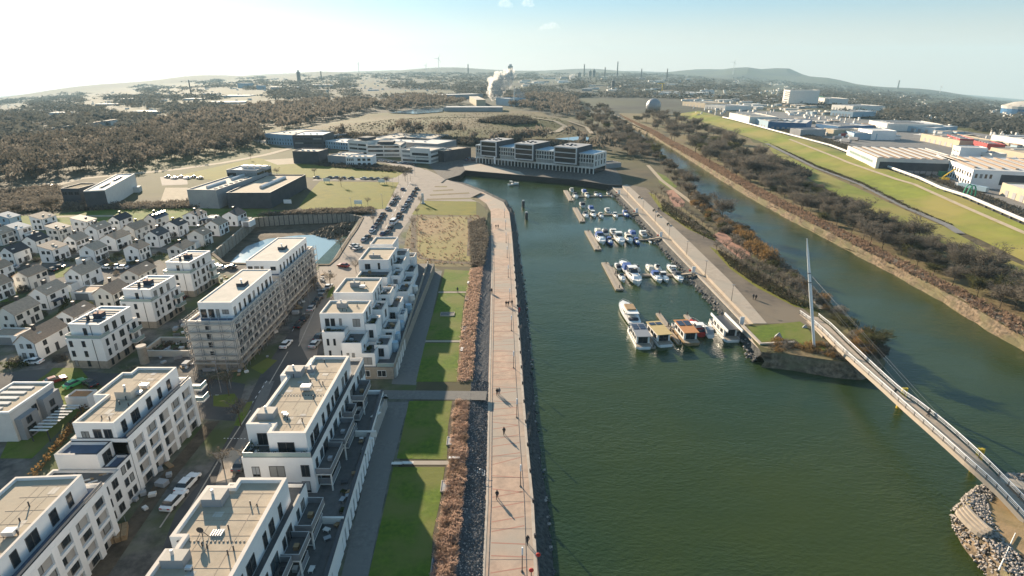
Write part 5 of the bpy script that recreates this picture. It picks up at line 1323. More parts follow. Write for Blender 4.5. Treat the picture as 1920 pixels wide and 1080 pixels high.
# the spherical gas holder
X, Y, Z = GT(1224, 214); t = thing('spherical_tank', 'round grey gas tank by the canal bend', 'gas tank', (X, Y, Z))
b = MB(); rings = []
for i in range(1, 12):
    a = pi * i / 12; rings.append([(sin(a) * cos(2 * pi * k / 20) * 11.5, sin(a) * sin(2 * pi * k / 20) * 11.5, 12.2 - cos(a) * 11.5) for k in range(20)])
b.loft(rings); b.build('sphere', 'grey_metal', t)
for k in range(8): a = 2 * pi * k / 8; MB().tube((cos(a) * 10.5, sin(a) * 10.5, 0), (cos(a) * 10.5, sin(a) * 10.5, 12), .4, n=5).build('leg', 'dark_metal', t)
# pipeline on the levee
pp = [(1355, 222), (1373, 226), (1467, 252), (1557, 276), (1640, 308), (1723, 339), (1763, 358), (1813, 374), (1920, 421), (2060, 482)]
w3 = [GT(*p) for p in pp]
t = thing('pipeline', 'pale overground pipeline on short posts along the levee', 'pipeline')
for a, c in zip(w3, w3[1:]):
    MB().tube((a[0], a[1], a[2] + 1.7), (c[0], c[1], c[2] + 1.7), .75, n=8).build('pipe', 'pipe_pale', t)
    L = hypot(c[0] - a[0], c[1] - a[1]); n = max(1, int(L / 7))
    for i in range(n):
        s = (i + .5) / n; x, y = a[0] + (c[0] - a[0]) * s, a[1] + (c[1] - a[1]) * s; z = a[2] + (c[2] - a[2]) * s
        MB().box(-.5, .5, -.5, .5, min(T(x, y), z) - .3 - z, 1.1).build('support', 'dark_metal', t, (x, y, z))
X, Y, Z = GT(1815, 372); o = MB()
for s in (-1, 1):
    prev = None
    for k in range(9):
        a = pi * k / 8; q = (cos(a) * 2.2, s * 1.3, 1.5 + sin(a) * 5.5)
        if prev: o.tube(prev, q, .3, n=5)
        prev = q
o.build('pipe_arch', 'green_wall', t, (X, Y, Z))
# far factory: steam plant behind the mound
for lb, a, c, d, z, wl, rf in (('very long low factory hall with a pale roof line beyond the mound', (752, 180), (905, 176), (912, 174), 9, 'grey_wall', 'roof_white'),
   ('second long pale roofed hall directly behind the mound', (832, 201), (942, 201), (945, 198.5), 7, 'grey_wall', 'roof_white'),
   ('sunlit cream hall below the steam plume', (880, 180), (893, 187), (902, 183), 12, 'tan_wall', 'roof_pale'),
   ('blue process building beside the steam plume', (930, 183), (954, 185), (958, 182), 13, 'pale_blue', 'roof_white')):
    X, Y, Z = GT(c[0], c[1] + 5)
    pbox('factory_hall', lb, a, c, d, z, wl, rf, 'hall', group='halls of the steam factory', top=max(0, Z))
# far chimneys, towers, wind turbines: (picture x, foot y, top y, kind)
TW = [(823, 136, 107, 'turbine', 'tall wind turbine left of centre on the horizon'), (673, 136, 118, 'turbine', 'small pale wind turbine on the left horizon'), (799, 134, 121, 'turbine', 'faint wind turbine beside the tall one'),
      (878, 141, 123, 'chimney', 'dark chimney left of the steam plume on the horizon'), (957, 141, 123, 'tower', 'grey boiler house block on the central horizon'), (964, 200, 165, 'chimney', 'slim white mast behind the mound'),
      (359, 180, 153, 'chimney', 'dark brick chimney in the hazy town on the left'), (561, 152, 134, 'tower', 'dark power station block on the left horizon'), (603, 150, 135, 'chimney', 'slim chimney right of the power station block'),
      (1095, 143, 123, 'chimney', 'leftmost chimney of the refinery skyline'), (1157, 144, 119, 'chimney', 'tallest chimney of the refinery skyline'), (1134, 144, 128, 'chimney', 'chimney between the two tallest of the refinery'), (1202, 148, 131, 'chimney', 'chimney right of the refinery tanks'),
      (1250, 150, 131, 'chimney', 'rightmost chimney of the refinery skyline'), (1106, 144, 133, 'tower', 'left column cluster of the refinery'), (1113, 145, 131, 'tower', 'right column cluster of the refinery'), (1086, 145, 136, 'tower', 'low dark block at the left of the refinery'),
      (1374, 140, 114, 'turbine', 'wind turbine on the right hill'), (1683, 167, 152, 'chimney', 'slim tower on the right horizon'), (1762, 174, 160, 'turbine', 'faint turbine at the far right horizon'), (1149, 165, 150, 'tower', 'pylon like tower in the middle distance'), (1241, 172, 157, 'crane', 'construction crane in the middle distance')]
for px, yb, yt, kd, lb in TW:
    X, Y, Z = GT(px, yb); dep = proj(X, Y, Z)[2]; h = (yb - yt) * dep / F / cos(PITCH) * 1.02
    t = thing({'chimney': 'chimney', 'turbine': 'wind_turbine', 'tower': 'industrial_tower', 'crane': 'crane'}[kd], lb, {'chimney': 'chimney', 'turbine': 'wind turbine', 'tower': 'tower', 'crane': 'crane'}[kd], (X, Y, Z - 2))
    s = dep / F
    if kd == 'chimney':
        MB().tube((0, 0, 0), (0, 0, h * .93), s * 1.3, s * .95, n=8).build('shaft', 'anthracite' if 'white' not in lb else 'white2', t); MB().tube((0, 0, h * .93), (0, 0, h), s * 1.1, n=8).build('top_band', 'grey_wall', t)
    elif kd == 'turbine':
        MB().tube((0, 0, 0), (0, 0, h * .78), s * .55, s * .35, n=6).build('mast', 'white2', t); MB().box(-s, s, -s * .6, s * .6, h * .77, h * .80).build('nacelle', 'white2', t)
        for k in range(3):
            a = .5 + k * 2.094; MB().tube((0, -s, h * .785), (sin(a) * h * .3, -s, h * .785 + cos(a) * h * .3), s * .4, s * .12, n=4).build('blade', 'white2', t)
    elif kd == 'tower':
        w = s * (4.5 if h > 60 and px in (957, 561) else 2.6)
        MB().box(-w, w, -w, w, 0, h * .85).build('wall', 'anthracite', t); MB().box(-w * .5, w * .6, -w * .5, w * .5, h * .85, h).build('top_block', 'grey_wall', t)
    else:
        MB().box(-s * .5, s * .5, -s * .5, s * .5, 0, h).build('mast', 'yellow', t); MB().box(-s * 9, s * 4, -s * .4, s * .4, h * .92, h).build('jib', 'yellow', t)
# far settlement: light roofs and houses, each its own thing while it can be told apart
def far_house(px, py, wpx, hpx, wl, rf, label, group, cat='building'):
    X, Y, Z = GT(px, py); dep = proj(X, Y, Z)[2]; w = wpx * dep / F; h = max(4, hpx * dep / F)
    t = thing('distant_building', label, cat, (X, Y, Z - 1), R.uniform(-.35, .35), group)
    d = max(8, w * R.uniform(.3, .8)); MB().box(-w / 2, w / 2, 0, d, 0, h).build('wall', wl, t)
    MB().box(-w / 2 - .3, w / 2 + .3, -.3, d + .3, h, h + .6).build('roof', rf, t)
RW = ['white2', 'white2', 'tan_wall', 'grey_wall', 'pale_blue', 'white']; RR = ['roof_white', 'roof_white', 'roof_pale', 'tile_brown', 'roof_tan']
def yh(x): return lerp_tab(HORIZON, x)
for i in range(30):                                      # the terrace of blocks beyond the left wood
    far_house(4 + i * 7.1, 262 - i * .95, 6.4, 10, R.choice(['white2', 'pale_blue', 'grey_wall']), R.choice(['tile_tan', 'roof_pale', 'tile_brown']), 'pale apartment house in the long row beyond the left wood', 'long row of houses beyond the left wood', 'house')
for i, (x, y, w, h) in enumerate([(287, 241, 62, 3), (285, 214, 20, 5), (230, 220, 38, 3), (270, 213, 50, 3), (425, 195, 62, 3), (360, 188, 40, 3), (205, 198, 50, 2), (250, 188, 60, 2), (300, 190, 20, 3), (455, 165, 22, 9), (488, 168, 14, 8), (540, 166, 60, 3), (600, 163, 40, 4), (425, 228, 40, 2), (700, 170, 20, 2), (60, 210, 40, 2), (110, 215, 30, 2), (440, 182, 50, 2), (390, 178, 30, 3)]):
    far_house(x, y, w, h, R.choice(['white2', 'grey_wall', 'pale_blue']), 'roof_white', 'pale flat building in the hazy town on the left', 'flat buildings of the hazy left town')
for i in range(70):
    x = R.uniform(1290, 1600); y = R.uniform(yh(x) + 32, yh(x) + 62)
    far_house(x, y, R.uniform(8, 30), R.uniform(2, 5), R.choice(RW), R.choice(RR), 'small building crowded in the far part of the industrial estate', 'small far buildings of the estate')
for i in range(60):
    x = R.uniform(1480, 1915); y = R.uniform(yh(x) + 60 + (x - 1480) * .03, yh(x) + 88 + (x - 1480) * .05)
    far_house(x, y, R.uniform(8, 26), R.uniform(2, 5), R.choice(RW), R.choice(RR), 'small shed or hall packed between the big halls on the right', 'small halls between the big ones')
for i in range(60):
    x = R.uniform(980, 1300); y = R.uniform(yh(x) + 12, yh(x) + 44)
    far_house(x, y, R.uniform(6, 26), R.uniform(1.5, 4), R.choice(RW), R.choice(RR), 'pale building by the refinery in the middle distance', 'pale buildings by the refinery')
b = MB(); rng = random.Random(4)
def far_box(b, px, py, w, h):
    X, Y, Z = GT(px, py); dep = proj(X, Y, Z)[2]; w = w * dep / F; h = max(3, h * dep / F); k = rng.choice([0, 0, 1, 2]); b.box(X - w / 2, X + w / 2, Y, Y + w * rng.uniform(.5, 1.4), Z - 2, Z + h * rng.uniform(.8, 1.5), 0, 1 + (k > 1))
for i in range(1700):
    x = rng.uniform(-20, 1940) if i % 3 else rng.uniform(1300, 1920); t_ = rng.random() ** 1.4; y = yh(x) + 8 + t_ * (70 if x > 1300 or x < 500 else 36)
    if 480 < x < 1100 and y > yh(x) + 40: continue
    if 1000 < noise.noise((x * .02, y * .05, 3)) * 1000 + 1100: far_box(b, x, y, rng.uniform(1.5, 5), rng.uniform(.5, 1.4))
b.build('distant_town', ['white2', 'roof_pale', 'tile_brown'], kind='stuff', label='scattered roofs of the distant town')
# ================================================================ VEGETATION
def bare_tree(seed, h, spread, n_twigs, trunk_h=.25, tw=.10, tl=1.6, shape=1.0, lean=0):
    rr = random.Random(seed); tb, cb = MB(), MB()
    r0 = h * .022
    tb.tube((0, 0, -.5), (lean, 0, h * trunk_h), r0, r0 * .8, n=5)
    tb.tube((lean, 0, h * trunk_h), (lean * 1.5, 0, h * .72), r0 * .8, r0 * .25, n=4)
    ends = []
    nb = 9
    for i in range(nb):
        a = 2 * pi * i / nb + rr.uniform(-.4, .4); z0 = h * rr.uniform(trunk_h, .55); L = spread * rr.uniform(.45, .8)
        z1 = min(h * .9, z0 + L * rr.uniform(.6, 1.5)); p = (lean, 0, z0); q = (cos(a) * L * .8, sin(a) * L * .8, z1)
        tb.tube(p, q, r0 * .42, r0 * .14, n=3)
        for k in range(3):
            s = rr.uniform(.35, 1); m = tuple(p[j] + (q[j] - p[j]) * s for j in range(3)); a2 = a + rr.uniform(-1.1, 1.1); l2 = L * rr.uniform(.3, .55)
            e = (m[0] + cos(a2) * l2, m[1] + sin(a2) * l2, m[2] + l2 * rr.uniform(.3, 1.2)); tb.tube(m, e, r0 * .16, r0 * .06, n=3); ends.append((m, e))
    for i in range(n_twigs):
        # twigs fill an uneven crown shell
        if rr.random() < .55 and ends:
            m, e = rr.choice(ends); s = rr.random(); c = Vector(m).lerp(Vector(e), s) + Vector((rr.gauss(0, .09), rr.gauss(0, .09), rr.gauss(0, .08))) * spread
        else:
            u = rr.uniform(0, 2 * pi); v = rr.uniform(-.6, 1); rad = rr.random() ** .4
            lump = 1 + .22 * sin(3 * u + seed) * cos(2.3 * v * 2 + seed)
            c = Vector((cos(u) * math.sqrt(max(0, 1 - v * v * .9)) * spread * .62 * rad * lump, sin(u) * math.sqrt(max(0, 1 - v * v * .9)) * spread * .62 * rad * lump, h * (.62 + .36 * v * rad * shape)))
        d = Vector((c.x * .5 + rr.gauss(0, .6), c.y * .5 + rr.gauss(0, .6), abs(rr.gauss(.8, .5)) * 1.2)).normalized() * tl * rr.uniform(.5, 1.3)
        sd = Vector((rr.gauss(0, 1), rr.gauss(0, 1), rr.gauss(0, 1))).cross(d).normalized() * tw
        cb.tri(tuple(c - sd), tuple(c + sd), tuple(c + d))
        if rr.random() < .6:
            d2 = (d + Vector((rr.gauss(0, .8), rr.gauss(0, .8), rr.gauss(0, .4)))).normalized() * tl * .8; cb.tri(tuple(c - sd), tuple(c + sd * .6), tuple(c + d2))
    return tb, cb
TREES = []
for i, (h, sp, n, m) in enumerate([(11, 7.5, 900, 'twigs'), (13, 9, 1100, 'twigs'), (9, 7, 800, 'twigs_dark'), (12, 8, 1000, 'twigs_dark'), (8, 6.5, 700, 'twigs_green'), (10, 8, 800, 'twigs')]):
    tb, cb = bare_tree(i + 1, h, sp, int(n * 1.9), tw=.10, tl=1.5); TREES.append((tb.mesh('trunk', ['bark']), cb.mesh('crown', [m]), h))
def tree(x, y, z, k, s, label, group, mesh=None, cat='tree', name='bare_tree'):
    tr, cr, h = (mesh or TREES)[k]
    o = thing(name, label, cat, (x, y, z), R.random() * 6.28, group); o.scale = (s * R.uniform(.85, 1.15), s * R.uniform(.85, 1.15), s * R.uniform(.85, 1.15))
    link('trunk', tr, o); link('crown', cr, o); return o
def scatter(poly, n, mind=0, z=None):
    x0, x1 = min(p[0] for p in poly), max(p[0] for p in poly); y0, y1 = min(p[1] for p in poly), max(p[1] for p in poly); out = []; tries = 0
    while len(out) < n and tries < n * 60:
        tries += 1; p = (R.uniform(x0, x1), R.uniform(y0, y1))
        if inside(p, poly) and (not mind or all(hypot(p[0] - q[0], p[1] - q[1]) > mind for q in out)): out.append(p)
    return out
def gpoly(px): return [GT(*p)[:2] for p in px]
EAST = gpoly([(1172, 212), (1225, 214), (1290, 226), (1370, 250), (1440, 282), (1500, 305), (1560, 342), (1640, 390), (1720, 430), (1800, 470), (1880, 500), (1990, 540), (2100, 640), (1990, 620), (1925, 600), (1830, 556), (1735, 506), (1640, 460), (1540, 412), (1440, 362), (1350, 314), (1290, 278), (1225, 240), (1180, 222)])
EPX = [(1172, 214), (1225, 216), (1290, 228), (1370, 268), (1400, 292), (1440, 318), (1540, 372), (1640, 425), (1735, 470), (1830, 515), (1925, 560), (1990, 590), (2050, 640), (1990, 640), (1925, 606), (1830, 560), (1735, 512), (1640, 466), (1540, 418), (1440, 368), (1350, 320), (1290, 282), (1225, 244), (1180, 222)]
pts = []
for q in scatter(EPX, 900):
    w_ = GT(*q)[:2]; 
    if all(hypot(w_[0] - u[0], w_[1] - u[1]) > 2.6 + hypot(*w_) * .009 for u in pts): pts.append(w_)
pts = pts[:174]
for i, (x, y) in enumerate(pts):
    d = hypot(x, y); tree(x, y, T(x, y), i % 6, R.uniform(.55, .85) if d < 400 else R.uniform(.8, 1.15), 'leafless brown tree between far canal bank and levee, %s' % ('stretch by the right edge' if x > 105 and y < 215 else 'stretch level with the mast' if y < 300 else 'stretch level with the middle jetties' if y < 430 else 'far stretch near the gas tank'), 'bare trees between canal and levee')
WEST = gpoly([(1080, 218), (1090, 200), (1130, 200), (1158, 224), (1205, 262), (1250, 300), (1285, 340), (1300, 362), (1280, 360), (1240, 325), (1225, 305), (1180, 300), (1158, 282), (1120, 262), (1095, 245)])
WPX = [(1080, 222), (1090, 200), (1130, 200), (1158, 226), (1205, 266), (1250, 304), (1285, 344), (1300, 366), (1280, 362), (1240, 325), (1225, 305), (1180, 300), (1158, 282), (1120, 262), (1095, 245)]
WP = []
for q in scatter(WPX, 600):
    w_ = GT(*q)[:2]
    if all(hypot(w_[0] - u[0], w_[1] - u[1]) > 2.0 + hypot(*w_) * .008 for u in WP): WP.append(w_)
for i, (x, y) in enumerate(WP[:118]):
    tree(x, y, T(x, y), i % 6, R.uniform(.6, .95) if hypot(x, y) > 480 else R.uniform(.45, .65), 'leafless tree in the wood between office quay and canal', 'bare trees left of the canal')
for (px, py, k, s, lb) in [(1352, 420, 1, .8, 'tall dark lone tree on the canal side of the spit'), (1318, 392, 2, .85, 'grey leafless tree left of the tall dark one on the spit'), (1290, 372, 0, .8, 'brown tree at the north end of the red brick terrace'), (1632, 655, 4, .7, 'grey round bush at the tip of the spit behind the bridge'),
                           (100, 402, 0, .75, 'bare tree at the left end of the dark office block'), (34, 402, 2, .5, 'small bare tree near the left edge by the track'), (1300, 350, 5, .7, 'brown tree above the canal, between quay wood and spit')]:
    x, y = G(px, py); tree(x, y, 0, k, s, lb, None)
# shrubs: low versions
SHR = []
for i, (m, h) in enumerate((('twigs', 2.6), ('twigs_dark', 2.2), ('twigs_ochre', 3.0), ('twigs_green', 2.2))):
    rr = random.Random(i + 50); tb, cb = MB(), MB()
    for k in range(6): a = k; tb.tube((0, 0, -.2), (cos(a) * .9, sin(a) * .9, h * .7), .06, .02, n=3)
    for k in range(420):
        u = rr.random() * 6.28; rad = rr.random() ** .5 * 1.7; z = rr.random() * h * (1 - rad * .25); c = Vector((cos(u) * rad, sin(u) * rad, z)); d = Vector((rr.gauss(0, 1), rr.gauss(0, 1), abs(rr.gauss(.9, .6)))).normalized() * .7
        sd = Vector((rr.gauss(0, 1), rr.gauss(0, 1), rr.gauss(0, 1))).cross(d).normalized() * .07; cb.tri(tuple(c - sd), tuple(c + sd), tuple(c + d))
    SHR.append((tb.mesh('stem', ['bark']), cb.mesh('foliage', [m]), h))
def shrub(x, y, z, k, s, label, group):
    tr, cr, h = SHR[k]; o = thing('shrub', label, 'shrub', (x, y, z), R.random() * 6.28, group); o.scale = (s, s, s * R.uniform(.8, 1.2)); link('stem', tr, o); link('foliage', cr, o)
spit = gpoly([(1296, 362), (1330, 392), (1362, 412), (1400, 436), (1440, 470), (1470, 500), (1530, 548), (1580, 592), (1625, 640), (1612, 650), (1570, 600), (1500, 545), (1440, 498), (1390, 462), (1340, 424), (1300, 385)])
for i, (x, y) in enumerate(scatter(spit, 120, 1.6)): shrub(x, y, -.2, (0, 1, 2, 0, 1, 3)[i % 6], R.uniform(.7, 1.5), 'brown or ochre shrub on the canal edge of the spit', 'shrubs along the canal edge of the spit')
tip = gpoly([(1432, 662), (1500, 652), (1560, 672), (1612, 678), (1632, 655), (1600, 640), (1560, 662), (1500, 648)])
for i, (x, y) in enumerate(scatter(tip, 80, .8)): shrub(x, y, -1.6 + .9 * R.random(), (0, 2, 1)[i % 3], R.uniform(.5, .9), 'dense brown shrub on the bank at the tip of the spit', 'shrubs at the tip of the spit')
tip2 = [G(*p, -2.4) for p in [(1425, 668), (1500, 672), (1570, 684), (1625, 690), (1660, 668), (1640, 652), (1600, 668), (1500, 656), (1432, 656)]]
for i, (x, y) in enumerate(scatter(tip2, 75, .9)): shrub(x, y, -1.7 + R.random() * .7, (0, 1, 2, 0)[i % 4], R.uniform(.6, 1.0), 'dense brown shrub on the bank at the tip of the spit', 'shrubs at the tip of the spit')
gd = gpoly([(0, 440), (330, 410), (400, 440), (300, 500), (240, 560), (120, 680), (0, 690)])
for i, (x, y) in enumerate(scatter(gd, 70, 3)): shrub(x, y, 0, (1, 3, 0)[i % 3], R.uniform(.5, 1.0), 'garden bush between the houses of the estate', 'garden bushes of the estate')
for i, p in enumerate([(1410, 470), (1425, 478), (1400, 452), (1440, 492)]):
    x, y = G(*p); shrub(x, y, 0, 2, 2.0, ('golden ochre shrub, %s of four beside the red brick terrace' % ('second', 'third', 'northernmost', 'southernmost')[i]), None)
# rows of young trees on the spit
yt = []
for i in range(2):
    tb, cb = bare_tree(70 + i, 4.6, 2.2, 150, trunk_h=.45, tw=.05, tl=.8); yt.append((tb.mesh('trunk', ['bark']), cb.mesh('crown', ['twigs']), 4.6))
def row(a, c, n, off=(0, 0)):
    A, C = G(*a), G(*c)
    for i in range(n):
        s = (i + .5) / n; tree(A[0] + (C[0] - A[0]) * s + off[0], A[1] + (C[1] - A[1]) * s + off[1], 0, i % 2, R.uniform(.8, 1.1), 'young leafless tree in the planted rows on the gravel spit', 'young trees in rows on the spit', yt, name='young_tree')
row((1218, 366), (1325, 452), 12); row((1236, 362), (1345, 448), 12); row((1338, 472), (1500, 575), 15); row((1356, 470), (1530, 580), 15); row((1374, 486), (1520, 566), 12)
for q, w in ((((770, 440), (792, 376)), 3),): row(*q, w)
# street trees, slim and bare
for i, (px, py) in enumerate([(452, 800), (420, 880), (470, 880), (620, 540), (640, 470), (590, 545), (668, 512), (700, 420), (742, 380), (760, 340), (725, 345), (640, 350), (690, 385), (590, 330), (520, 330), (470, 300), (440, 290), (250, 720), (395, 745), (430, 742)]):
    x, y = G(px, py); tree(x, y, 0, i % 2, R.uniform(.9, 1.3), 'slim leafless street tree in the pavement or verge of the new district', 'slim street trees', yt, name='street_tree')
# the woods on the left and in the middle distance: uncountable, one object each
def wood(name, label, polys, dens, m, hmin, hmax, tw, ntw, sy=1.0):
    b = MB(); rr = random.Random(len(name) + len(label)); V, Fc = [], []
    for px in polys:
        P = gpoly(px); ar = abs(sum(a[0] * c[1] - c[0] * a[1] for a, c in zip(P, P[1:] + P[:1]))) / 2
        for (x, y) in scatter(P, int(ar * dens)):
            h = rr.uniform(hmin, hmax); s = h * .42; z = T(x, y); i0 = len(V)
            V += [(x - .25, y, z), (x + .25, y, z), (x, y, z + h * .8)]; Fc.append((i0, i0 + 1, i0 + 2))
            for k in range(ntw):
                u = rr.random() * 6.28; v = rr.uniform(-.5, 1); rad = rr.random() ** .35
                cx, cy, cz = x + cos(u) * s * rad * (1.1 - abs(v) * .5), y + sin(u) * s * rad * (1.1 - abs(v) * .5), z + h * (.6 + .38 * v * rad)
                a, c, d = rr.gauss(0, 1) * tw, rr.gauss(0, 1) * tw, rr.gauss(0, .6) * tw; i0 = len(V)
                V += [(cx - a, cy - c, cz - d), (cx + a * .4, cy + c * .4, cz + d), (cx + rr.gauss(0, .5) * tw, cy + rr.gauss(0, .5) * tw, cz + abs(rr.gauss(1.2, .6)) * tw)]; Fc.append((i0, i0 + 1, i0 + 2))
    b.v = V; b.f = Fc; b.m = [0] * len(Fc)
    return b.build(name, m, kind='stuff', label=label)
LW = [[(-60, 300), (0, 282), (120, 262), (250, 256), (420, 242), (500, 256), (498, 272), (440, 285), (340, 305), (220, 322), (110, 330), (0, 356), (-80, 380)]]
wood('left_wood', 'dense leafless brown wood on the left', LW, .010, 'twigs', 5, 14, .95, 75)
wood('left_wood', 'darker leafless trees mixed into the left wood', LW, .006, 'twigs_dark', 7, 16, .95, 75)
wood('middle_wood', 'leafless wood between left town and the mound', [[(260, 252), (300, 236), (400, 212), (560, 196), (690, 190), (720, 204), (620, 226), (560, 242), (490, 252), (420, 240)], [(700, 200), (760, 182), (830, 186), (880, 196), (830, 203), (735, 212)], [(930, 196), (1000, 180), (1080, 186), (1090, 215), (1060, 222), (1000, 210)],
     [(560, 268), (640, 258), (760, 250), (880, 252), (900, 262), (780, 262), (680, 262)], [(860, 268), (960, 262), (1080, 262), (1150, 280), (1160, 300), (1100, 285), (980, 275)]], .005, 'twigs', 9, 14, 1.9, 34)
def canopy(name, label, n, m, cond, hpx=(2, 5), seed=0):
    """distant woods: rounded tree-top clumps, 24 triangles each"""
    rr = random.Random(seed); V, Fc = [], []
    for i in range(n):
        px = rr.uniform(-80, 2000); t_ = rr.random() ** 1.15; py = yh(px) + 3 + t_ * 90
        if not cond(px, py, rr): continue
        X, Y, Z = GT(px, py); dep = proj(X, Y, Z)[2]; w = rr.uniform(10, 30) * (.5 + dep / 4000); h = rr.uniform(7, 12) * (.8 + dep / 9000)
        for k in range(34):
            u, v_ = rr.random() * 6.283, rr.random() ** .5; q = w * .22
            cx, cy, cz = X + cos(u) * v_ * w * 1.3, Y + sin(u) * v_ * w * 1.3, Z + h * rr.uniform(0, 1) * (1.1 - v_ * v_ * .8)
            i0 = len(V); g = lambda s_: rr.gauss(0, 1) * s_
            V += [(cx + g(q), cy + g(q), cz + g(.8)), (cx + g(q), cy + g(q), cz + g(.8)), (cx + g(q * .6), cy + g(q * .6), cz + h * rr.uniform(.2, .5))]; Fc.append((i0, i0 + 1, i0 + 2))
    b = MB(); b.v = V; b.f = Fc; b.m = [0] * len(Fc); return b.build(name, m, kind='stuff', label=label)
def cnd(px, py, rr):
    d = py - yh(px)
    if px > 1180 and d > (48 if px < 1560 else 60): return False
    if px < 500 and d > 85: return False
    if 500 <= px <= 1180 and d > 50: return False
    return noise.noise((px * .012, py * .06, 9)) + .35 * noise.noise((px * .05, py * .2, 4)) > (-.02 if px < 700 else -.16)
canopy('distant_woods', 'brown treetops of the distant woods', 5200, 'far_wood', cnd, seed=5)
canopy('distant_groves', 'darker groves scattered in the far landscape', 1500, 'twigs_dark', lambda a, c, r_: cnd(a, c, r_) and noise.noise((a * .02, c * .1, 2)) > .05, seed=8)
# scrub belts near
def belt(name, label, px, n, m, h, tw):
    P = gpoly(px); rr = random.Random(n); V, Fc = [], []
    for (x, y) in scatter(P, n):
        z = T(x, y); hh = h * rr.uniform(.4, 1.1) * (.6 + .6 * noise.noise((x * .12, y * .12, 0)) + .3)
        for k in range(7):
            cx, cy, cz = x + rr.gauss(0, .7) * h * .5, y + rr.gauss(0, .7) * h * .5, z + rr.random() * hh; i0 = len(V)
            V += [(cx - tw * rr.random(), cy, cz), (cx + tw * rr.random(), cy + rr.gauss(0, tw), cz), (cx + rr.gauss(0, tw), cy + rr.gauss(0, tw), cz + tw * 1.8)]; Fc.append((i0, i0 + 1, i0 + 2))
    b = MB(); b.v = V; b.f = Fc; b.m = [0] * len(Fc); return b.build(name, m, kind='stuff', label=label)
belt('canal_reeds', 'reddish brown dry growth on the far canal bank', [(1160, 214), (1225, 244), (1310, 290), (1420, 352), (1600, 443), (1800, 545), (1930, 610), (1930, 640), (1800, 563), (1600, 459), (1420, 368), (1310, 303), (1225, 254)], 5200, 'reed', 1.0, .35)
belt('park_scrub', 'low bushes round the business park', [(560, 292), (640, 300), (720, 312), (770, 318), (770, 324), (700, 320), (600, 312)], 1400, 'twigs_dark', 1.8, .5)
belt('pit_scrub', 'brown scrub along the far rim of the pit', [(480, 406), (560, 398), (700, 392), (700, 402), (640, 402), (560, 404)], 1300, 'twigs', 1.6, .4)
belt('hall_scrub', 'bare bushes between the houses and the halls', [(0, 360), (110, 350), (120, 385), (240, 384), (400, 378), (400, 390), (240, 394), (100, 396), (0, 402)], 2600, 'twigs', 2.2, .5)
belt('mound_scrub', 'dark scrub at the foot of the mound', [(500, 262), (600, 250), (760, 262), (860, 262), (980, 268), (1110, 270), (1110, 278), (980, 276), (860, 272), (700, 266)], 2600, 'twigs_dark', 3.2, 1.1)
belt('mound_tussocks', 'brown tussocks and low bushes over the mound', [(600, 262), (640, 240), (800, 220), (880, 212), (1000, 214), (1060, 232), (1090, 256), (960, 260), (860, 256), (700, 254)], 2600, 'scrub', .35, .45)
belt('mound_tussocks', 'darker patches of scrub on the slopes of the mound', [(560, 262), (620, 238), (740, 226), (860, 240), (960, 250), (860, 256), (700, 254)], 260, 'twigs_dark', .8, .6)
belt('dark_mound_scrub', 'dark bushes on the low crater of the mound', [(895, 230), (935, 222), (985, 222), (1005, 232), (960, 236)], 900, 'twigs_dark', 3.0, 1.0)
belt('plot_scrub', 'dry brown weeds on the empty building plot', [(752, 494), (762, 440), (775, 404), (898, 404), (911, 452), (904, 500)], 420, 'reed', .5, .2)
belt('slope_scrub', 'dry weeds beside the promenade', [(880, 420), (908, 410), (915, 450), (906, 500), (884, 500)], 2200, 'twigs', 1.0, .25)
belt('bed_growth', 'brown growth in the upper planting beds', [(858, 716), (864, 640), (874, 560), (882, 505), (905, 500), (899, 560), (892, 620), (886, 716)], 1900, 'tuft', .6, .16)
belt('estate_growth', 'scrub and weeds along the pipeline', [(1380, 222), (1467, 246), (1557, 270), (1640, 301), (1730, 333), (1820, 368), (1920, 410), (1920, 400), (1820, 358), (1720, 322), (1640, 290), (1550, 262), (1460, 240)], 3000, 'twigs_dark', 1.8, .5)
belt('levee_weeds', 'weeds along the service road of the levee', [(1440, 268), (1533, 312), (1613, 342), (1697, 385), (1777, 420), (1790, 426), (1697, 389), (1613, 346), (1533, 316)], 2200, 'scrub', .7, .3)
belt('peninsula_weeds', 'brown undergrowth beneath the young trees', [(1240, 375), (1290, 405), (1345, 446), (1336, 452), (1290, 428), (1240, 395)], 900, 'scrub', .5, .2)
belt('peninsula_weeds', 'dry undergrowth in the southern tree strip', [(1345, 470), (1420, 512), (1500, 566), (1538, 584), (1490, 572), (1420, 535), (1370, 500)], 2600, 'scrub', .6, .22)
belt('pine_belt', 'dark bushes left of the levee road', [(1450, 300), (1490, 312), (1520, 330), (1500, 338), (1460, 318)], 900, 'twigs_dark', 3.2, .7)
# ornamental grass tufts by the lawns: big pinkish brown clumps one could count only in hundreds
b = MB(); rr = random.Random(3)
bed = gpoly([(815, 1085), (822, 1000), (836, 935), (846, 870), (851, 800), (858, 755), (876, 755), (870, 880), (860, 980), (849, 1085)])
tufts = scatter(bed, 230, .62)
tm = []
for v_ in range(4):
    b = MB()
    for k in range(130):
        a = rr.random() * 6.28; r_ = rr.random() ** .6 * .34; h = rr.uniform(.35, .8); o_ = rr.uniform(.1, .45)
        x, y = cos(a) * r_, sin(a) * r_; q = rr.random() * 3; w = .035
        b.tri((x * .4 - w * cos(q), y * .4 - w * sin(q), 0), (x * .4 + w * cos(q), y * .4 + w * sin(q), 0), (x + cos(a) * o_, y + sin(a) * o_, h))
        b.tri((x + cos(a) * o_ - .05, y + sin(a) * o_, h - .1), (x + cos(a) * o_ + .05, y + sin(a) * o_ + .05, h - .12), (x + cos(a) * o_ * 1.25, y + sin(a) * o_ * 1.25, h + .1))
    tm.append(b.mesh('grass_tuft', ['tuft' if v_ != 1 else 'reed']))
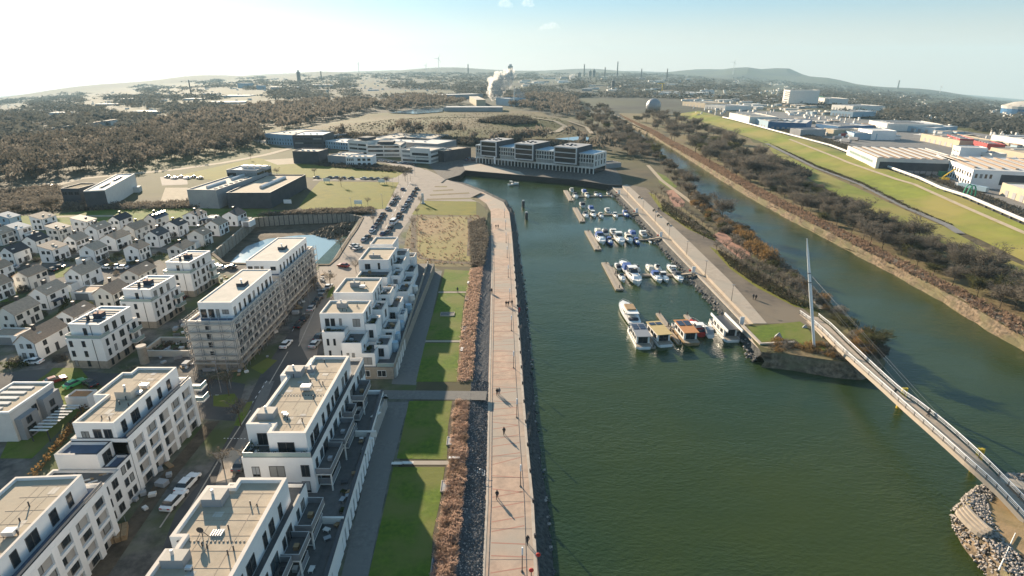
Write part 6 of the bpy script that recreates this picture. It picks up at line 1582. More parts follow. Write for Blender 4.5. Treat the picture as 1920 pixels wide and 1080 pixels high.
for i, (x, y) in enumerate(tufts):
    o = link('grass_tuft', tm[i % 4], None, (x, y, 0), R.random() * 6, label='pinkish brown ornamental grass clump in the bed beside the lawns', category='grass clump', group='ornamental grass clumps'); s = R.uniform(.8, 1.3); o.scale = (s, s, s * .8)
# stones
b = MB()
A, B_ = gl[:9], [pl[0]] + pl[1:7]
for i in range(5200):
    t_ = rr.random() ** 1.3; y = 55 + t_ * 60; 
    def X_at(pl_, y):
        for u_, w_ in zip(pl_, pl_[1:]):
            if u_[1] <= y <= w_[1]: return u_[0] + (w_[0] - u_[0]) * (y - u_[1]) / (w_[1] - u_[1])
        return None
    xa, xb = X_at(A, y), X_at(B_, y)
    if xa is None or xb is None: continue
    s = rr.random(); b.rock((xa + (xb - xa) * s, y, -s * 1.0 + .02), rr.uniform(.08, .2), 0 if rr.random() < .8 else 1)
b.build('gravel_stones', ['darkrock', 'rock'], kind='stuff', label='dark crushed stones on the slope')
b = MB()
for i in range(len(pw) - 1):
    a, c = pw[i], pw[i + 1]
    if a[1] > 320: break
    L = hypot(c[0] - a[0], c[1] - a[1])
    for k in range(int(L * 3.0)):
        s = rr.random(); b.rock((a[0] + (c[0] - a[0]) * s + rr.gauss(-.7, .35), a[1] + (c[1] - a[1]) * s, ZW + rr.uniform(-.2, .35)), rr.uniform(.15, .45), 0 if rr.random() < .75 else 1)
for a, c in zip(qb, qb[1:]):
    L = hypot(c[0] - a[0], c[1] - a[1])
    for k in range(int(L * 3.5)):
        s = rr.random(); b.rock((a[0] + (c[0] - a[0]) * s + rr.uniform(-.4, 2.4), a[1] + (c[1] - a[1]) * s + rr.uniform(-.2, 1.0), ZW + rr.uniform(-.1, 1.0)), rr.uniform(.25, .6), 0 if rr.random() < .5 else 1)
tp = [G(*p, ZW) for p in [(1412, 645), (1430, 668), (1480, 672), (1520, 680), (1570, 690), (1620, 686), (1650, 664), (1625, 630)]]
for a, c in zip(tp, tp[1:]):
    L = hypot(c[0] - a[0], c[1] - a[1])
    for k in range(int(L * 5)):
        s = rr.random(); b.rock((a[0] + (c[0] - a[0]) * s + rr.uniform(-1, 1), a[1] + (c[1] - a[1]) * s + rr.uniform(0, 2), ZW + rr.uniform(-.1, .9)), rr.uniform(.2, .5), 0 if rr.random() < .5 else 1)
b.build('bank_stones', ['darkrock', 'rock'], kind='stuff', label='boulders at the waterline')
b = MB()
isl_ = [G(*p, -3) for p in [(1868, 908), (1836, 922), (1803, 938), (1786, 960), (1788, 985), (1803, 1016), (1832, 1056), (1856, 1085), (1875, 1130)]]
for a, c in zip(isl_, isl_[1:]):
    L = hypot(c[0] - a[0], c[1] - a[1])
    for k in range(int(L * 44)):
        s = rr.random(); t_ = rr.random(); b.rock((a[0] + (c[0] - a[0]) * s + t_ * 4.2 - .3, a[1] + (c[1] - a[1]) * s - t_ * 1.6, -2.95 + 3.1 * min(1, t_ * 2.9)), rr.uniform(.14, .40), 0 if rr.random() < .85 else 1)
b.build('bank_stones', ['rock', 'darkrock'], kind='stuff', label='pale boulders round the islet')
# ================================================================ BRIDGE AND MAST
BL = [(1500, 582), (1520, 596), (1543, 615), (1582, 653), (1655, 717), (1700, 757), (1751, 801), (1812, 855), (1870, 907), (1925, 965)]
BR = [(1535, 588), (1546, 597), (1560, 608), (1596, 643), (1680, 720), (1722, 751), (1775, 792), (1838, 848), (1893, 902), (1948, 958)]
BZ = [.2, .5, .9, 1.7, 3.2, 3.7, 4.0, 3.8, 2.4, .5]
def dens_path(px, zs, k=6):
    P = [(*G(*p, z + 1.1), z) for p, z in zip(px, zs)]; out = []
    for i in range(len(P) - 1):
        p0, p1, p2, p3 = P[max(0, i - 1)], P[i], P[i + 1], P[min(len(P) - 1, i + 2)]
        for j in range(k):
            t = j / k; out.append(tuple(.5 * (2 * p1[a] + (-p0[a] + p2[a]) * t + (2 * p0[a] - 5 * p1[a] + 4 * p2[a] - p3[a]) * t * t + (-p0[a] + 3 * p1[a] - 3 * p2[a] + p3[a]) * t ** 3) for a in range(3)))
    out.append(P[-1]); return out
LL, RR_ = dens_path(BL, BZ), dens_path(BR, BZ)
t = thing('footbridge', 'curved grey footbridge with white rails from the spit to the islet', 'bridge')
n = len(LL)
b = MB()
for i in range(n - 1):
    a, c, d, e = LL[i], RR_[i], RR_[i + 1], LL[i + 1]
    b.quad(a, c, d, e); lo = lambda p, q=.35: (p[0], p[1], p[2] - q)
    b.quad(lo(a), lo(e), lo(d), lo(c)); b.quad(lo(a), a, e, lo(e)); b.quad(c, lo(c), lo(d), d)
b.build('deck', 'greywood', t)
b = MB()
for i in range(n - 1):
    mid = lambda j, s: tuple(LL[j][k] + (RR_[j][k] - LL[j][k]) * s for k in range(3))
    a, c = mid(i, .15), mid(i + 1, .15); d, e = mid(i, .6), mid(i + 1, .6)
    lo = lambda p, q: (p[0], p[1], p[2] - q)
    b.quad(lo(a, 1.0), lo(a, .3), lo(c, .3), lo(c, 1.0)); b.quad(lo(a, 1.0), lo(c, 1.0), lo(e, 1.0), lo(d, 1.0)); b.quad(lo(d, .3), lo(d, 1.0), lo(e, 1.0), lo(e, .3))
b.build('girder', 'pale_metal', t)
b = MB()
for i in range(n - 1):
    a, c = LL[i], LL[i + 1]; s = i / n
    if i > 4: b.quad((a[0] - .12, a[1] - .2, a[2] - .75), (a[0] - .05, a[1], a[2] + .08), (c[0] - .05, c[1], c[2] + .08), (c[0] - .12, c[1] - .2, c[2] - .75))
b.build('fascia', 'light_paving', t)
for side in (LL, RR_):
    b = MB()
    for i in range(n - 1):
        a, c = side[i], side[i + 1]; b.tube((a[0], a[1], a[2] + 1.15), (c[0], c[1], c[2] + 1.15), .075, n=5)
        b.tube((a[0], a[1], a[2] + .55), (c[0], c[1], c[2] + .55), .03, n=3); b.tube((a[0], a[1], a[2] + .85), (c[0], c[1], c[2] + .85), .03, n=3)
    b.build('handrail', 'mast_white', t)
    for i in range(0, n, 2): MB().box(-.05, .05, -.05, .05, -.1, 1.15).build('rail_post', 'dark_metal', t, side[i])
x0 = LL[0]; pn = [LL[i] for i in range(0, 14)]
b = MB()
for a, c in zip(pn[2:], pn[3:]): b.prism(strip([(a[0] - .3, a[1]), (c[0] - .3, c[1])], .5), -1.0, a[2] - .4)
b.build('abutment', 'light_paving', t)
for (px, py) in ((1683, 768), (1822, 888)):
    x, y = G(px, py, ZW); o = MB(); o.tube((-.5, 0, -1), (-.3, 0, 5.0), .34, n=8); o.tube((.5, 0, -1), (.3, 0, 5.0), .34, n=8); o.build('pier', 'yellow', t, (x + .8, y + .6, ZW))
x, y = G(1885, 935, 0); MB().prism([(x - .5, y + 1.2), (x + 3.5, y - 2.2), (x + 4.2, y + 1.0), (x + .4, y + 2.6)], -1, 2.4).build('abutment', 'light_paving', t)
MX, MY = G(1527, 655, -.5); lo, hi = 5, 60
tx, ty = MX - .9, MY + .5
for _ in range(30):
    m = (lo + hi) / 2
    if proj(tx, ty, m)[1] > 447: lo = m
    else: hi = m
tz = lo; tx = (1513 - CX) / F * proj(tx, ty, tz)[2]
t = thing('bridge_mast', 'tall white tapering bridge mast standing at the tip of the spit', 'mast', (MX, MY, -.5))
top = Vector((tx - MX, ty - MY, tz + .5)); m1 = top * .55
b = MB(); b.tube((0, 0, 0), m1, .30, .38, n=12, caps=False); b.tube(m1, top * .86, .38, .26, n=12, caps=False); b.tube(top * .86, top, .26, .08, n=12); b.build('shaft', 'mast_white', t)
MB().tube((0, 0, -.2), (0, 0, .5), 1.2, .9, n=14).build('base', 'pale_metal', t)
for s in (.62, .70): b = MB(); b.tube(top * s, top * (s + .006), .43, n=10); b.build('cable_collar', 'dark_metal', t)
for k, i in enumerate((24, 30, 36, 42)):
    q = Vector(RR_[i]) - Vector((MX, MY, -.5)); b = MB(); b.tube(top * (.62 if k < 2 else .70), q, .018, n=3); b.build('cable', 'grey_metal', t)
# triangular sculptures on the tip lawn
for px, py, s, lb in ((1457, 633, 1.3, 'larger dark three sided stone on the tip lawn'), (1508, 614, .8, 'smaller pale stone on the tip lawn nearer the bridge')):
    x, y = G(px, py); b = MB(); b.v = [(-s, -s * .5, 0), (s, -s * .4, 0), (0, s, 0), (s * .3, 0, s * 1.2)]; b.f = [(0, 2, 1), (0, 1, 3), (1, 2, 3), (2, 0, 3)]; b.m = [0] * 4
    tag(b.build('standing_stone', 'grey_wall', loc=(x, y, .04)), lb, 'stone')
# stepped stone seats and pole on the islet
x, y = G(1838, 990)
t = thing('stone_steps', 'curved stepped seating wall on the islet under the bridge end', 'steps', (x, y, 0)); t.scale = (.62, .62, .8)
for k in range(4):
    b = MB(); prev = None
    for j in range(7):
        a = -1.3 + j * .42; q = (1.2 + cos(pi - a * .5) * (3.6 - k * .55) + k * .2, 1.5 + sin(a) * 4.4)
        if prev: b.prism(strip([prev, q], .55), -.4, .5 + k * .38)
        prev = q
    b.build('step', 'light_paving', t)
p, q = G(1872, 1070), G(1903, 1002); b = MB(); b.tube((p[0], p[1], .1), (q[0], q[1], .25), .12, .07, n=6); tag(b.build('driftwood_pole', 'white2'), 'long pale pole lying on the soil of the islet', 'pole')

# ================================================================ CARS
def car_proto(kind):
    L, Wd = (4.4, 1.8) if kind == 'car' else (5.2, 1.95)
    t = thing('parked_car', 'x', 'car')
    h = L / 2
    if kind == 'car': prof = [(-h, .32), (h, .32), (h, .62), (h - .15, .78), (h - 1.15, .92), (-h + .35, .95), (-h, .85)]
    else: prof = [(-h, .35), (h, .35), (h, .75), (h - .25, 1.0), (h - .9, 1.15), (-h + .02, 1.15), (-h, 1.1)]
    b = MB(); b.v = []; n = len(prof)
    for s, xx in ((-1, -Wd / 2), (1, Wd / 2)): b.v += [(xx * (.97 if p[1] > .7 else 1), p[0], p[1]) for p in prof]
    b.f = [tuple(range(n)), tuple(range(2 * n - 1, n - 1, -1))] + [((k + 1) % n, k, n + k, n + (k + 1) % n) for k in range(n)]; b.m = [0] * len(b.f)
    b.build('body', 'car_black', t)
    z0, z1 = (.93, 1.42) if kind == 'car' else (1.13, 1.9)
    ya, yb, yc, yd = (-h + .45, -h + 1.0, h - 2.0, h - 1.35) if kind == 'car' else (-h + .05, -h + .15, h - 1.6, h - .95)
    w0, w1 = Wd / 2 - .08, Wd / 2 - .25 if kind == 'car' else Wd / 2 - .16
    MB().loft([[(-w0, ya, z0), (w0, ya, z0), (w0, yd, z0), (-w0, yd, z0)], [(-w1, yb, z1), (w1, yb, z1), (w1, yc, z1), (-w1, yc, z1)]]).build('cabin_glass', 'glass', t)
    MB().loft([[(-w1 - .02, yb - .05, z1 - .03), (w1 + .02, yb - .05, z1 - .03), (w1 + .02, yc + .05, z1 - .03), (-w1 - .02, yc + .05, z1 - .03)], [(-w1 + .08, yb + .1, z1 + .05), (w1 - .08, yb + .1, z1 + .05), (w1 - .08, yc - .1, z1 + .05), (-w1 + .08, yc - .1, z1 + .05)]]).build('car_roof', 'car_black', t)
    wm = MB().tube((-.11, 0, 0), (.11, 0, 0), .32, n=10).mesh('wheel', ['tyre'])
    for sx in (-1, 1):
        for sy in (-h + .85, h - .85): link('wheel', wm, t, (sx * (Wd / 2 - .09), sy, .32))
    hm_ = MB().box(-.22, .22, -.03, .05, -.08, .08).mesh('headlight', ['white2']); tm_ = MB().box(-.2, .2, -.05, .03, -.08, .1).mesh('tail_light', ['red'])
    for sx in (-.62, .62): link('headlight', hm_, t, (sx, h - .02, .66)); link('tail_light', tm_, t, (sx, -h + .01, .74))
    index_children(t); return t
PC, PV = car_proto('car'), car_proto('van')
CM = {}
def car(x, y, z, rot, color, label, kind='car', group='cars parked in the district', s=1.0):
    pr_ = PC if kind == 'car' else PV
    k = (kind, color)
    if k not in CM:
        rm = {}
        for c in CH[pr_.name]:
            if c.name.startswith(('body', 'car_roof')):
                me = c.data.copy(); me.materials.clear(); me.materials.append(M[color]); rm[c.name] = me
        CM[k] = rm
    return dup(pr_, (x, y, z), rot, label, group, scale=s, remat=CM[k])
CC = {'car_black': 'black', 'car_grey': 'dark grey', 'car_silver': 'silver', 'car_white': 'white', 'car_blue': 'dark blue', 'car_red': 'dark red'}
ORD = ['first', 'second', 'third', 'fourth', 'fifth', 'sixth', 'seventh', 'eighth', 'ninth', 'tenth', 'eleventh', 'twelfth', 'thirteenth', 'fourteenth', 'fifteenth', 'sixteenth', 'seventeenth', 'eighteenth', 'nineteenth', 'twentieth']
PAL = ['car_black', 'car_grey', 'car_black', 'car_silver', 'car_blue', 'car_black', 'car_grey', 'car_white', 'car_black', 'car_silver']
used_first = [False, False]
def car_row(pts, where, end, cols=None, ang=None, group=None, kind='car'):
    for i, p in enumerate(pts):
        x, y = G(*p, .1); c = (cols[i] if cols and i < len(cols) else PAL[(i * 7 + len(where)) % len(PAL)])
        a = ang
        if a is None:
            q = pts[i + 1] if i + 1 < len(pts) else pts[i - 1]; X2, Y2 = G(*q, .1); a = atan2(-(X2 - x), (Y2 - y)) if Y2 > y else atan2(-(x - X2), (y - Y2))
        if isinstance(a, (list, tuple)): a = a[i]
        car(x, y, .03, a, c, '%s car, %s %s, %s' % (CC[c], ORD[i], end, where), kind, group or ('cars parked ' + where))
ZR = lambda x, y: (560 + x / 5.4, 280 + y / 5.4)
RB = [(850, 865), (915, 825), (1010, 690), (1055, 620), (1090, 570), (1125, 510), (1160, 460), (1195, 400), (935, 800), (1020, 665), (1100, 545), (1130, 490), (1170, 435)]
RB = [(855, 862), (905, 845), (930, 805), (1012, 695), (1020, 665), (1058, 625), (1070, 598), (1092, 572), (1102, 545), (1122, 518), (1132, 492), (1158, 465), (1170, 438), (1195, 405)]
car_row([ZR(*p) for p in RB], 'on the right side of the boulevard', 'from the near end', ang=-.12)
LB = [(665, 925), (700, 895), (745, 835), (765, 800), (795, 765), (815, 730), (840, 695), (855, 665), (905, 610), (945, 560), (955, 545), (975, 520), (995, 492), (1055, 410)]
car_row([ZR(*p) for p in LB], 'on the left side of the boulevard', 'from the near end', ang=-.12)
car_row([ZR(*p) for p in [(565, 985), (600, 1010)]], 'at the near left corner of the boulevard', 'from the left', ['car_silver', 'car_silver'], ang=-.5)
car_row([ZR(*p) for p in [(180, 290), (310, 292), (375, 292), (447, 296), (530, 298), (655, 300), (725, 302), (790, 304), (872, 304)]], 'behind the yellow green meadow', 'from the left', ['car_silver', 'car_black', 'car_blue', 'car_grey', 'car_black', 'car_silver', 'car_grey', 'car_grey', 'car_black'], ang=pi / 2, kind='car')
ZS = lambda x, y: (320 + x / 4, 400 + y / 4)
car_row([ZS(*p) for p in [(965, 845), (1005, 795), (1060, 720), (1085, 690), (1110, 655), (1135, 625), (1155, 595), (1185, 560)]], 'at the kerb of the shaded street', 'from the near end', ['car_black', 'car_black', 'car_silver', 'car_black', 'car_black', 'car_grey', 'car_black', 'car_silver'])
car_row([ZS(*p) for p in [(1085, 990), (1115, 935)]], 'just left of the stepped terraces', 'from the near end', ['car_silver', 'car_black'], ang=-.1)
def one_car(px, py, rot, col, lb, kind='car', s=1.0):
    x, y = G(px, py, .1); car(x, y, .03, rot, col, lb, kind, 'single cars of the district', s)
one_car(537, 648, -.05, 'car_white', 'white car driving alone along the shaded street')
one_car(353, 909, -.1, 'car_white', 'white estate car, farther of the two parked by the window grid blocks', 'car', 1.08)
one_car(328, 942, -.1, 'car_white', 'white estate car, nearer of the two parked by the window grid blocks', 'car', 1.08)
one_car(453, 873, 0, 'car_grey', 'dark grey car half hidden left of the white apartment block')
one_car(644, 500, 1.2, 'car_red', 'dark red car turning at the foot of the boulevard')
one_car(62, 681, pi / 2, 'car_white', 'white car parked before the brown roofed house with tall windows')
one_car(170, 722, 1.0, 'car_black', 'black car at the right of three beside the orange roofed garage')
one_car(104, 716, -.7, 'car_red', 'dark red car under a pale cover beside the garage')
M['car_green'] = mat('car_green', (.08, .40, .16), .3)
CC['car_green'] = 'green'
one_car(141, 722, -.4, 'car_green', 'bright green car between the red and the black car')
x, y = G(739, 419, .1)
car(x, y, .03, -.1, 'car_white', 'white delivery van in the right hand row of the boulevard', 'van', 'single cars of the district', 1.3)
for i, (px, py, c) in enumerate([(22, 504, 'car_silver'), (97, 508, 'car_black'), (108, 503, 'car_black'), (200, 503, 'car_white'), (216, 502, 'car_silver'), (228, 504, 'car_white'), (404, 502, 'car_silver'), (412, 504, 'car_white'), (432, 503, 'car_black'), (336, 560, 'car_black')]):
    one_car(px, py, pi / 2 + R.uniform(-.3, .3), c, '%s car, %s from the left along the lane through the estate' % (CC[c], ORD[i]))
car_row([(1000 / 3 + i * 16, 334.0 - i * .3) for i in range(8)][:0] or [(315 + i * 12, 333 + (i % 2) * 2) for i in range(6)], 'in the car park behind the pale hall', 'from the left', ang=pi / 2)
car_row([(705 + i * 9, 302 + i * .9) for i in range(9)], 'before the ribbon window offices', 'from the left', ang=1.3)
car_row([(500 + i * 11, 266 + i * 1.4) for i in range(12)], 'before the dark office blocks', 'from the left', ang=.4)
car_row([(874 + (i % 4) * 6, 301 - (i // 4) * 3) for i in range(8)], 'left of the framed office building', 'from the near left', ang=.3)
car_row([(20 + i * 14, 366 - i * 3.4) for i in range(6)], 'by the field road at the left edge', 'from the left', ang=pi / 2)
# trucks in the industrial yards
def truck(px, py, rot, c, lb, s=1.0):
    x, y, z = GT(px, py); t = thing('truck', lb, 'truck', (x, y, z + .1), rot, 'trucks and trailers in the yards'); t.scale = (s, s, s)
    MB().box(-1.3, 1.3, -6, 4.4, 1.1, 3.8).build('cargo_box', c, t); MB().box(-1.2, 1.2, 4.6, 6.6, .6, 3.2).build('cab', 'car_white', t); MB().box(-.5, .5, -5.8, 6, .7, 1.08).build('chassis', 'dark_metal', t)
    wm = MB().tube((-.2, 0, 0), (.2, 0, 0), .5, n=8).mesh('wheel', ['tyre'])
    for sx in (-1.05, 1.05):
        for sy in (-4.6, -3.2, 5.2): link('wheel', wm, t, (sx, sy, .5))
for i, (px, py) in enumerate([(1715, 302), (1722, 308), (1736, 304), (1772, 314), (1706, 316), (1715, 318), (1730, 319), (1740, 320), (1756, 322), (1764, 323), (1548, 252), (1560, 254), (1572, 255), (1584, 257), (1596, 259), (1570, 262), (1585, 268), (1600, 264), (1810, 356), (1830, 360), (1870, 330), (1885, 332), (1900, 334)]):
    truck(px, py, R.choice([1.3, 1.2, .3, -1.2]), R.choice(['white2', 'white2', 'pale_blue', 'grey_metal', 'red_wall'] if i not in (18, 19) else ['pale_blue']), 'white or coloured truck trailer parked in the yards of the industrial estate', .95)
x, y, z = GT(1785, 332); t = thing('container_shed', 'green flat shed behind the yellow crane', 'shed', (x, y, z), .2); vol(t, -9, 9, 0, 12, 0, 4, 'green', 'green', .2)
x, y, z = GT(1768, 340); t = thing('mobile_crane', 'yellow mobile crane with a slanting boom in the yard', 'crane', (x, y, z), .2)
MB().box(-3, 3, -1.4, 1.4, .8, 2.4).build('carrier', 'yellow', t); b = MB(); b.tube((-2, 0, 2), (8, 1, 7.5), .5, .3, n=5); b.build('boom', 'yellow', t); b = MB()
for s in (-2, 0, 2): b.tube((s, -1.3, .6), (s, 1.3, .6), .6, n=8)
b.build('axle_wheel', 'tyre', t)
x, y, z = GT(1815, 352); t = thing('red_lift', 'red lifting machine lying folded in the yard', 'lift', (x, y, z), .1)
MB().box(-5, 5, -1.4, 1.4, .6, 1.6).build('platform', 'red', t); b = MB(); b.tube((-4, 0, 1.6), (5, .6, 3.4), .4, n=5); b.build('boom', 'red', t); b = MB(); b.tube((-5, 0, .6), (5, 0, .6), .35, n=5); b.build('wheel', 'tyre', t)

# ================================================================ BOATS
def hull(L, W_, H, n=9, stern=.8, dip=.3):
    b = MB(); rings = []
    for i in range(n):
        s = i / (n - 1); y = -L / 2 + L * s; w = W_ / 2 * (stern + (1 - stern) * min(1, s * 3)) * (1 if s < .5 else math.sqrt(max(.0004, 1 - ((s - .5) / .5) ** 2.2))); z = H * (1 + .28 * s * s)
        rings.append([(-w, y, z), (-w * .9, y, z * .4), (-w * .35, y, -.25), (w * .35, y, -.25), (w * .9, y, z * .4), (w, y, z)])
    b.loft(rings, cap=True); return b
def deck(L, W_, H, n=9, stern=.8):
    b = MB(); e = []
    for i in range(n):
        s = i / (n - 1); y = -L / 2 + L * s; w = W_ / 2 * (stern + (1 - stern) * min(1, s * 3)) * (1 if s < .5 else math.sqrt(max(.0004, 1 - ((s - .5) / .5) ** 2.2))) - .04; e.append((max(.01, w), y, H * (1 + .28 * s * s) - .07))
    for a, c in zip(e, e[1:]): b.quad((-a[0], a[1], a[2]), (a[0], a[1], a[2]), (c[0], c[1], c[2]), (-c[0], c[1], c[2]))
    return b
def cruiser(name, L=9.0, W_=3.0, canopy='canvas_blue', hullm='boat_white', style=0):
    t = thing(name, 'x', 'boat'); H = .95
    hull(L, W_, H).build('hull', hullm, t); deck(L, W_, H).build('deck', 'boat_cream', t)
    w = W_ * .36
    MB().loft([[(-w, -L * .12, H), (w, -L * .12, H), (w * .7, L * .34, H + .15), (-w * .7, L * .34, H + .15)], [(-w * .85, -L * .08, H + .75), (w * .85, -L * .08, H + .75), (w * .5, L * .22, H + .6), (-w * .5, L * .22, H + .6)]]).build('cabin', 'boat_white', t)
    MB().loft([[(-w * 1.02, -L * .10, H + .3), (w * 1.02, -L * .10, H + .3), (w * .9, L * .10, H + .35), (-w * .9, L * .10, H + .35)], [(-w * .92, -L * .09, H + .62), (w * .92, -L * .09, H + .62), (w * .78, L * .09, H + .6), (-w * .78, L * .09, H + .6)]]).build('cabin_window', 'glass', t)
    MB().loft([[(-w, -L * .12, H + .7), (w, -L * .12, H + .7), (w * .8, -L * .0, H + .72), (-w * .8, -L * .0, H + .72)], [(-w * .9, -L * .16, H + 1.3), (w * .9, -L * .16, H + 1.3), (w * .7, -L * .10, H + 1.3), (-w * .7, -L * .10, H + 1.3)]]).build('windscreen', 'glass', t)
    if style == 0:
        MB().loft([[(-w * 1.1, -L * .46, H + .1), (w * 1.1, -L * .46, H + .1), (w * 1.1, -L * .12, H + .1), (-w * 1.1, -L * .12, H + .1)], [(-w * .9, -L * .42, H + 1.35), (w * .9, -L * .42, H + 1.35), (w * .9, -L * .14, H + 1.45), (-w * .9, -L * .14, H + 1.45)]]).build('canopy', canopy, t)
    elif style == 1:
        MB().box(-w, w, -L * .36, -L * .14, H + 1.55, H + 1.65).build('hard_top', 'boat_white', t)
        b = MB()
        for x in (-w, w):
            for y in (-L * .35, -L * .16): b.tube((x * .97, y, H), (x * .97, y, H + 1.56), .05, n=4)
        b.build('post', 'pale_metal', t); MB().box(-w * .8, w * .8, -L * .42, -L * .34, H, H + .45).build('bench', 'canvas_dark', t)
    else:
        MB().box(-w * .8, w * .8, -L * .44, -L * .36, H - .05, H + .4).build('bench', 'boat_cream', t); MB().box(-.3, .3, -L * .2, -L * .14, H, H + .7).build('helm', canopy, t)
    b = MB()
    for sx in (-1, 1):
        pr = None
        for k in range(6):
            s = .5 + k * .1; wv = W_ / 2 * math.sqrt(max(.001, 1 - ((s - .5) / .5) ** 2.2)) * .93; q = (sx * wv, -L / 2 + L * s * .985, H * (1 + .28 * s * s) + .5); b.tube((q[0], q[1], q[2] - .5), q, .025, n=3)
            if pr: b.tube(pr, q, .03, n=3)
            pr = q
    b.build('bow_rail', 'pale_metal', t)
    index_children(t); return t
BP_ = [cruiser('motor_boat', 9, 3.1, 'canvas_blue'), cruiser('motor_boat', 8, 2.9, 'canvas_dark'), cruiser('motor_boat', 8.5, 3.0, 'canvas_grey', style=1), cruiser('motor_boat', 6.5, 2.4, 'canvas_dark', style=2), cruiser('motor_boat', 7.5, 2.8, 'boat_cream', style=0), cruiser('motor_boat', 8, 2.8, 'canvas_blue', 'canvas_blue', 0)]
for p_ in BP_ + [PC, PV]: p_.location = (0, 0, 0)
ZD = lambda x, y: (1040 + x / 4.8, 330 + y / 4.8)
fa, fb = G(1134, 492, ZW), G(1163, 542, ZW); FA = atan2(fb[1] - fa[1], fb[0] - fa[0])     # direction of the outer pontoons
FR_ = FA - pi / 2     # boat heading so that +y runs along the finger
def boat(zx, zy, k, s, lb, flip=False, rot=0):
    x, y = G(*ZD(zx, zy), ZW); dup(BP_[k], (x, y, ZW + .05), FR_ + (0 if flip else pi) + rot, lb, 'motor boats berthed in the marina', scale=(s * .84, s * .84, s * .84))
MAR = {1: [(150, 135, 2, 1.0, 0), (187, 195, 1, 1.25, 1), (262, 148, 0, 1.1, 0), (292, 190, 4, 1.1, 1), (375, 178, 1, 1.0, 1), (414, 188, 5, .8, 1), (478, 165, 3, .8, 0), (515, 188, 3, .7, 1)],
       2: [(245, 268, 1, 1.2, 0), (322, 298, 0, 1.1, 0), (470, 318, 2, 1.0, 0), (628, 335, 3, 1.1, 0), (280, 368, 1, 1.1, 1), (347, 362, 2, 1.1, 1), (418, 372, 4, 1.0, 1), (547, 368, 2, .9, 1), (642, 360, 5, 1.1, 1)],
       3: [(385, 510, 4, 1.2, 0), (450, 515, 1, 1.1, 0), (522, 515, 2, 1.1, 0), (650, 540, 1, .9, 0), (692, 525, 0, 1.1, 0), (790, 530, 2, 1.1, 0), (412, 585, 0, 1.55, 1), (495, 605, 5, 1.1, 1), (583, 590, 2, 1.6, 1), (668, 588, 4, 1.25, 1), (740, 605, 5, .95, 1), (862, 602, 3, .55, 1)],
       4: [(565, 825, 1, .9, 0), (632, 835, 0, 1.5, 0), (735, 845, 3, 1.05, 0), (850, 842, 4, 1.05, 0), (922, 840, 3, 1.05, 0), (1048, 850, 2, 1.1, 0), (605, 935, 3, 1.1, 1), (712, 935, 2, 1.8, 1), (918, 930, 0, 1.15, 1), (985, 930, 2, 1.0, 1), (1112, 930, 1, 1.1, 1)]}
DN = {1: 'farthest jetty', 2: 'second farthest jetty', 3: 'middle jetty', 4: 'double pontoon jetty'}
CN = {0: 'blue canopy', 1: 'dark canopy', 2: 'hard top', 3: 'open cockpit', 4: 'cream canopy', 5: 'blue hull'}
for d, lst in MAR.items():
    cu = {0: 0, 1: 0}
    for (zx, zy, k, s, side) in lst:
        boat(zx, zy, k, s, 'white motor boat with %s, %s on the %s side of the %s' % (CN[k], ORD[cu[side]] if True else '', ('north', 'south')[side], DN[d]) if k != 5 else 'motor boat with dark blue hull, %s on the %s side of the %s' % (ORD[cu[side]], ('north', 'south')[side], DN[d]), bool(side)); cu[side] += 1
for p_ in BP_ + [PC, PV]:
    for c in list(p_.children): bpy.data.objects.remove(c)
    bpy.data.objects.remove(p_)
def pontoon(p, q, w, name='pontoon', label=None, zoom=ZD, rails=False, z=ZW, m='greywood', z2=None, posts=()):
    a, c = G(*zoom(*p), z + .5), G(*zoom(*q), (z if z2 is None else z2) + .5); t = thing(name, label, 'jetty', (a[0], a[1], z))
    d = (c[0] - a[0], c[1] - a[1]); L = hypot(*d); n = max(1, int(L / 6)); zz = (0 if z2 is None else z2 - z)
    for i in range(n):
        s0, s1 = i / n, (i + 1) / n - .04 / n * 6 / max(L, 1); q0, q1 = (d[0] * s0, d[1] * s0), (d[0] * s1, d[1] * s1); b = MB(); st = strip([q0, q1], w)
        i0 = len(b.v); zs = [zz * s0, zz * s1, zz * s1, zz * s0]
        b.v += [(p_[0], p_[1], zs[k] + .05) for k, p_ in enumerate(st)] + [(p_[0], p_[1], zs[k] + .55) for k, p_ in enumerate(st)]
        for f_ in ((3, 2, 1, 0), (4, 5, 6, 7), (0, 1, 5, 4), (1, 2, 6, 5), (2, 3, 7, 6), (3, 0, 4, 7)): b.f.append(f_); b.m.append(0)
        b.build('deck_section', m, t)
    if z2 is None:
        b = MB()
        for o_ in (-w * .28, w * .28): b.prism([(x_ + 0, y_) for x_, y_ in strip([(d[0] * .01 - d[1] / L * o_, d[1] * .01 + d[0] / L * o_), (d[0] * .99 - d[1] / L * o_, d[1] * .99 + d[0] / L * o_)], w * .2)], .56, .60)
        b.build('kerb_rail', 'light_paving', t)
    if rails: rail(t, [(-d[1] / L * w * .45, d[0] / L * w * .45), (d[0] - d[1] / L * w * .45, d[1] + d[0] / L * w * .45)], .5 if z2 is None else .8, 1.0, 'grey_metal', 'pale_metal', 'railing')
    for s in (.05, .95): MB().tube((d[0] * s + .2, d[1] * s, -1.5), (d[0] * s + .2, d[1] * s, 1.6), .16, n=6).build('mooring_pile', 'dark_metal', t)
    return t
pontoon((97, 128), (150, 222), 2.6, label='outer pontoon of the farthest jetty')
pontoon((150, 182), (500, 178), 1.6, 'jetty', 'walkway of the farthest jetty'); pontoon((500, 178), (578, 160), 1.4, 'gangway', 'gangway from the quay to the farthest jetty', z2=ZP)
pontoon((182, 284), (252, 410), 2.6, label='outer pontoon of the second farthest jetty')
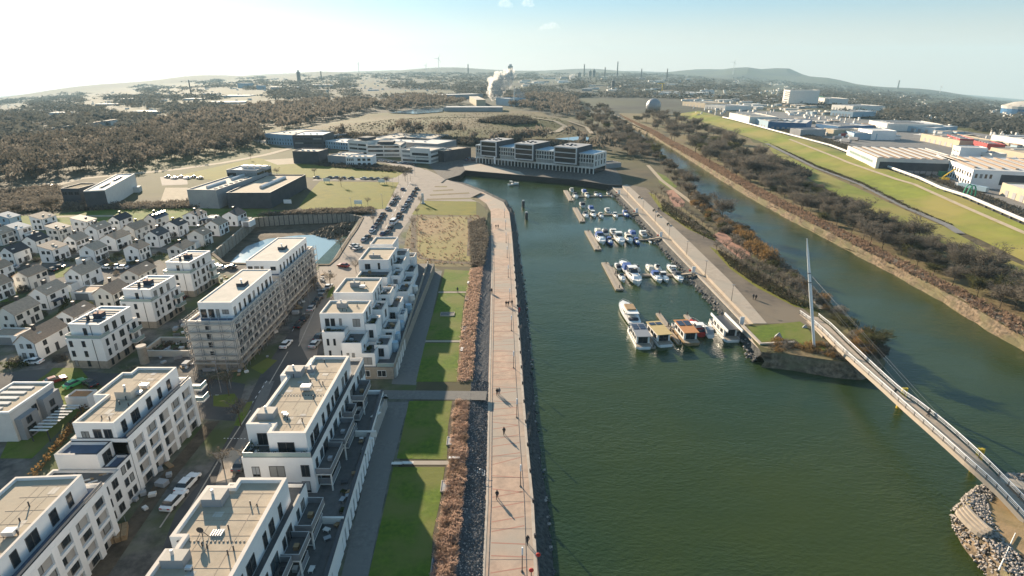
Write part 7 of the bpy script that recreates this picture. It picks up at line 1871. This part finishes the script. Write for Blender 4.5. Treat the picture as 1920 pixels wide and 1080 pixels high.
pontoon((250, 345), (640, 345), 1.6, 'jetty', 'walkway of the second farthest jetty'); pontoon((640, 342), (738, 330), 1.4, 'gangway', 'gangway from the quay to the second farthest jetty', z2=ZP)
pontoon((295, 492), (392, 662), 2.8, label='outer pontoon of the middle jetty')
pontoon((390, 560), (820, 572), 1.7, 'jetty', 'walkway of the middle jetty'); pontoon((820, 572), (955, 550), 1.4, 'gangway', 'gangway from the quay to the middle jetty', z2=ZP)
pontoon((452, 778), (585, 1022), 2.7, label='outermost long pontoon of the jetty with two outer pontoons'); pontoon((512, 818), (545, 880), 1.4, label='short inner pontoon behind the outermost long one')
pontoon((540, 890), (1100, 888), 1.9, 'jetty', 'walkway of the jetty with two outer pontoons'); pontoon((1100, 888), (1248, 872), 1.5, 'gangway', 'gangway from the quay to the jetty with two outer pontoons', z2=ZP)
ZB = lambda x, y: (1100 + x / 4, 480 + y / 4)
pontoon((400, 545), (1000, 540), 2.0, 'jetty', 'walkway of the houseboat jetty', ZB); pontoon((1000, 540), (1165, 517), 1.5, 'gangway', 'gangway from the quay to the houseboat jetty', ZB, z2=ZP)
for (a, c, lb) in (((345, 408), (405, 530), 'slim pontoon beside the big white yacht'), ((537, 428), (610, 530), 'first bare finger pontoon north of the houseboats'), ((745, 440), (795, 505), 'second bare finger pontoon north of the houseboats'), ((620, 560), (700, 662), 'brown finger pontoon between the houseboats'), ((440, 560), (500, 690), 'finger pontoon between the two left houseboats')):
    pontoon(a, c, 1.5 if 'slim' not in lb else 1.1, label=lb, zoom=ZB, m='wood' if 'brown' in lb else 'greywood')
for zx, zy, lb in ((578, 160, 'farthest'), (738, 330, 'second farthest'), (955, 548, 'middle'), (1248, 868, 'fourth')):
    x, y = G(*ZD(zx, zy), ZP); t = thing('jetty_gate', 'white gate post with red lifebuoy at the %s jetty' % lb, 'gate', (x, y, ZP)); MB().box(-.6, .6, -.1, .1, 0, 2.2).build('gate_frame', 'white', t); MB().tube((-1.3, -.3, .8), (-1.3, -.1, .8), .4, n=8).build('lifebuoy', 'red', t)
x, y = G(*ZB(1160, 515), ZP); t = thing('jetty_gate', 'white gate post with red lifebuoy at the houseboat jetty', 'gate', (x, y, ZP)); MB().box(-.6, .6, -.1, .1, 0, 2.4).build('gate_frame', 'white', t); MB().tube((-3.3, -.3, .2), (-3.3, -.1, .2), .4, n=8).build('lifebuoy', 'red', t)
# houseboats
def houseboat(zx, zy, L, W_, roof, lb, rot=0, solar=0, hullm='boat_white', wall='boat_white', glassy=False):
    x, y = G(*ZB(zx, zy), ZW); t = thing('houseboat', lb, 'houseboat', (x, y, ZW), FR_ + pi + rot)
    MB().prism([(-W_ / 2, -L / 2 + .8), (-W_ / 2 + .6, -L / 2), (W_ / 2 - .6, -L / 2), (W_ / 2, -L / 2 + .8), (W_ / 2, L / 2), (-W_ / 2, L / 2)], -.3, .65).build('hull', hullm, t)
    MB().box(-W_ / 2 + .15, W_ / 2 - .15, -L / 2 + .3, L / 2 - .1, .66, .72).build('deck', 'greywood', t)
    y0, y1 = -L * .30, L * .34
    MB().box(-W_ * .42, W_ * .42, y0, y1, .73, 2.95).build('cabin', wall, t)
    MB().box(-W_ * .48, W_ * .48, y0 - .9, y1 + .5, 2.96, 3.12).build('roof', roof, t)
    for i in range(3):
        yy = y0 + (y1 - y0) * (.2 + .3 * i)
        win(t, 'R', W_ * .42, yy, 1.3, 1.5, 1.1, sub=False); win(t, 'L', -W_ * .42, yy, 1.3, 1.5, 1.1, sub=False)
    win(t, 'B', 0, y1, .8, W_ * .7, 2.0, sub=False, mull=2); win(t, 'F', 0, y0, .8, W_ * .6, 2.0, sub=False, mull=1)
    for i in range(solar):
        xx = (-1 + 2 * (i % 2)) * W_ * .22; yy = y1 - .7 - (i // 2) * 1.6; MB().box(xx - W_ * .19, xx + W_ * .19, yy - 1.3, yy + .2, 3.16, 3.24).build('solar_panel', 'solar', t)
    rail(t, [(-W_ / 2 + .1, y1), (-W_ / 2 + .1, L / 2 - .2), (W_ / 2 - .1, L / 2 - .2), (W_ / 2 - .1, y1)], .72, .9, 'pale_metal', 'pale_metal')
    return t
houseboat(395, 630, 11.5, 4.2, 'grey_metal', 'houseboat with grey roof, solar panels and dark glass front, leftmost of the houseboats', solar=4)
houseboat(535, 615, 11.5, 4.3, 'yellow_roof', 'houseboat with a tan yellow roof, second from the left', rot=.12, solar=2)
houseboat(738, 602, 11.5, 4.3, 'orange_roof', 'houseboat with an orange roof and solar panels', rot=.05, solar=4, hullm='wood')
t = houseboat(1030, 575, 12.5, 4.3, 'dark_metal', 'white houseboat with two long white roof rails, rightmost', rot=.02)
for sx in (-1, 1): MB().box(sx * 2.0 - .14, sx * 2.0 + .14, -6.5, 5.5, 3.14, 3.8).build('roof_rail', 'boat_white', t)
def single(proto_args, zx, zy, s, lb, zoom=ZB, rot=0.0, flip=False):
    p = cruiser(*proto_args[0], **proto_args[1]); x, y = G(*zoom(zx, zy), ZW); p.location = (x, y, ZW + .05); p.rotation_euler = (0, 0, FR_ + (0 if flip else pi) + rot); p.scale = (s, s, s); p['label'] = lb; return p
single((('motor_boat', 8, 2.8, 'canvas_dark', 'red'), {'style': 1}), 818, 555, 1.15, 'red hulled boat with a white hard top between the houseboats')
single((('motor_boat', 7, 2.6, 'canvas_grey'), {'style': 0}), 895, 578, 1.0, 'small white boat with grey canopy right of the red one')
y_ = single((('motor_yacht', 15, 4.3, 'boat_cream'), {'style': 1}), 312, 440, 1.1, 'long white motor yacht with pointed bow, alone at the outer end of the houseboat jetty', rot=.05, flip=False); y_.rotation_euler.z = FR_ + pi
MB().box(-1.5, 1.5, -3.6, 1.6, 1.7, 2.5).build('flybridge', 'boat_white', y_); MB().box(-1.2, 1.2, -3.2, 0.6, 2.5, 2.95).build('seat', 'wood', y_)
single((('motor_boat', 7.5, 2.8, 'canvas_grey'), {'style': 1}), 0, 0, 1.05, 'single white boat under way in the north of the basin', zoom=lambda a, c: (963, 347), rot=-1.0)
# mooring piles in the open basin
for px, py, lb in ((981, 388, 'farther of the two dark dolphins in the basin'), (987, 411, 'nearer of the two dark dolphins in the basin')):
    x, y = G(px, py, ZW); t = thing('dolphin', lb, 'mooring post', (x, y, ZW)); b = MB(); b.tube((0, 0, -1), (0, 0, 3.2), .8, n=8); b.build('pile', 'dark_metal', t); MB().tube((0, 0, 3.2), (0, 0, 3.7), .6, n=8).build('cap', 'pale_metal', t)

# ================================================================ PEOPLE
def person(px, py, z, rot, lb, top='cloth_dark', legs='cloth_dark', h=1.75, stride=.25, px_is_foot=True, cat='person'):
    x, y = G(px, py, z); t = thing('person', lb, cat, (x, y, z), rot)
    s = h / 1.75; v = [(0, 0, .95), (0, 0, 1.15), (0, .01, 1.42), (0, .01, 1.52), (0, .02, 1.62), (0, .02, 1.72),
         (.10, 0, .9), (.11, stride * .5, .5), (.11, stride, .08), (.11, stride + .16, .05), (-.10, 0, .9), (-.11, -stride * .3, .5), (-.11, -stride, .1), (-.11, -stride + .16, .04),
         (.2, 0, 1.4), (.26, -stride * .5, 1.13), (.25, -stride * .3, .88), (-.2, 0, 1.4), (-.26, stride * .5, 1.13), (-.25, stride * .8, .9)]
    e = [(0, 1), (1, 2), (2, 3), (3, 4), (4, 5), (0, 6), (6, 7), (7, 8), (8, 9), (0, 10), (10, 11), (11, 12), (12, 13), (2, 14), (14, 15), (15, 16), (2, 17), (17, 18), (18, 19)]
    rr = [.15, .14, .16, .06, .10, .09, .10, .075, .05, .045, .10, .075, .05, .045, .075, .055, .04, .075, .055, .04]
    me = bpy.data.meshes.new('body'); me.from_pydata([tuple(c * s for c in q) for q in v], e, [])
    o = link('body', me, t); md = o.modifiers.new('skin', 'SKIN')
    for i, r_ in enumerate(rr): me.skin_vertices[0].data[i].radius = (r_ * s, r_ * s * .85)
    me.skin_vertices[0].data[0].use_root = True
    me.materials.append(M[top])
    b = MB(); b.loft([[(cos(k) * r_ * s, sin(k) * r_ * s * .9 + .02, z_ * s) for k in [j * pi / 4 for j in range(8)]] for r_, z_ in ((.03, 1.60), (.098, 1.64), (.115, 1.72), (.09, 1.79), (.03, 1.815))]); b.build('hair', R.choice(['bark', 'cloth_dark', 'tile_brown']), t)
    b = MB(); b.loft([[(cos(k) * r_ * s, sin(k) * r_ * s * .72, z_ * s) for k in [j * pi / 4 for j in range(8)]] for r_, z_ in ((.19, .80), (.20, 1.0), (.21, 1.3), (.22, 1.42), (.1, 1.5))]); b.build('jacket', top, t)
    return t
_pp = [(932, 741, .1, 'left of two people walking side by side above the cross path', 'cloth_dark'), (936, 740, .1, 'right of two people walking side by side above the cross path', 'cloth_grey'), (945, 815, .15, 'lone dark clothed walker halfway down the near promenade', 'cloth_dark'), (932, 935, .1, 'walker in dark clothes nearest the gravel side of the promenade', 'cloth_dark'), (989, 1020, .4, 'person in dark clothes near the lamp at the bottom of the promenade', 'cloth_dark'),
       (949, 574, 0, 'left of two walkers on the middle promenade', 'cloth_dark'), (953, 574, 0, 'right of two walkers on the middle promenade', 'cloth_dark'), (960, 572, 0, 'single walker just right of the pair on the middle promenade', 'cloth_dark'), (919, 550, 0, 'left walker by the planted slope', 'cloth_grey'), (922, 550, 0, 'right walker by the planted slope', 'cloth_dark'),
       (930, 428, 0, 'left of the pair walking on the far promenade', 'cloth_dark'), (934, 428, 0, 'right of the pair walking on the far promenade', 'cloth_dark'), (974, 586, 0, 'person by the outer kerb of the promenade', 'cloth_red')]
for px, py, r_, lb, c in _pp: person(px, py, ZP, r_ + (pi if R.random() < .5 else 0), lb, c)
for px, py, lb in ((1412, 561, 'left of two people standing on the dark gravel of the spit'), (1417, 562, 'right of two people standing on the dark gravel of the spit'), (1234, 395, 'left of two people on the far gravel of the spit'), (1237, 395, 'right of two people on the far gravel of the spit'), (858, 548, 'person at the small path by the sunlit lawn'), (706, 483, 'person at the edge of the boulevard by the stepped terraces')):
    person(px, py, 0, 0, lb, 'cloth_dark')
def on_deck(i, s, lb):
    a, c = LL[i], RR_[i]; t = person(960, 540, 0, .6, lb); t.location = (a[0] + (c[0] - a[0]) * s, a[1] + (c[1] - a[1]) * s, a[2] + .01)
on_deck(26, .25, 'person in dark clothes walking on the middle of the footbridge'); on_deck(33, .8, 'person in dark clothes on the right side of the footbridge'); on_deck(4, .4, 'person entering the footbridge behind the mast')

# ================================================================ LAMPS, BOLLARDS, BENCHES
def lamp(px, py, z, h, lb, grp, head=True):
    x, y = G(px, py, z); t = thing('street_lamp', lb, 'street lamp', (x, y, z), 0, grp)
    MB().tube((0, 0, 0), (0, 0, h * .72), .075, .065, n=6).build('pole', 'dark_metal', t); MB().tube((0, 0, h * .72), (0, 0, h), .13, n=8).build('light_column', 'mast_white', t); MB().tube((0, 0, -.01), (0, 0, .12), .2, n=8).build('base', 'dark_metal', t)
LP = [(979, 1072), (976, 912), (969, 783), (963, 690), (959, 620), (956, 566), (953, 520), (951, 483), (949, 455), (948, 430), (946, 408)]
for i, p in enumerate(LP): lamp(*p, ZP, 4.5, 'promenade lamp with white column head, %s from the camera' % ORD[i], 'white headed lamps of the promenade')
SPL = [(1176, 372), (1205, 397), (1228, 418), (1254, 446), (1287, 478), (1322, 517), (1371, 565)]
for i, p in enumerate(SPL):
    x, y = G(*p); t = thing('street_lamp', 'slim dark lamp on the step of the spit walk, %s from the north' % ORD[i], 'street lamp', (x, y, .1), 0, 'slim lamps of the spit'); MB().tube((0, 0, 0), (0, 0, 5.2), .08, .05, n=5).build('pole', 'dark_metal', t); MB().box(-.5, .5, -.12, .12, 5.2, 5.32).build('lamp_head', 'grey_metal', t)
for i, (px, py) in enumerate([(724, 422), (745, 392), (752, 372), (765, 350), (770, 340), (778, 330), (731, 440), (660, 470), (701, 425), (718, 392), (738, 362), (748, 346), (1000 * .58, 568), (415, 736), (433, 728), (660, 400)]):
    x, y = G(px, py); t = thing('street_lamp', 'tall thin grey lamp on the boulevard or street, %s counted by row' % ORD[i], 'street lamp', (x, y, 0), 0, 'tall street lamps'); MB().tube((0, 0, 0), (0, 0, 7.5), .09, .05, n=5).build('pole', 'grey_metal', t); MB().box(-.7, .1, -.12, .12, 7.5, 7.62).build('lamp_head', 'grey_metal', t)
bol = MB().tube((0, 0, 0), (0, 0, .75), .14, .2, n=8).mesh('bollard', ['dark_metal'])
for i in range(22):
    y = 53 + i * 7.6
    q = inset(PLs, PRs, .96); xx = None
    for u_, w_ in zip(q, q[1:]):
        if u_[1] <= y <= w_[1]: xx = u_[0] + (w_[0] - u_[0]) * (y - u_[1]) / (w_[1] - u_[1])
    if xx is None: continue
    if i < 20: o = link('bollard', bol, None, (xx + .1, y, ZP), 0, label='small mooring bollard on the promenade edge, %s from the camera' % ORD[i], category='bollard', group='mooring bollards')
for px, py, c, lb in ((1009, 1050, 'red', 'red lifebuoy post on the promenade edge'), (996, 1079, 'red', 'red fire hydrant at the bottom of the promenade')):
    x, y = G(px, py, ZP); t = thing('lifebuoy_post', lb, 'post', (x, y, ZP)); MB().tube((0, 0, 0), (0, 0, 1.3), .07, n=6).build('post', 'dark_metal', t); MB().tube((0, -.12, 1.05), (0, .02, 1.05), .35, n=10).build('lifebuoy', c, t)
for zx, zy, i in ((765, 200, 0), (895, 318, 1), (935, 365, 2), (1022, 442, 3)):
    x, y = G(*ZD(zx, zy), 0); t = thing('bench', 'dark bench on the outer edge of the spit walk, %s from the north' % ORD[i], 'bench', (x, y, .1), .9); MB().box(-1.2, 1.2, -.3, .3, .4, .48).build('seat', 'wood', t); MB().box(-1.1, -.95, -.25, .25, 0, .4).build('leg', 'dark_metal', t); MB().box(.95, 1.1, -.25, .25, 0, .4).build('leg', 'dark_metal', t); MB().box(-1.2, 1.2, .26, .32, .48, .9).build('backrest', 'dark_metal', t)
# lawn furniture: pale framed sand boxes / sunk lights beside the lawns
for px, py, w, l, m_, lb in ((845, 828, 1.5, 2.6, 'grey_wall', 'pale framed grey slab beside the second lawn'), (835, 913, 1.5, 2.8, 'grey_wall', 'pale framed grey slab beside the nearest lawn'), (819, 1064, 1.6, 3.6, 'blue_floor', 'pale framed blue slab at the bottom of the nearest lawn'), (839, 590, 4.0, 2.6, 'paving', 'wide grey slab in the shaded lawn'), (876, 560, 1.2, 3.6, 'grey_wall', 'small framed slab by the upper planting bed'), (871, 618, 1.2, 3.6, 'grey_wall', 'framed slab between the upper lawns')):
    x, y = G(px, py); t = thing('ground_slab', lb, 'slab', (x, y, .05), .03); b = MB(); ring(b, -w / 2, w / 2, -l / 2, l / 2, 0, .25, .12); b.build('frame', 'kerbstone', t); MB().box(-w / 2 + .13, w / 2 - .13, -l / 2 + .13, l / 2 - .13, 0, .16).build('panel', m_, t)
for i, (px, py) in enumerate([(878, 532), (866, 658), (745, 873), (765, 872), (852, 862)]):
    x, y = G(px, py); t = thing('park_bench', 'pale bench by the lawns, %s counted from the far end' % ORD[i], 'bench', (x, y, .08), 1.57 if i < 2 else 0); MB().box(-1.0, 1.0, -.3, .3, .4, .48).build('seat', 'white2', t); MB().box(-.9, -.78, -.25, .25, 0, .4).build('leg', 'dark_metal', t); MB().box(.78, .9, -.25, .25, 0, .4).build('leg', 'dark_metal', t)
# steps across the gravel
a, c = G(862, 866, 0), G(908, 888, ZP); t = thing('stairs', 'pale slatted stairs crossing the gravel slope to the promenade', 'stairs', (a[0], a[1], 0)); n = 12
for i in range(n):
    s = i / (n - 1); MB().box(-.11, .11, -.75, .75, -.08, .02).build('step', 'white2', t, ((c[0] - a[0]) * s, (c[1] - a[1]) * s, ZP * s + .1))
for o_ in (-.8, .8):
    b = MB(); b.tube((0, o_, .95), (c[0] - a[0], c[1] - a[1] + o_, ZP + .95), .035, n=4)
    for i in range(0, n, 3): s = i / (n - 1); b.tube(((c[0] - a[0]) * s, (c[1] - a[1]) * s + o_, ZP * s), ((c[0] - a[0]) * s, (c[1] - a[1]) * s + o_, ZP * s + .95), .03, n=4)
    b.build('handrail', 'dark_metal', t)
b = MB(); b.box(-1.2, .2, -.9, .9, 0, .1); b.build('landing', 'white2', t)
# construction site clutter by the scaffolded blocks
CLn = [('pallet', 'wood', 1.2, .8, .3), ('material_stack', 'white2', 1.4, 1.0, .8), ('container', 'canvas_grey', 2.0, 1.4, 1.0), ('gravel_bag', 'canvas_grey', .9, .9, .8), ('barrier', 'grey_metal', 2.2, .1, 1.1), ('board_pile', 'wood', 2.6, 1.0, .4)]
def site(poly, n, where):
    for i, (x, y) in enumerate(scatter([G(*p) for p in poly], n, 1.2)):
        k = CLn[R.randrange(len(CLn))]; s = R.uniform(.5, .95); t = thing(k[0], '%s lying %s' % ({'pallet': 'wooden pallet', 'material_stack': 'pale stack of building material', 'container': 'grey skip', 'gravel_bag': 'grey big bag', 'barrier': 'grey site barrier', 'board_pile': 'pile of boards'}[k[0]], where), k[0].replace('_', ' '), (x, y, .03), R.random() * 3, k[0].replace('_', ' ') + 's ' + where)
        w, l, h = k[2] * s / 2, k[3] * s / 2, k[4] * s
        MB().box(-w, w, -l, l, .1, h).build('load', k[1], t); b = MB()
        for o_ in (-w * .8, 0, w * .8): b.box(o_ - .06, o_ + .06, -l, l, 0, .1)
        b.build('runner', 'bark', t)
site([(330, 690), (440, 705), (470, 700), (455, 690), (360, 680)], 22, 'before the nearer scaffolded block')
site([(590, 520), (620, 505), (622, 535), (600, 560)], 16, 'at the far end of the scaffolded blocks')
site([(300, 640), (345, 600), (350, 670), (300, 690)], 18, 'left of the nearer scaffolded block')
site([(230, 960), (320, 860), (340, 870), (240, 1000)], 9, 'on the soil strip before the window grid blocks')
site([(355, 600), (430, 500), (440, 510), (365, 620)], 14, 'in the gap behind the white cube houses')
site([(480, 650), (560, 560), (575, 565), (490, 690)], 14, 'along the shaded side of the scaffolding')
x, y = G(272, 680); t = thing('silo', 'round concrete coloured silo left of the nearer scaffolded block', 'silo', (x, y, 0)); MB().tube((0, 0, 0), (0, 0, 4.2), 1.0, n=14).build('drum', 'stone_base', t); MB().tube((0, 0, 4.2), (0, 0, 4.6), 1.1, n=14).build('lid', 'roof_pale', t)
x, y = G(330, 655); t = thing('site_pit', 'open concrete basement frame filled with rubble between the white cube house and scaffolding', 'foundation', (x, y, 0)); b = MB(); ring(b, -6, 6, -4, 4, 0, 1.6, .5); b.build('wall', 'roof_pale', t); b = MB()
for k in range(60): b.rock((R.uniform(-5, 5), R.uniform(-3, 3), R.uniform(.2, 1.2)), R.uniform(.3, .7))
o = b.build('rubble', 'soil', t); o['kind'] = 'stuff'
x, y = G(230, 1006); 
t = thing('timber_stack', 'orange brown timber stack at the foot of the left grid block', 'timber', (x - 1, y, .05), .5)
for i in range(3):
    for j in range(3): MB().box(-.4 + i * .8 - .35, -.4 + i * .8 + .35, -1.6, 1.6, j * .3, j * .3 + .26).build('board', 'wood', t)
# road markings
def dashes(a, c, n, w=.15, f=.5):
    A, C = G(*a), G(*c); L = hypot(C[0] - A[0], C[1] - A[1])
    for i in range(n):
        s0, s1 = (i + .25) / n, (i + .25 + f) / n
        sheet('road_marking', strip([(A[0] + (C[0] - A[0]) * s0, A[1] + (C[1] - A[1]) * s0), (A[0] + (C[0] - A[0]) * s1, A[1] + (C[1] - A[1]) * s1)], w), 'paint', off=.045, px=False)
dashes((470, 760), (502, 712), 5); dashes((418, 822), (462, 823), 7); dashes((440, 740), (360, 742), 6); dashes((700, 470), (770, 340), 14, .2); dashes((545, 625), (590, 560), 5)
for q in ([(400, 742), (440, 738), (447, 752), (430, 764), (400, 762)], [(462, 755), (475, 752), (452, 800), (438, 798)], [(470, 690), (500, 672), (520, 676), (492, 702)], [(690, 470), (702, 468), (700, 480), (690, 482)], [(616, 545), (628, 535), (622, 556), (612, 560)]):
    sheet('verge', q, 'lawn', off=.06)
for a, c in (((330, 1000), (418, 850)), ((418, 850), (470, 770)), ((300, 990), (360, 900)), ((560, 650), (600, 560)), ((505, 720), (540, 660))): band('kerb', [a, c], .25, 'kerbstone', off=.10)
band('sunlit_pavement', [(418, 850), (452, 842)], .1, 'kerbstone', off=.05)  # narrow strip in the pale kerbstone colour
sheet('pavement', [(398, 850), (455, 842), (456, 860), (440, 895), (405, 905), (415, 870)], 'light_paving', off=.055)
# park signs / flags before the quay
for i, (px, py) in enumerate([(926, 310), (955, 306), (1041, 308), (1047, 310), (1054, 307)]):
    x, y = G(px, py); t = thing('flag', 'white banner flag on the quay before the framed office, %s from the left' % ORD[i], 'flag', (x, y - 2, 0), 0, 'banner flags on the quay'); MB().tube((0, 0, 0), (0, 0, 6.5), .08, n=5).build('pole', 'pale_metal', t); MB().box(.1, 1.3, -.03, .03, 1.5, 6.4).build('banner', 'white', t)
x, y = G(793, 382); t = thing('monument', 'slim pale monument on the strip of meadow by the boulevard', 'monument', (x, y, 0)); MB().tube((0, 0, 0), (0, 0, .5), 1.2, n=8).build('base', 'grey_wall', t); MB().box(-.6, .6, -.3, .3, .5, 5.6).build('slab', 'white2', t)
for px, py, lb in ((672, 386, 'small white sign board on the yellow green meadow'), (613, 343, 'tilted white board at the upper left of the meadow'), (716, 345, 'tilted white board at the upper right of the meadow'), (540, 385, 'white board beside the black hall')):
    x, y = G(px, py); t = thing('sign_board', lb, 'sign', (x, y, 0)); MB().box(-2.0, 2.0, -.1, .1, 1.0, 3.0).build('board', 'white', t)
    for s in (-1.6, 1.6): MB().tube((s, 0, 0), (s, 0, 1.1), .1, n=5).build('post', 'dark_metal', t)

# ================================================================ STEAM
sm = bpy.data.materials.new('steam'); sm.use_nodes = True; n_ = sm.node_tree.nodes; n_.remove(n_['Principled BSDF']); pv = n_.new('ShaderNodeVolumePrincipled')
pv.inputs['Color'].default_value = (1, .98, .96, 1); pv.inputs['Density'].default_value = .075; pv.inputs['Anisotropy'].default_value = .6; sm.node_tree.links.new(pv.outputs[0], n_['Material Output'].inputs['Volume'])

def steam(pts, lb, at=None, mt=None, kd='steam_plume'):
    """one lumpy closed skin grown along a path; pts = (picture x, y, radius px)"""
    X0, Y0, Z0 = GT(pts[0][0], pts[0][1] + 6) if at is None else (0, at, 0)
    dep = proj(X0, Y0, Z0)[2]
    b = MB(); rr = random.Random(5); rings = []
    P = []
    for (px, py, r_) in pts:
        d = ray(px, py); k = Y0 / d[1]; P.append((Vector((d[0] * k, Y0, HC + d[2] * k)), r_ * dep / F))
    V0, F0 = [], []                                        # a unit ball, 6 x 9
    for a_ in range(1, 6):
        for k in range(9): V0.append((sin(pi * a_ / 6) * cos(2 * pi * k / 9), sin(pi * a_ / 6) * sin(2 * pi * k / 9), cos(pi * a_ / 6)))
    V0 += [(0, 0, 1), (0, 0, -1)]
    for a_ in range(4):
        for k in range(9): F0.append((a_ * 9 + k, (a_ + 1) * 9 + k, (a_ + 1) * 9 + (k + 1) % 9, a_ * 9 + (k + 1) % 9))
    for k in range(9): F0.append((45, k, (k + 1) % 9)); F0.append((46, 36 + (k + 1) % 9, 36 + k))
    for (p, r0), (q, r1) in zip(P, P[1:]):
        for j in range(60):
            s = rr.random(); c = p.lerp(q, s); r_ = (r0 + (r1 - r0) * s); u = Vector((rr.gauss(0, 1), rr.gauss(0, 1), rr.gauss(0, 1))).normalized() * r_ * rr.uniform(.3, .95); rad = r_ * rr.uniform(.16, .42); c = c + u; i0 = len(b.v)
            b.v += [(c.x + v[0] * rad * rr.uniform(.85, 1.15), c.y + v[1] * rad, c.z + v[2] * rad * rr.uniform(.85, 1.15)) for v in V0]
            for f_ in F0: b.f.append(tuple(i0 + t_ for t_ in f_)); b.m.append(0)
    o = b.build(kd, [mt or sm], kind='stuff', label=lb)
    for q in o.data.polygons: q.use_smooth = True
steam([(924, 187, 3), (925, 179, 8), (927, 170, 15), (931, 162, 18), (938, 153, 18), (948, 146, 15), (957, 139, 10), (962, 134, 4)], 'big white steam plume rising beyond the mound')
steam([(982, 191, 4), (979, 184, 8), (973, 177, 8), (968, 169, 6), (967, 164, 1)], 'small white steam plume right of the big one')
steam([(1069, 147, 2), (1072, 144, 5), (1076, 142, 2)], 'steam puff at the left of the refinery')
cm_ = sm.copy(); cm_.name = 'cloud_mist'; [q for q in cm_.node_tree.nodes if q.type == 'PRINCIPLED_VOLUME'][0].inputs['Density'].default_value = .004
steam([(934, 10, 2), (944, 6, 7), (955, 8, 5), (962, 12, 2)], 'small white cloud at the top of the sky', 9300, cm_, 'cloud')
steam([(978, 8, 2), (990, 4, 8), (1000, 10, 3)], 'second small cloud right of the first at the top', 9300, cm_, 'cloud')
steam([(1008, 56, 2), (1022, 50, 6), (1040, 47, 5), (1050, 52, 2)], 'thin small cloud below the two at the top', 9300, cm_, 'cloud')
# ================================================================ AIR
b = MB(); b.box(-10700, 10700, -450, 10700, -900, 420)
hm = bpy.data.materials.new('haze_air'); hm.use_nodes = True; n = hm.node_tree.nodes; n.remove(n['Principled BSDF'])
pv = n.new('ShaderNodeVolumePrincipled'); pv.inputs['Color'].default_value = (.60, .87, 1.0, 1); pv.inputs['Density'].default_value = HAZE
pv.inputs['Anisotropy'].default_value = 0.0
hm.node_tree.links.new(pv.outputs[0], n['Material Output'].inputs['Volume'])
b.build('haze', [hm], kind='stuff', label='thin pale blue haze over the land')
